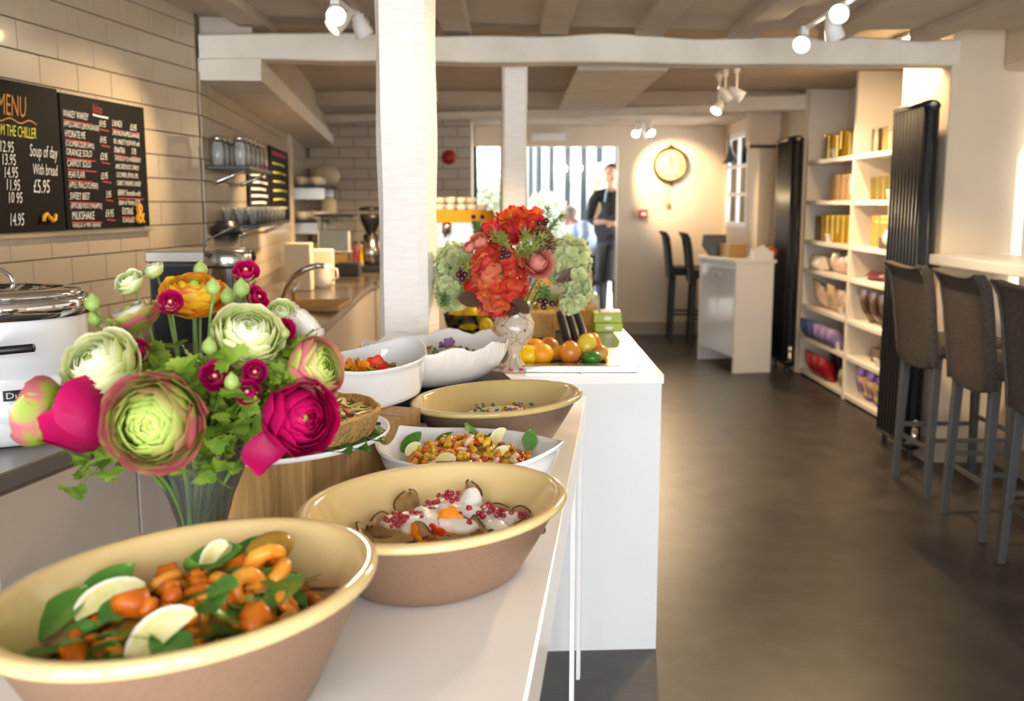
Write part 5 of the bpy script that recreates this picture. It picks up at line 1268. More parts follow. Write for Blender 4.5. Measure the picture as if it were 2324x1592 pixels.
for k, (x, y, z, s) in enumerate(((-0.295, 1.152, 1.014, 1.35), (-0.312, 1.094, 1.005, 1.25), (-0.334, 1.113, 1.003, 1.1), (-0.279, 1.137, 1.005, 1.1), (-0.407, 1.123, 1.000, 1.1), (-0.261, 1.074, 0.990, 1.0), (-0.426, 0.987, 0.981, 1.0), (-0.339, 1.055, 1.000, 1.0))):
    piece('prawn', prawnM, (x, y, z), (rnd.uniform(0.4, 1.4), rnd.uniform(-.4, .4), rnd.uniform(0, 6)), s, 'curled orange prawn in the nearest salad bowl', 'prawn', 'prawns in the salad')
piece('potato_half', potM, (-0.308, 1.205, 1.014), (0.3, -0.3, 0.5), 1.15, 'large shiny golden potato at the back of the prawn salad', 'potato', 'potatoes in the prawn salad')
piece('potato_half', potM, (-0.247, 1.050, 0.983), (0.5, 0.2, 1.5), 0.8, 'small golden potato at the right rim of the prawn salad', 'potato', 'potatoes in the prawn salad')
for k, (x, y) in enumerate(((-0.416, 1.036), (-0.281, 1.031), (-0.411, 1.137), (-0.447, 0.958), (-0.339, 1.176))):
    piece('squash_chunk', sq[k % 4], (x, y, z1(x, y)+0.022), RR(), 1.35, 'orange roasted squash chunk in the prawn salad', 'squash', 'squash chunks in the prawn salad')
tw = MB()
for k in range(7):
    e = Vector((-0.235 + 0.03*rnd.random(), 1.125 + 0.03*rnd.random(), 0.985 + 0.02*rnd.random())); b = Vector((-0.270, 1.110, 0.985))
    tw.tube([b, b.lerp(e, 0.5) + Vector((0, 0, 0.008)), e], 0.0006, 4)
o = tw.build('herb_sprig', 'stem_brown'); tag(o, 'wiry brown herb sprig at the right of the prawn salad', 'herb')
# aubergine bowl
mat('yoghurt', (0.86, 0.82, 0.74), 0.35); mat('aubergine', (0.42, 0.27, 0.11), 0.5, col2=(0.30, 0.17, 0.06), nscale=40); mat('aubergine_skin', (0.09, 0.045, 0.025), 0.5)
mat('pomegranate', (0.36, 0.008, 0.035), 0.12, coat=0.6); mat('nasturtium', (0.90, 0.36, 0.01), 0.5, col2=(0.82, 0.20, 0.01), nscale=25); mat('nasturtium_red', (0.72, 0.04, 0.01), 0.5)
def aub(label, loc, rot, L=0.05, W=0.022):
    t = thing('aubergine_slice', label, 'aubergine', loc, 0, 'aubergine slices'); t.rotation_euler = rot
    def f(u, v): return Vector(((u-0.5)*2*W*math.sin(PI*(0.12+0.86*v))**0.6, 0.012*math.sin(v*PI)*1 + 0.012*(2*u-1)**2 - 0.01*v*v, L*v))
    m = MB().grid(6, 10, f).grid(6, 10, lambda u, v: f(u, v) + Vector((0, 0.005, 0))); m.build('flesh', 'aubergine', t, smooth=True)
    s = MB().tube([f(0, v/10) + Vector((0, 0.0025, 0)) for v in range(11)], 0.0017, 6).tube([f(1, v/10) + Vector((0, 0.0025, 0)) for v in range(11)], 0.0017, 6); s.build('skin', 'aubergine_skin', t, smooth=True)
for k, (x, y, z, rz, ry, rx) in enumerate(((-0.163, 1.599, 0.923, 0.5, -0.25, 0.1), (-0.081, 1.637, 0.928, -0.5, 0.2, 0.1), (-0.191, 1.539, 0.918, 0.3, -1.0, 0.3), (-0.041, 1.570, 0.918, 0.2, 0.9, 0.2), (-0.010, 1.580, 0.918, -0.3, 1.2, 0.0), (0.012, 1.596, 0.915, -0.6, 1.3, 0.1), (-0.103, 1.529, 0.918, 0.9, 0.5, 0.9), (-0.150, 1.498, 0.913, 1.2, -0.6, 0.8), (-0.222, 1.524, 0.913, 1.0, -1.1, 0.2), (-0.062, 1.519, 0.918, 0.1, 0.6, 0.9))):  # positions in this bowl were scaled about the camera to follow the moved bowl
    aub(('tall curled aubergine slice at the back left of its bowl', 'tall pointed aubergine slice at the back of its bowl')[k] if k < 2 else 'roasted aubergine slice under the yoghurt', (x, y, z), (rx, ry, rz), 0.055 if k < 2 else 0.05, 0.016 if k == 1 else 0.022)
M2 = MB()
for i in range(52):
    x, y = -0.196 + 0.196*rnd.random(), 1.498 + 0.078*rnd.random()
    M2.ell((x, y, 0.938+0.012*rnd.random() - 0.10*max(0, abs(x+0.10)-0.06)), (0.018+0.012*rnd.random(), 0.013, 0.010), 10, 8, jit=0.5, seed=i)
M2.ell((-0.108, 1.586, 0.946), (0.035, 0.02, 0.02), 14, 10, jit=0.5, seed=4).ell((-0.067, 1.606, 0.952), (0.02, 0.014, 0.022), 12, 8, jit=0.5, seed=5)
o = M2.build('yoghurt_dressing', 'yoghurt', smooth=True); remesh(o, 0.0045, 3); tag(o, 'white yoghurt dressing spooned over the aubergine', 'dressing'); stuff(o)
seed_me = MB().ell((0, 0, 0), (0.0052, 0.0040, 0.0040), 8, 6, jit=0.25).mesh('seed', 'pomegranate', True)
for i in range(85):
    cl = [(-0.191, 1.518), (-0.155, 1.529), (-0.119, 1.575), (-0.098, 1.580), (-0.046, 1.560), (-0.021, 1.550), (-0.005, 1.550), (-0.062, 1.539), (-0.176, 1.508)][i % 9]
    x, y = cl[0] + rnd.gauss(0, 0.014), cl[1] + rnd.gauss(0, 0.013)
    z = 0.952 + 0.022*math.exp(-((x+0.093)**2/0.0016 + (y-1.586)**2/0.0016)) - 0.06*max(0, abs(x+0.10)-0.06) + 0.004*rnd.random()
    piece('pomegranate_seed', seed_me, (x, y, z), RR(), rnd.uniform(0.9, 1.2), 'glossy dark red pomegranate seed on the yoghurt', 'seed', 'pomegranate seeds')
def petal_flower(name, label, loc, rot, m, n=5, L=0.026, group='edible flowers', cat='flower'):
    t = thing(name, label, cat, loc, 0, group); t.rotation_euler = rot
    for k in range(n):
        a = 2*PI*k/n + rnd.uniform(-.2, .2)
        def f(u, v): 
            w = L*0.62*math.sin(PI*min(1, 0.1+0.75*v)); x = (u-0.5)*2*w; r = L*(0.12 + v*0.9 - 0.18*(2*u-1)**2*v)
            p = Vector((r, x, L*0.55*v*v + 0.10*L*noise.noise(Vector((u*4, v*3, k)))));  return RZ(a) @ p
        MB().grid(6, 6, f).build('petal', m, t, smooth=True)
    MB().ell((0, 0, L*0.08), L*0.12, 8, 6).build('centre', 'nasturtium_red' if m != 'nasturtium_red' else 'nasturtium', t)
    return t
petal_flower('nasturtium_flower', 'orange nasturtium flower among the pomegranate seeds', (-0.103, 1.510, 0.949), (R(60), R(10), 0.5), 'nasturtium', 5, 0.024)
petal_flower('nasturtium_flower', 'flat orange nasturtium petals at the front of the aubergine bowl', (-0.143, 1.472, 0.933), (R(35), 0, 1.5), 'nasturtium', 5, 0.026)
petal_flower('nasturtium_flower', 'small red nasturtium flower beside the orange one in the aubergine bowl', (-0.122, 1.493, 0.936), (R(45), 0, 2.5), 'nasturtium_red', 4, 0.017)
# grain bowl
mat('grain', (0.66, 0.58, 0.38), 0.7, col2=(0.80, 0.74, 0.56), nscale=180, ndetail=2, bump=0.6, bscale=300)
mound('pale grain salad at the bottom of the olive bowl', 'grain_salad', B3, 0.62, 0.925, 0.030, 'grain', 3)
hb = MB().ell((0, 0, 0), (0.008, 0.005, 0.003), 6, 4, jit=0.6).mesh('herb', 'herb', True); hy = MB().ell((0, 0, 0), (0.008, 0.006, 0.004), 6, 4, jit=0.6).mesh('petal', 'nasturtium', True); hv = MB().ell((0, 0, 0), (0.010, 0.004, 0.004), 6, 4, jit=0.6).mesh('petal', 'petal_violet', True)
for i in range(60):
    x, y = -0.095 + 0.15*rnd.random(), 2.27 + 0.11*rnd.random()
    me, nm = ((hb, 'chopped green herb'), (hb, 'chopped green herb'), (hb, 'chopped green herb'), (hy, 'orange petal'), (hv, 'violet petal'))[i % 5]
    piece('garnish', me, (x, y, 0.960 + 0.006*rnd.random()), RR(), rnd.uniform(0.45, 0.85), nm + ' scattered on the grain salad', 'garnish', nm + 's on the grain salad')
# yellow pasta salad in the white dish
mat('pasta_yellow', (0.70, 0.42, 0.03), 0.35, col2=(0.62, 0.30, 0.02), nscale=60); mat('salmon', (0.76, 0.46, 0.32), 0.5, col2=(0.84, 0.62, 0.50), nscale=60)
WBo = dict(c=WB['c'], rot=WB['rot'], a=0.19, b=0.16)
mound('yellow pasta salad heaped in the white dish', 'pasta_salad', WBo, 0.76, 0.918, 0.032, 'pasta_yellow', 6)
pm = [MB().ell((0, 0, 0), (0.011, 0.006, 0.005), 8, 6, jit=0.5, seed=k).mesh('pasta', 'pasta_yellow', True) for k in range(3)]
cm = [MB().ell((0, 0, 0), (0.010, 0.007, 0.006), 8, 6, jit=0.6, seed=k+4).mesh('carrot', 'squash', True) for k in range(2)]; sm_ = MB().ell((0, 0, 0), (0.016, 0.010, 0.006), 8, 6, jit=0.8, seed=3).mesh('salmon', 'salmon', True)
tmm = MB().ell((0, 0, 0), (0.010, 0.008, 0.006), 8, 6, jit=0.5, seed=2).mesh('pepper', 'tomato', True)
for i in range(210):
    a = rnd.uniform(0, 6.28); r = 0.70*math.sqrt(rnd.random()); x, y = in_oval(WBo, r*math.cos(a), r*math.sin(a)); z = 0.918 + 0.032*(1-(r/0.76)**2) + rnd.uniform(0.004, 0.016) + (0.010 if abs(x+0.10) < 0.05 and y > 1.95 else 0)
    k = i % 9
    if k < 5: piece('pasta_piece', pm[i % 3], (x, y, z), RR(), rnd.uniform(0.9, 1.4), 'yellow pasta piece in the white salad dish', 'pasta', 'pasta pieces')
    elif k < 7: piece('carrot_piece', cm[i % 2], (x, y, z), RR(), rnd.uniform(0.9, 1.3), 'orange carrot piece in the white salad dish', 'carrot', 'carrot pieces')
    elif k == 7: piece('pepper_piece', tmm, (x, y, z), RR(), 1.0, 'red pepper piece in the white salad dish', 'pepper', 'pepper pieces')
    else: piece('salmon_flake', sm_, (x, y-0.01, z), RR(), 1.0, 'pink salmon flake in the white salad dish', 'salmon', 'salmon flakes') if y < 1.96 else piece('herb_leaf', hb, (x, y, z+0.004), RR(), 1.2, 'chopped herb in the white salad dish', 'herb', 'chopped herbs in the white dish')
for k, (x, y, rz, ry, s) in enumerate(((-0.225, 2.000, 0.7, -0.9, 0.95), (-0.165, 2.030, 0.3, -0.9, 0.85), (-0.075, 2.045, 2.4, -1.2, 0.95), (-0.060, 2.045, 0.2, -1.0, 0.8), (0.035, 2.020, 1.2, -1.35, 0.75))):
    piece('spinach_leaf', leafS[k % 3], (x, y, 0.935), (0.2, ry, rz), s, ('crumpled spinach leaf at the left of the white dish', 'folded spinach leaf left of the pasta heap', 'tall curling spinach leaf behind the pasta heap', 'spinach leaf leaning against the tall curling one', 'single upright spinach leaf at the right of the white dish')[k], 'leaf', 'spinach leaves in the white dish')
lg = 'lemon wedges in the white dish'
lemon_wedge('big lemon wedge standing at the right of the pasta salad', (-0.022, 2.005, 0.962), (R(-83), R(-62), R(25)), lg, 0.026, 0.026)
lemon_wedge('small lemon wedge at the left front of the white dish', (-0.197, 1.955, 0.952), (R(-87), R(-35), R(30)), lg, 0.020, 0.020)
lemon_wedge('lemon slice lying at the front of the white dish', (-0.130, 1.880, 0.950), (R(-82), R(-5), R(-15)), lg, 0.022, 0.020)
lemon_wedge('lemon wedge at the right front of the white dish', (-0.018, 1.915, 0.952), (R(-84), R(-45), R(35)), lg, 0.022, 0.020)
# dill fish in the casserole
mat('crumb', (0.52, 0.30, 0.09), 0.8, col2=(0.40, 0.21, 0.06), nscale=120, bump=0.8, bscale=200)
CSo = dict(c=CS['c'], rot=CS['rot'], a=0.225, b=0.122)
mound('baked fish under golden crumbs in the white casserole', 'baked_fish', CSo, 0.78, 1.035, 0.034, 'crumb', 9)
crm = MB().ell((0, 0, 0), (0.006, 0.005, 0.004), 6, 4, jit=0.6).mesh('crumb', 'crumb', True); dl = MB().tube([(-0.007, 0, 0), (0, 0.001, 0.002), (0.008, 0, 0.001)], 0.0014, 4).mesh('dill', 'herb')
for i in range(150):
    a = rnd.uniform(0, 6.28); r = 0.70*math.sqrt(rnd.random()); x, y = in_oval(CSo, r*math.cos(a), r*math.sin(a)); z = 1.035 + 0.034*(1-(r/0.78)**2) + 0.006 + 0.005*rnd.random()
    if i % 2: piece('dill_sprig', dl, (x, y, z), RR(), rnd.uniform(1.0, 1.8), 'chopped dill on the baked fish', 'herb', 'chopped dill')
    else: piece('crumb', crm, (x, y, z-0.002), RR(), rnd.uniform(0.8, 1.5), 'golden crumb on the baked fish', 'crumb', 'crumbs on the baked fish')
for k, (x, y, rz) in enumerate(((-0.395, 2.215, 0.2), (-0.370, 2.235, 1.4), (-0.345, 2.240, 2.4))):
    petal_flower('nasturtium_flower', ('orange nasturtium at the left front of the casserole', 'orange nasturtium in the middle front of the casserole', 'orange nasturtium beside the red one in the casserole')[k], (x, y, 1.070), (R(50), 0, rz), 'nasturtium', 5, 0.026)
petal_flower('nasturtium_flower', 'red nasturtium at the front of the casserole', (-0.315, 2.262, 1.072), (R(50), 0, 0.4), 'nasturtium_red', 5, 0.026)
# slaw in the scalloped bowl
mat('slaw', (0.78, 0.70, 0.55), 0.6, col2=(0.70, 0.58, 0.36), nscale=90, bump=0.8, bscale=150)
CB = dict(c=(-0.212, 2.735), rot=R(55), a=0.24, b=0.178)
mound('pale slaw in the scalloped bowl', 'slaw', CB, 0.74, 1.005, 0.034, 'slaw', 12)
for i in range(36):
    a = rnd.uniform(0, 6.28); r = 0.6*math.sqrt(rnd.random()); x, y = in_oval(CB, r*math.cos(a), r*math.sin(a)); me, nm = ((hb, 'green herb'), (hb, 'green herb'), (hy, 'orange petal'))[i % 3]
    piece('garnish', me, (x, y, 1.043 - 0.03*(r/0.74)**2 + 0.004), RR(), 1.2, nm + ' on the slaw', 'garnish', nm + 's on the slaw')
petal_flower('borage_flower', 'violet flower on the slaw in the scalloped bowl', (-0.180, 2.80, 1.050), (R(50), 0, 0), 'petal_violet', 5, 0.018)
petal_flower('borage_flower', 'small violet flower left of the larger one on the slaw', (-0.205, 2.805, 1.045), (R(60), 0, 1), 'petal_violet', 5, 0.011)
# ------------------------------------------------------------------ glass vase with ranunculus
VX, VY = -0.487, 1.500
vs_ = thing('glass_vase', 'clear tapering glass vase of ranunculus on the buffet table', 'vase', (VX, VY, TZ))
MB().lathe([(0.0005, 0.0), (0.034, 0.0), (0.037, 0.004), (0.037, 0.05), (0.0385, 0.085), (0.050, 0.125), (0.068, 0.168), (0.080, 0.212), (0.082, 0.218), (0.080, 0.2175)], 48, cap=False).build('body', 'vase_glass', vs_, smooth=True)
pane_mat('water', (0.93, 0.97, 0.93))
MB().lathe([(0.044, 0.112), (0.0005, 0.1122)], 40, cap=False).build('water', 'water', vs_, smooth=True)
petal_mat('petal', True, tr=0.30)
mat('stem_green', (0.16, 0.26, 0.055), 0.45, col2=(0.11, 0.20, 0.04), nscale=12)
mat('bud_green', (0.34, 0.44, 0.12), 0.5, col2=(0.27, 0.38, 0.09), nscale=15)
petal_mat('foliage', False, (0.17, 0.31, 0.03), (0.32, 0.46, 0.06), 14, 0.3)
petal_mat('foliage_light', False, (0.36, 0.48, 0.05), (0.26, 0.40, 0.05), 14, 0.3)
def mix(a, b, t): t = max(0, min(1, t)); return tuple(a[i]+(b[i]-a[i])*t for i in range(3))
def petals(mb, Rr, k0, k1, K, n, colf, seed, open_=1.35, flare=0.10, squash=1.0):
    rs = random.Random(seed)
    for k in range(k0, k1):
        q = k/max(1, K-1); rk = Rr*(0.34 + 0.66*q); pe = 0.14 + (open_-0.14)*q
        nn = n + (1 if k > K/2 else 0); a0 = rs.uniform(0, 6.28)
        for j in range(nn):
            ac = a0 + 2*PI*j/nn + rs.uniform(-.12, .12); hw = PI/nn*rs.uniform(1.25, 1.55); dr = rs.uniform(-0.04, 0.06); de = rs.uniform(-0.10, 0.16); sd = rs.uniform(0, 50)
            def f(u, v):
                a = (2*u-1); end = pe + de + 0.30*a*a*(0.4+0.6*q) + 0.05*noise.noise(Vector((u*3, sd, 0)))
                ph = 2.55 + (end-2.55)*v
                r = rk*(1 + dr + flare*q*max(0, v-0.6)**1.5*4 + 0.05*noise.noise(Vector((u*3.5, v*2.5, sd))) + 0.05*max(0, v-0.75)*4*noise.noise(Vector((u*7, sd, 2))))
                th = ac + a*hw*(0.25+0.75*math.sin(PI*min(1, 0.08+0.62*v)))
                return Vector((r*math.sin(ph)*math.cos(th), r*math.sin(ph)*math.sin(th), r*math.cos(ph)*squash))
            mb.grid(6, 7, f, lambda u, v: colf(q, v, u, sd))
def orient(axis): return Vector((0, 0, 1)).rotation_difference(Vector(axis).normalized()).to_matrix().to_4x4()
def c_whitegreen(q, v, u, sd):  # green bases; the steep pale rim also paints shade between petal layers
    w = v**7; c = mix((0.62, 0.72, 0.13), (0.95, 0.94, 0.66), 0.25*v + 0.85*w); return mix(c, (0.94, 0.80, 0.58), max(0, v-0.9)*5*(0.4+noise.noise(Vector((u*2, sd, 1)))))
def c_white(q, v, u, sd): return mix((0.58, 0.70, 0.16), (0.96, 0.95, 0.78), 0.25*v + 0.8*v**7)  # darker below the rim, imitating shade between layers
def c_whitepink(q, v, u, sd): return mix((0.62, 0.70, 0.28), mix((0.90, 0.86, 0.78), (0.86, 0.62, 0.60), max(0, noise.noise(Vector((u*2, v*2, sd))))), v*1.4-0.2)
def c_pinkgreen(q, v, u, sd):  # pink patches are pigment; dark base under pale rim paints layer shade
    g = mix((0.30, 0.44, 0.02), (0.74, 0.80, 0.26), 0.2*v + 0.8*v**7); e = noise.noise(Vector((u*2.2, v*1.6, sd)))
    p = mix((0.62, 0.10, 0.14), (0.74, 0.24, 0.26), 0.5+0.5*e)
    t = max(0, (q-0.50)*3.2)*max(0, min(1, 0.25 + e*1.6 + (v-0.55)*1.3)); return mix(g, p, min(1, t))
def c_pinkgreen_in(q, v, u, sd): return mix((0.24, 0.40, 0.01), (0.78, 0.86, 0.28), 0.15*v + 0.9*v**8)  # inner rings: shade between layers put into the green
def c_magenta(q, v, u, sd): e = noise.noise(Vector((u*2, v*2, sd))); return mix((0.26, 0.0, 0.045), (0.68, 0.005, 0.14), 0.10 + 0.35*v + 0.45*v**7 + 0.30*e)
def c_orange(q, v, u, sd): e = noise.noise(Vector((u*2, v*2, sd))); return mix((0.90, 0.46, 0.01), (0.84, 0.22, 0.04) if e > 0.15 else (0.90, 0.62, 0.04), v*0.8 + e*0.4)
def c_coral(q, v, u, sd): e = noise.noise(Vector((u*2, v*2, sd))); return mix((0.62, 0.12, 0.06), (0.92, 0.42, 0.34), v*1.3 - 0.3 + e*0.4)
def ranunculus(label, pos, axis, Rr, colf, K=9, n=5, open_=1.35, flare=0.10, squash=1.0, seed=1, colin=None, centre=(0.45, 0.55, 0.08), group='ranunculus in the glass vase', base=None, name='ranunculus'):
    t = thing(name, label, 'flower', pos, 0, group); M = orient(axis); ax = Vector(axis).normalized()
    ki = max(1, int(K*0.5))
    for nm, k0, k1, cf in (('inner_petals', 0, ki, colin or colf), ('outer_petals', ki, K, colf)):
        m = MB(); petals(m, Rr, k0, k1, K, n, cf, seed+k0, open_, flare, squash)
        o = m.build(nm, 'petal', t, smooth=True, colors=True); o.matrix_local = M
    c = MB().ell((0, 0, Rr*0.22), (Rr*0.16, Rr*0.16, Rr*0.14), 12, 8, col=centre).build('centre', 'petal', t, smooth=True, colors=True); c.matrix_local = M
    # stem bends from the flower down into the vase mouth
    p = Vector(pos); b = Vector(base) if base else Vector((VX + 0.028*math.cos(seed*2.1), VY + 0.028*math.sin(seed*2.1), TZ + 0.02))
    mouth = Vector((VX + (p.x-VX)*0.20, VY + (p.y-VY)*0.20, TZ + 0.20)) if base is None else b.lerp(p, 0.4)
    s0 = p - ax*Rr*0.80*squash; s1 = s0 - ax*0.05 + Vector((0, 0, -0.03))
    pts = []
    for i in range(13):
        q = i/12; P = [s0, s1, mouth, b]
        pts.append(P[0]*(1-q)**3 + P[1]*3*q*(1-q)**2 + P[2]*3*q*q*(1-q) + P[3]*q**3 - p)
    w = max(0.0022, min(0.0042, Rr*0.07))
    MB().tube(pts, [w*1.1] + [w]*12, 8).build('stem', 'stem_green', t, smooth=True)
    sp = MB()
    for j in range(5):
        a = j*1.257; d = M @ Vector((math.cos(a), math.sin(a), 0)); z = M @ Vector((0, 0, 1)); e = z.cross(d)
        b0 = -z*Rr*0.82*squash; sp.add([b0 - e*Rr*0.10, b0 + d*Rr*0.35 - e*Rr*0.16 + z*Rr*0.02, b0 + d*Rr*0.6 - z*Rr*0.05, b0 + d*Rr*0.35 + e*Rr*0.16 + z*Rr*0.02, b0 + e*Rr*0.10], [(0, 1, 3, 4), (1, 2, 3)])
    sp.build('sepals', 'bud_green', t, smooth=True)
    return t
Rn = ranunculus  # bouquet positions worked out from image pixels at chosen depths
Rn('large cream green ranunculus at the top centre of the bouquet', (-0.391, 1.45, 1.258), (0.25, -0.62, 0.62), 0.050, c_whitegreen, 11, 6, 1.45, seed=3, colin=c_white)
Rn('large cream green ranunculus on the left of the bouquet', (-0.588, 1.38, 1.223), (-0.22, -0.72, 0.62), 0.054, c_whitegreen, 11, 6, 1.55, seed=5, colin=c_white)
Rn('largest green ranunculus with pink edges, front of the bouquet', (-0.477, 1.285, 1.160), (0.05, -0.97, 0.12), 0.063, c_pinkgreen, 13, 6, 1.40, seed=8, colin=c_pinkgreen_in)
Rn('deep magenta ranunculus seen from the side, lower left', (-0.600, 1.345, 1.154), (-0.72, -0.30, 0.60), 0.046, c_magenta, 5, 4, 0.85, 0.30, 1.15, seed=11)
Rn('pink and green striped ranunculus at the far left edge', (-0.655, 1.335, 1.165), (-0.93, -0.1, 0.22), 0.048, c_pinkgreen, 8, 5, 1.05, 0.05, 0.75, seed=13)
MAG = Rn('deep magenta ranunculus at the lower right of the bouquet', (-0.300, 1.365, 1.150), (0.62, -0.75, 0.12), 0.050, c_magenta, 9, 5, 1.05, 0.12, 1.05, seed=17)
lp = MB().grid(8, 8, lambda u, v: Vector(((u-0.5)*0.062*math.sin(PI*min(1, 0.15+0.8*v))**0.7 - 0.026*v, -0.012*math.sin(v*PI) - 0.010*(2*u-1)**2, -0.068*v + 0.014*(2*u-1)**2*v)), lambda u, v: c_magenta(1, v, u, 3.3))
o = lp.build('fallen_petal', 'petal', MAG, smooth=True, colors=True); o.location = (-0.028, -0.020, -0.012)
Rn('pink and green ranunculus on the right of the bouquet', (-0.284, 1.42, 1.212), (0.80, -0.45, 0.30), 0.045, c_pinkgreen, 9, 5, 1.15, 0.08, 0.85, seed=19)
Rn('orange and yellow ranunculus at the top of the bouquet', (-0.515, 1.60, 1.308), (0.15, -0.35, 0.9), 0.055, c_orange, 8, 6, 1.75, 0.10, 0.7, seed=23)
Rn('pink and cream ranunculus at the upper left, facing up', (-0.620, 1.60, 1.270), (-0.3, -0.2, 0.9), 0.048, c_pinkgreen, 8, 6, 1.65, 0.12, 0.6, seed=29, colin=c_whitepink)
small = [('topmost small magenta ranunculus over the steel urn', (-0.43, 1.6, 1.341), (0.15, -0.75, 0.6), 0.0195), ('small magenta ranunculus tilted right, above the cream one', (-0.407, 1.58, 1.300), (0.7, -0.5, 0.4), 0.018), ('small magenta cup in front of the orange ranunculus', (-0.520, 1.50, 1.300), (0.2, -0.75, 0.3), 0.0175),
         ('small magenta ranunculus right of the left cream one', (-0.544, 1.42, 1.235), (-0.3, -0.8, 0.3), 0.018), ('small open magenta ranunculus in the middle of the bouquet', (-0.420, 1.38, 1.207), (0.1, -0.9, 0.25), 0.0205), ('small magenta bloom upper right of the middle three', (-0.369, 1.40, 1.209), (0.2, -0.9, 0.3), 0.0165), ('small magenta bloom lowest of the middle three', (-0.375, 1.38, 1.184), (-0.1, -0.9, 0.3), 0.0175), ('small magenta ranunculus between the cream flowers at right', (-0.348, 1.50, 1.258), (0.4, -0.7, 0.3), 0.0165)]
for i, (lab, p, ax, r) in enumerate(small): Rn(lab, p, ax, r, c_magenta, 3, 5, 1.45, 0.12, 0.9, seed=40+i*3, centre=(0.72, 0.62, 0.22))
whites = [('small cream ranunculus at the upper left, lower of two', (-0.621, 1.60, 1.324), (-0.3, -0.6, 0.7), 0.0225), ('small cream ranunculus at the upper left, higher of two', (-0.599, 1.65, 1.340), (-0.4, -0.3, 0.8), 0.0185), ('small cream ranunculus with a pink back at the right', (-0.364, 1.55, 1.280), (0.2, -0.8, 0.5), 0.021)]
for i, (lab, p, ax, r) in enumerate(whites): Rn(lab, p, ax, r, c_white, 5, 5, 1.35, 0.08, 0.85, seed=80+i*5)
Rn('pale pink white ranunculus behind, at the right of the bouquet', (-0.332, 1.585, 1.255), (0.75, 0.1, 0.65), 0.042, c_whitepink, 9, 6, 1.6, 0.1, 0.8, seed=99)
def bud(label, pos, r, lean, seed):
    t = thing('ranunculus_bud', label, 'bud', pos, 0, 'green buds in the glass vase')
    MB().lathe([(r*0.3, -r), (r*0.95, -r*0.4), (r, 0.1*r), (r*0.8, r*0.7), (r*0.3, r*1.2), (r*0.03, r*1.5)], 14).build('bud', 'bud_green', t, smooth=True)
    p = Vector(pos); m = Vector((VX + (p.x-VX)*0.3, VY + (p.y-VY)*0.3, 1.10)); b = Vector((VX+0.02*math.cos(seed), VY+0.02*math.sin(seed), TZ+0.02))
    pts = [Vector((0, 0, -r*0.9))] + [p.lerp(m, q) + Vector((0, 0, 0.02*math.sin(q*PI))) - p for q in (0.25, 0.5, 0.75, 1.0)] + [b - p]
    MB().tube(pts, [0.0022]*6, 6).build('stem', 'stem_green', t, smooth=True)
for i, (lab, p, r) in enumerate((('green bud sticking up at the far left of the bouquet', (-0.639, 1.50, 1.297), 0.0115), ('green bud in front of the steel urn', (-0.439, 1.45, 1.326), 0.0105), ('round green bud below the large cream flower', (-0.433, 1.40, 1.245), 0.0110), ('pale round bud among the small magenta blooms', (-0.383, 1.33, 1.207), 0.0100),
    ('pointed green bud above the orange flower', (-0.519, 1.65, 1.338), 0.0120), ('pointed green bud right of the steel urn', (-0.425, 1.55, 1.315), 0.0130), ('tiny bud before the small magenta at the right', (-0.335, 1.45, 1.258), 0.0065), ('lower green bud at the far left of the bouquet', (-0.645, 1.52, 1.272), 0.0110), ('pointed bud left of the topmost magenta bloom', (-0.455, 1.58, 1.300), 0.0125))): bud(lab, p, r, 0, i*1.3)
# frilly foliage
def frilly(seed, m):
    n = 26; mb = MB(); rs = random.Random(seed); vs = [(0, 0, 0)]; 
    outl = []
    for i in range(n+1):
        a = R(-125 + 250*i/n); lob = 0.62 + 0.38*abs(math.cos(a*1.8))**0.7; fr = 1 - 0.16*(i % 2)
        r = 0.034*lob*fr; x, y = 0.010 + r*math.cos(a), r*0.95*math.sin(a)
        outl.append((x, y, 0.006*noise.noise(Vector((x*60, y*60, seed))) - 9*x*x*0.25 + 0.12*abs(y)))
    vs += [(0.010+0.45*(x-0.010), 0.45*y, z*0.3) for x, y, z in outl] + outl
    k = n+1
    fs = [(0, 1+i, 2+i) for i in range(n)] + [(1+i, 1+k+i, 2+k+i, 2+i) for i in range(n)]
    mb.add(vs, fs); return mb.mesh('leaf', m, True)
FR = [frilly(i, 'foliage') for i in range(3)] + [frilly(7, 'foliage_light')]
rnd = random.Random(21)
def sprig(label, tip, nleaf, spread, group, sc=1.0):
    p = Vector(tip); t = thing('foliage_sprig', label, 'foliage', p, 0, group)
    m = Vector((VX + (p.x-VX)*0.35, VY + (p.y-VY)*0.35, TZ+0.225)); b = Vector((VX + rnd.uniform(-.02, .02), VY + rnd.uniform(-.02, .02), TZ+0.02))
    MB().tube([Vector((0, 0, 0)), p.lerp(m, 0.5)-p, m-p] + ([b-p] if rnd.random() < 0.2 else []), 0.0016, 6).build('stem', 'stem_green', t, smooth=True)
    for j in range(nleaf):
        o = link('leaf', FR[rnd.choice((0, 0, 1, 1, 2, 3))], t)
        o.location = Vector((rnd.gauss(0, spread), rnd.gauss(0, spread*0.8), rnd.gauss(0, spread)))
        o.rotation_euler = (rnd.uniform(-0.9, 0.9), rnd.uniform(-1.1, 0.9), rnd.uniform(0, 6.28)); o.scale = (sc*rnd.uniform(0.5, 0.95),)*3
for i in range(38):
    a = rnd.uniform(0, 6.28); r = math.sqrt(rnd.random())
    sprig('frilly green foliage sprig inside the ranunculus bouquet', (VX + 0.025 + 0.155*r*math.cos(a), 1.475 + 0.10*r*math.sin(a), 1.158 + rnd.uniform(-0.055, 0.055)), 9, 0.026, 'foliage in the ranunculus bouquet')
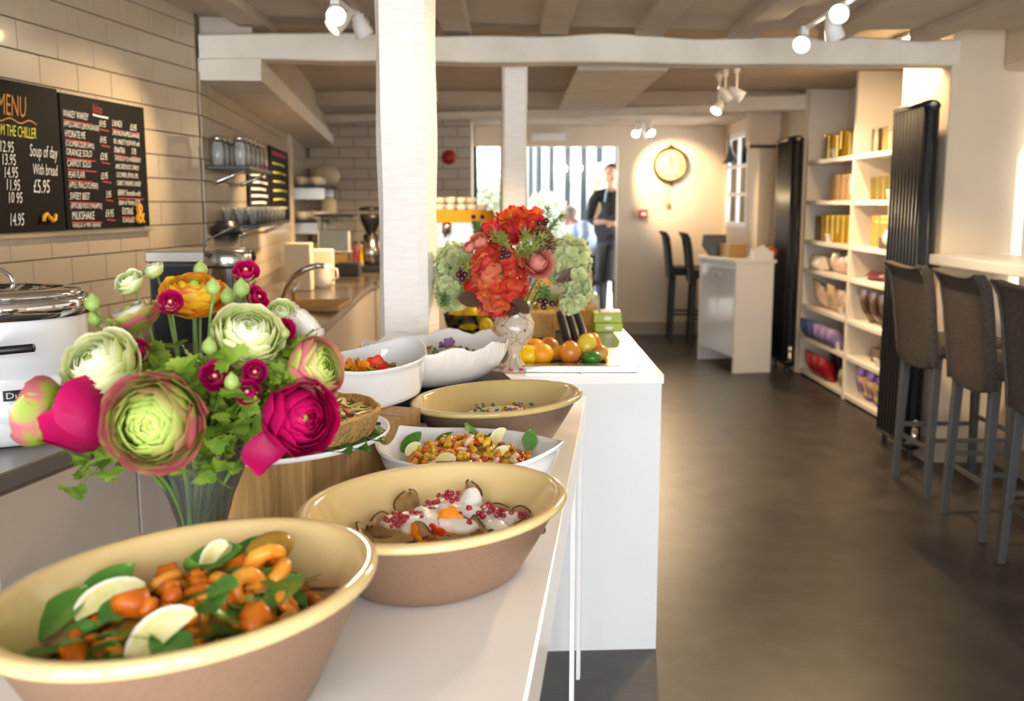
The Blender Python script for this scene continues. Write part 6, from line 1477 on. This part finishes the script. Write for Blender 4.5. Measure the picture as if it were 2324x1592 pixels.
for tip, lab in (((-0.600, 1.36, 1.085), 'frilly sprig hanging low at the left of the bouquet'), ((-0.575, 1.38, 1.095), 'second frilly sprig hanging low at the left'), ((-0.445, 1.38, 1.075), 'frilly sprig over the vase rim at the front'), ((-0.405, 1.42, 1.105), 'frilly sprig at the lower right of the bouquet'), ((-0.36, 1.43, 1.13), 'frilly sprig behind the lower magenta flower'), ((-0.52, 1.47, 1.05), 'leafy sprig inside the vase mouth')):
    sprig(lab, tip, 9, 0.018, 'foliage in the ranunculus bouquet')
for i in range(7):   # extra bare stems seen in the glass
    a = i*0.9; x, y = VX + 0.018*math.cos(a), VY + 0.018*math.sin(a)
    o = MB().tube([(x, y, TZ+0.016), (x+0.002, y, TZ+0.12), (VX+0.035*math.cos(a+0.5), VY+0.035*math.sin(a+0.5), TZ+0.24), (VX+0.06*math.cos(a+0.5), VY+0.05*math.sin(a+0.5), TZ+0.30)], 0.0048, 8).build('cut_stem', 'stem_green', smooth=True)
    tag(o, 'thick green flower stem standing in the glass vase', 'stem', 'cut stems in the vase')
# ------------------------------------------------------------------ painted urn with the second arrangement
UX, UY = 0.006, 3.13
ur = thing('painted_urn', 'cream urn painted with vines, holding the red hydrangea arrangement', 'urn', (UX, UY, 0.915))
UP = [(0.046, 0.0), (0.050, 0.004), (0.048, 0.012), (0.036, 0.022), (0.024, 0.038), (0.0195, 0.055), (0.022, 0.066), (0.030, 0.072), (0.030, 0.078), (0.040, 0.088), (0.056, 0.106), (0.066, 0.128), (0.0665, 0.145), (0.060, 0.165), (0.054, 0.182), (0.055, 0.198), (0.066, 0.213), (0.072, 0.219), (0.070, 0.223), (0.062, 0.215), (0.048, 0.195), (0.046, 0.18)]
mat('urn_glaze', (0.62, 0.53, 0.43), 0.16, coat=0.4, col2=(0.56, 0.47, 0.37), nscale=18)
MB().lathe(UP, 56, cap=False).build('body', 'urn_glaze', ur, smooth=True)
def urn_r(z):
    for (r0, z0), (r1, z1_) in zip(UP, UP[1:18]):
        if z0 <= z <= z1_: return r0 + (r1-r0)*(z-z0)/max(1e-6, z1_-z0)
    return 0.05
mat('paint_vine', (0.20, 0.17, 0.06), 0.3); mat('paint_leaf', (0.30, 0.32, 0.12), 0.3); mat('paint_flower', (0.36, 0.08, 0.10), 0.3); mat('paint_blue', (0.20, 0.17, 0.24), 0.3)
def up(a, z, off=0.0004): r = urn_r(z) + off; return Vector((r*math.cos(a), r*math.sin(a), z))
rnd = random.Random(3)
for k in range(11):
    a0 = k*0.571; z0 = 0.09 if k % 2 else 0.2; sgn = 1 if k % 2 else -1
    pts = [(a0 + 0.35*math.sin(i*0.5+k), z0 + sgn*0.0068*i) for i in range(17)]
    MB().tube([up(a, z) for a, z in pts], 0.0009, 5).build('painted_vine', 'paint_vine', ur)
    for i in range(1, 16, 3):
        a, z = pts[i]; a += rnd.choice((-1, 1))*0.14; c = up(a, z); n = Vector((math.cos(a), math.sin(a), 0))
        M = n.to_track_quat('Z', 'Y').to_matrix().to_4x4() @ RZ(rnd.uniform(0, 3))
        mt = 'paint_flower' if i == 7 else ('paint_blue' if i == 13 else 'paint_leaf'); s = 0.0058 if i == 7 else 0.0042
        MB().ell(c, (s, s*0.55 if i != 7 else s*0.8, 0.0006), 8, 4, M=M).build('painted_leaf' if i != 7 else 'painted_flower', mt, ur)
for k in range(5):
    a = -0.6 - k*0.7; pts = [up(a+0.1*math.sin(i), 0.006+0.006*i) for i in range(9)]; MB().tube(pts, 0.0009, 5).build('painted_vine', 'paint_vine', ur)
    c = up(a+0.25, 0.012, 0.001); MB().ell(c, (0.008, 0.005, 0.005), 8, 6).build('painted_flower', 'paint_flower', ur)
def floret(size, c0, c1, c2, seed, m='petal'):
    mb = MB(); rs = random.Random(seed)
    for k in range(4):
        a = k*PI/2 + rs.uniform(-.15, .15); sc = rs.uniform(0.85, 1.1); tl = rs.uniform(0.1, 0.5)
        def f(u, v):
            w = size*0.60*sc*math.sin(PI*min(1, 0.06+0.80*v))**0.8; r = size*sc*(0.06 + 0.95*v); x = (2*u-1)*w
            return RZ(a) @ Vector((r, x, size*(tl*v*v + 0.12*abs(2*u-1)*v + 0.10*noise.noise(Vector((u*3, v*3, k+seed))))))
        mb.grid(4, 4, f, lambda u, v: mix(mix(c0, c1, v*1.2), c2, max(0, noise.noise(Vector((u*2, v*2, seed*3+k))))*1.4))
    mb.ell((0, 0, size*0.06), size*0.09, 6, 4, col=(0.85, 0.6, 0.2)); return mb.mesh('floret', 'petal', True, True)
RED = [floret(0.026, (0.72, 0.14, 0.02), (0.66, 0.035, 0.03), (0.60, 0.02, 0.06), s) for s in range(3)] + [floret(0.026, (0.80, 0.25, 0.04), (0.74, 0.11, 0.05), (0.66, 0.05, 0.05), 7), floret(0.027, (0.80, 0.30, 0.08), (0.72, 0.16, 0.10), (0.7, 0.1, 0.1), 8)]
GRN = [floret(0.023, (0.44, 0.50, 0.14), (0.56, 0.62, 0.34), (0.60, 0.58, 0.46), s) for s in range(3)] + [floret(0.023, (0.50, 0.58, 0.18), (0.62, 0.68, 0.36), (0.56, 0.62, 0.40), 5)]
FRED = [floret(0.030, (0.72, 0.12, 0.02), (0.62, 0.02, 0.04), (0.55, 0.01, 0.06), 11), floret(0.030, (0.82, 0.30, 0.02), (0.74, 0.12, 0.02), (0.7, 0.05, 0.02), 12)]
def ustem(t, p, r=0.003):
    p = Vector(p); MB().tube([Vector((0, 0, 0)), Vector((UX, UY, 1.16)).lerp(p, 0.4) - p, Vector((UX, UY, 1.05)) - p], [r, r, r], 6).build('stem', 'stem_green', t)
def hydrangea(label, c, r, n, meshes, seed, group='flowers in the painted urn', name='hydrangea'):
    t = thing(name, label, 'flower', c, 0, group); rs = random.Random(seed)
    MB().ell((0, 0, 0), tuple(k*0.72 for k in r), 14, 10, jit=0.2).build('core', 'stem_green', t, smooth=True)
    for i in range(n):
        z = 1 - 2*(i+0.5)/n; a = i*2.39996 + rs.uniform(-.2, .2); q = math.sqrt(1-z*z)
        d = Vector((q*math.cos(a), q*math.sin(a), z))
        if d.y > 0.55: continue
        k = rs.uniform(0.88, 1.08); p = Vector((d.x*r[0]*k, d.y*r[1]*k, d.z*r[2]*k))
        nrm = Vector((d.x/r[0], d.y/r[1], d.z/r[2])).normalized()
        o = link('floret', meshes[rs.randrange(len(meshes))], t); o.location = p
        o.rotation_euler = (nrm + Vector((rs.gauss(0, .3), rs.gauss(0, .3), rs.gauss(0, .3)))).to_track_quat('Z', 'Y').to_euler()
        o.rotation_euler.rotate_axis('Z', rs.uniform(0, 6)); o.scale = (rs.uniform(0.8, 1.1),)*3
    ustem(t, c)
hydrangea('large red orange hydrangea filling the front of the urn arrangement', (-0.045, 3.04, 1.215), (0.086, 0.07, 0.098), 120, RED, 1)
hydrangea('red and orange freesia cluster at the top of the urn arrangement', (0.022, 3.14, 1.385), (0.065, 0.055, 0.034), 44, FRED, 2, name='freesia_cluster')
hydrangea('red bloom behind the coral buds in the urn', (-0.045, 3.12, 1.345), (0.042, 0.04, 0.034), 26, FRED[:1], 3, name='freesia_cluster')
hydrangea('pale green hydrangea at the right of the urn arrangement', (0.172, 3.12, 1.268), (0.068, 0.06, 0.068), 80, GRN, 4)
hydrangea('pale green hydrangea at the lower right of the urn', (0.195, 3.05, 1.188), (0.040, 0.035, 0.046), 40, GRN, 5)
hydrangea('pale green hydrangea at the left of the urn arrangement', (-0.178, 3.12, 1.245), (0.056, 0.05, 0.068), 66, GRN, 6)
hydrangea('pale green hydrangea at the lower left of the urn', (-0.192, 3.08, 1.172), (0.036, 0.035, 0.050), 40, GRN, 7)
hydrangea('small pale green hydrangea tip hanging right of the urn', (0.178, 2.99, 1.145), (0.026, 0.022, 0.020), 16, GRN, 8)
ub = (UX, UY, 1.05)
Rn('coral rose beside the red hydrangea', (0.080, 3.03, 1.272), (0.25, -0.9, 0.35), 0.046, c_coral, 8, 5, 1.55, 0.22, 1.0, seed=201, centre=(0.6, 0.3, 0.1), group='flowers in the painted urn', base=ub, name='rose')
Rn('small coral and orange rose at the upper left of the urn', (-0.102, 3.06, 1.332), (-0.3, -0.7, 0.5), 0.028, c_coral, 6, 5, 1.15, 0.08, 1.0, seed=211, centre=(0.7, 0.35, 0.05), group='flowers in the painted urn', base=ub, name='rose')
Rn('coral rosebud at the far upper left of the urn', (-0.132, 3.06, 1.314), (-0.4, -0.6, 0.5), 0.018, c_coral, 5, 4, 0.9, 0.05, 1.1, seed=221, centre=(0.7, 0.3, 0.1), group='flowers in the painted urn', base=ub, name='rose')
# pine cone
pc = thing('pine_cone', 'brown pine cone in the urn arrangement', 'pine cone', (0.096, 3.06, 1.340), 0, 'flowers in the painted urn')
mat('cone_scale', (0.23, 0.115, 0.045), 0.6, col2=(0.34, 0.19, 0.08), nscale=40); mat('cone_core', (0.05, 0.025, 0.012), 0.8)
PM = orient((0.35, -0.45, -0.75))
cr = MB().ell((0, 0, 0), (0.022, 0.022, 0.042), 12, 10).build('core', 'cone_core', pc, smooth=True); cr.matrix_local = PM
sc_me = MB().ell((0.006, 0, 0), (0.010, 0.0085, 0.003), 8, 6).mesh('scale', 'cone_scale', True)
for i in range(64):
    q = i/63; z = -0.042 + 0.084*q; r = 0.030*math.sin(PI*(0.12+0.76*q))**0.7; a = i*2.39996
    o = link('scale', sc_me, pc); o.matrix_local = PM @ TR(r*0.72*math.cos(a), r*0.72*math.sin(a), z) @ RZ(a) @ RY(R(-35))
# needle and leaf sprays
mat('needle', (0.075, 0.16, 0.03), 0.5); mat('needle_olive', (0.26, 0.26, 0.05), 0.5, col2=(0.16, 0.22, 0.04), nscale=30); mat('leaf_brown', (0.10, 0.055, 0.035), 0.35, coat=0.2); mat('leaf_olive', (0.26, 0.17, 0.03), 0.4, col2=(0.18, 0.11, 0.025), nscale=12); mat('berry', (0.075, 0.006, 0.016), 0.12, coat=0.5)
def spray(label, p, d, L, n, m, nl, w, seed):
    rs = random.Random(seed); t = thing('foliage_spray', label, 'foliage', p, 0, 'sprays in the painted urn'); d = Vector(d).normalized()
    mb = MB()
    for k in range(3):
        dd = (d + Vector((rs.gauss(0, .25), rs.gauss(0, .2), rs.gauss(0, .25)))).normalized(); mb.tube([Vector((0, 0, 0)), dd*L*0.5, dd*L], [0.0016, 0.0012, 0.0006], 5)
        for i in range(n):
            q = rs.uniform(0.1, 1.0); b = dd*L*q; e = (dd + Vector((rs.gauss(0, .8), rs.gauss(0, .6), rs.gauss(0, .8)))).normalized(); s = e.cross(Vector((0.2, -1, 0.3))).normalized()*w
            mb.add([b, b + e*nl*0.5 + s, b + e*nl, b + e*nl*0.5 - s], [(0, 1, 2, 3)])
    mb.build('needles', m, t); ustem(t, p, 0.0015)
spray('olive feathery spray in the centre of the urn', (0.020, 3.01, 1.285), (0.05, -0.3, 0.9), 0.075, 26, 'needle_olive', 0.030, 0.0028, 1)
spray('olive feathery spray right of the centre of the urn', (0.050, 3.02, 1.30), (0.35, -0.3, 0.8), 0.065, 24, 'needle_olive', 0.028, 0.0028, 2)
spray('olive feathery spray left of the centre of the urn', (-0.01, 3.01, 1.30), (-0.45, -0.3, 0.75), 0.07, 20, 'needle_olive', 0.028, 0.0025, 3)
spray('dark green pine spray at the upper right of the urn', (0.105, 3.12, 1.355), (0.55, 0, 0.8), 0.075, 34, 'needle', 0.024, 0.0014, 4)
spray('dark green pine spray at the upper left of the urn', (-0.09, 3.12, 1.335), (-0.35, 0, 0.9), 0.06, 34, 'needle', 0.022, 0.0014, 5)
spray('green spray by the berries at the left of the urn', (-0.125, 3.02, 1.215), (-0.3, -0.3, 0.8), 0.07, 18, 'needle_olive', 0.026, 0.003, 6)
spray('green sprig hanging at the lower left of the urn', (-0.195, 3.05, 1.17), (-0.2, -0.4, -0.5), 0.04, 18, 'needle', 0.022, 0.002, 7)
spray('green sprig below the coral rose', (0.085, 3.0, 1.20), (0.2, -0.4, -0.8), 0.06, 16, 'needle', 0.026, 0.004, 8)
def bigleaf(label, p, rot, L, W, m, seed):
    t = link('magnolia_leaf', lobed_leaf(L, W, 0, -0.25, 'leaf', m, seed, 0.0)); t.location = p; t.rotation_euler = rot; tag(t, label, 'leaf', 'large leaves in the painted urn')
bigleaf('large olive brown leaf right of the urn rim', (0.095, 3.02, 1.185), (R(70), R(25), R(-5)), 0.085, 0.034, 'leaf_olive', 1)
bigleaf('large brown leaf at the lower left of the red hydrangea', (-0.085, 2.995, 1.150), (R(-60), R(-15), R(175)), 0.085, 0.028, 'leaf_brown', 2)
bigleaf('dark brown leaf drooping over the urn rim', (0.000, 2.99, 1.150), (R(-60), R(20), R(-10)), 0.065, 0.026, 'leaf_brown', 3)
bigleaf('brown leaf hanging in front of the urn neck', (-0.03, 3.0, 1.125), (R(50), R(-5), R(5)), 0.055, 0.024, 'leaf_brown', 4)
bigleaf('dark leaf below the right green hydrangea', (0.135, 3.03, 1.215), (R(70), R(-20), R(0)), 0.09, 0.022, 'leaf_brown', 5)
bigleaf('dark leaf under the lower right hydrangea', (0.15, 3.04, 1.160), (R(60), R(-10), R(5)), 0.08, 0.022, 'leaf_brown', 6)
def berries(label, p, offs):
    t = thing('berry_sprig', label, 'berries', p, 0, 'berries in the painted urn')
    for o_ in offs:
        MB().ell(o_, 0.0095, 10, 8).build('berry', 'berry', t, smooth=True)
        MB().tube([o_, (o_[0]*0.4, 0.02, o_[2]*0.4+0.012)], 0.0009, 5).build('stalk', 'stem_brown', t)
berries('dark berries on the red hydrangea', (-0.026, 2.955, 1.300), [(0, 0, 0.012), (0.008, -0.004, -0.006), (-0.006, -0.003, -0.01), (0.016, 0, -0.004)])
berries('dark red berries over the left green hydrangea', (-0.152, 3.0, 1.240), [(0, 0, 0.01), (-0.010, 0, -0.006), (0.009, -0.003, -0.006), (0.0, -0.004, -0.018)])
berries('dark red berries hanging right of the urn rim', (0.097, 2.98, 1.147), [(-0.012, 0, 0.01), (0.004, 0, 0.006), (-0.002, -0.003, -0.010), (0.024, 0, 0.0)])
berries('dark red berries at the top right of the urn', (0.085, 3.08, 1.388), [(0, 0, 0), (0.014, 0, -0.012), (0.02, 0, 0.006)])
# ------------------------------------------------------------------ goods on the serving counter
mat('orange_skin', (0.86, 0.34, 0.01), 0.4, bump=0.2, bscale=300); mat('mango_skin', (0.62, 0.30, 0.02), 0.3, col2=(0.50, 0.08, 0.03), nscale=9, nmix=(0.35, 0.65)); mat('apple_red', (0.45, 0.10, 0.03), 0.25, col2=(0.60, 0.38, 0.05), nscale=9); mat('pear_skin', (0.62, 0.50, 0.04), 0.35, col2=(0.60, 0.30, 0.03), nscale=10); mat('lime_skin', (0.05, 0.17, 0.02), 0.3); mat('lemon_skin', (0.86, 0.55, 0.01), 0.35)
def fruit(name, label, p, r, m, stalk=True, group='fruit in the chiller tray'):
    t = thing(name, label, 'fruit', p, 0, group)
    MB().ell((0, 0, r[2]), r, 18, 12, jit=0.06, seed=p[0]*9).build('flesh', m, t, smooth=True)
    MB().tube([(0, 0, 2*r[2]*0.96), (0.003, 0, 2*r[2]*0.96+0.008)], 0.0018, 6).build('stalk', 'stem_brown', t)
z = 0.922
FRT = [('orange', 'orange at the front of the tray beside the urn', (0.095, 3.205, z), (0.042, 0.04, 0.036), 'orange_skin'), ('orange', 'orange half hidden behind the urn', (0.075, 3.33, z), (0.038, 0.038, 0.036), 'orange_skin'), ('mango', 'red and orange mango in the middle of the tray', (0.190, 3.22, z), (0.037, 0.036, 0.039), 'mango_skin'), ('pear', 'green gold pear behind the mango', (0.250, 3.28, z), (0.036, 0.036, 0.048), 'pear_skin'),
       ('apple', 'red apple at the right of the tray', (0.290, 3.27, z), (0.032, 0.032, 0.030), 'apple_red'), ('apple', 'red and yellow apple at the back of the fruit', (0.125, 3.36, z), (0.037, 0.036, 0.036), 'apple_red'), ('peach', 'orange peach behind the pear', (0.275, 3.38, z), (0.036, 0.036, 0.042), 'mango_skin'), ('lime', 'dark green lime at the right front of the tray', (0.262, 3.205, z), (0.032, 0.028, 0.024), 'lime_skin'), ('lemon', 'small yellow lemon in the middle of the fruit', (0.160, 3.30, z), (0.026, 0.026, 0.026), 'pear_skin'),
       ('lemon', 'yellow lemon just right of the urn foot', (0.055, 3.20, z), (0.036, 0.032, 0.034), 'lemon_skin'), ('orange', 'orange left of the urn foot', (-0.07, 3.25, z), (0.038, 0.038, 0.036), 'orange_skin'), ('apple', 'apple left of the urn in the shade', (-0.11, 3.20, z), (0.034, 0.034, 0.034), 'apple_red')]
for nm, lab, p, r, m in FRT: fruit(nm, lab, p, r, m)
# dark wrapped bars leaning in the tray
mat('dark_wrap', (0.022, 0.020, 0.020), 0.5); mat('foil_pink', (0.40, 0.26, 0.22), 0.4)
for i in range(3):
    t = thing('dark_sausage', ('left', 'middle', 'right')[i] + ' one of three dark wrapped sausages leaning in the tray', 'sausage', (0.19+0.032*i, 3.60+0.02*i, 0.922), 0, 'dark wrapped sausages')
    MB().tube([(0.015, -0.10, 0.016), (0.008, 0.0, 0.055), (-0.004, 0.10, 0.098), (-0.008, 0.13, 0.11)], [0.015, 0.017, 0.017, 0.014], 12).build('casing', 'dark_wrap', t, smooth=True)
    MB().tube([(-0.008, 0.13, 0.11), (-0.010, 0.15, 0.118)], [0.015, 0.009], 10).build('tied_end', 'foil_pink', t, smooth=True)
mat('green_box', (0.36, 0.46, 0.02), 0.4); mat('golden_bread', (0.72, 0.44, 0.13), 0.6, col2=(0.62, 0.34, 0.08), nscale=22, bump=0.5, bscale=40); mat('paper_tan', (0.62, 0.42, 0.20), 0.7); mat('cake_brown', (0.30, 0.15, 0.03), 0.6, col2=(0.42, 0.22, 0.05), nscale=30)
for i, (x, y, zz, r) in enumerate(((0.385, 3.98, 0.937, 2), (0.383, 3.98, 0.975, -1))):
    t = thing('green_carton', ('lower', 'upper')[i] + ' lime green carton stacked on the steel rim', 'carton', (x, y, zz), R(r), 'green cartons')
    MB().box((-0.056, -0.06, 0), (0.056, 0.06, 0.037)).build('box', 'green_box', t, bevel=0.003)
    MB().ell((0, -0.061, 0.018), (0.016, 0.001, 0.008), 14, 6).build('label_patch', 'paper', t)
o = MB().box((-0.04, -0.03, 0), (0.04, 0.03, 0.008)).build('paper_card', 'pk_pink'); o.location = (0.395, 3.98, 1.012); tag(o, 'pale pink card lying on the green cartons', 'card')
def slab(name, label, p, s, m, rot=0, group='baked goods on the serving counter', cat='cake'):
    o = MB().box((-s[0]/2, -s[1]/2, 0), (s[0]/2, s[1]/2, s[2])).build(name, m, bevel=0.006); o.location = p; o.rotation_euler = (0, 0, rot); tag(o, label, cat, group); return o
cr_ = thing('bakery_stand', 'stepped wooden stand behind the fruit carrying baked goods', 'stand', (0.16, 4.72, 0.915))
MB().box((-0.30, -0.22, 0), (0.24, 0.22, 0.03)).build('lower_step', 'pine', cr_, bevel=0.003); MB().box((-0.28, 0.0, 0.03), (0.22, 0.22, 0.12)).build('upper_step', 'paper_tan', cr_, bevel=0.003)
slab('tray_bake', 'golden tray bake behind the urn', (0.12, 3.92, 0.922), (0.10, 0.14, 0.10), 'golden_bread')
slab('wrapped_loaf', 'tall golden loaf right of the urn rim', (0.145, 4.12, 0.922), (0.10, 0.10, 0.135), 'golden_bread', 0.2)
slab('tray_bake', 'golden slab beside the green cartons', (0.29, 4.22, 0.922), (0.12, 0.16, 0.10), 'golden_bread', 0.1)
slab('fruit_cake', 'small iced bun among the bakes by the green cartons', (0.335, 4.36, 0.937), (0.08, 0.08, 0.11), 'pk_cream', 0.4)
slab('fruit_cake', 'brown fruit cake on the wooden stand', (0.30, 4.60, 0.945), (0.14, 0.14, 0.10), 'cake_brown')
slab('cake_box', 'tan card box on the wooden stand', (0.32, 4.85, 1.035), (0.13, 0.12, 0.09), 'paper_tan', 0.1, cat='box')
slab('cake_box', 'second tan card box on the wooden stand', (0.18, 4.85, 1.035), (0.12, 0.12, 0.10), 'golden_bread', -0.1, cat='box')
o = MB().ell((0, 0, 0.045), (0.05, 0.05, 0.05), 14, 10, jit=0.3).build('glazed_loaf', 'cake_brown', smooth=True); o.location = (0.325, 4.84, 1.125); tag(o, 'round brown loaf on the tan box', 'bread')
hydrangea('small red dried bloom on the loaf beside the doorway', (0.325, 4.82, 1.235), (0.03, 0.03, 0.02), 14, FRED[:1], 31, 'dried bloom', 'dried_bloom')
# lemons and jars left of the urn, behind the scalloped bowl
t = thing('lemon_bowl', 'clear bowl of lemons behind the scalloped bowl', 'bowl', (-0.17, 3.86, 0.922))
MB().lathe([(0.05, 0), (0.09, 0.05), (0.10, 0.10), (0.098, 0.10), (0.087, 0.052), (0.048, 0.006), (0.0005, 0.005)], 28, cap=False).build('body', 'thin_glass', t, smooth=True)
for i, (x, y, zz) in enumerate(((-0.21, 3.84, 0.945), (-0.15, 3.83, 0.945), (-0.17, 3.90, 0.945), (-0.22, 3.86, 0.995), (-0.165, 3.85, 1.0), (-0.12, 3.88, 0.99), (-0.10, 3.80, 0.96))):
    o = MB().ell((0, 0, 0), (0.040, 0.030, 0.030), 14, 10).ell((0.038, 0, 0), 0.008, 8, 6).build('lemon', 'lemon_skin', smooth=True); o.location = (x, y, zz+0.015); o.rotation_euler = (0, 0.2*i, i*1.1); tag(o, 'bright yellow lemon in the clear bowl behind the urn', 'lemon', 'lemons in the clear bowl')
mat('lilac_card', (0.62, 0.58, 0.66), 0.7)
o = MB().box((-0.028, -0.002, 0), (0.028, 0.002, 0.07)).build('place_card', 'lilac_card'); o.location = (-0.215, 3.32, 0.937); o.rotation_euler = (R(-8), 0, 0); tag(o, 'small lilac card standing beside the big post', 'card')
o.location = (-0.235, 3.45, 0.937)
mat('blue_jar', (0.06, 0.16, 0.34), 0.1, coat=0.5)
o = MB().lathe([(0.03, 0), (0.032, 0.05), (0.026, 0.06)], 20).build('glass_pot', 'blue_jar', smooth=True); o.location = (-0.12, 3.52, 0.922); tag(o, 'small blue glass pot behind the scalloped bowl', 'pot')
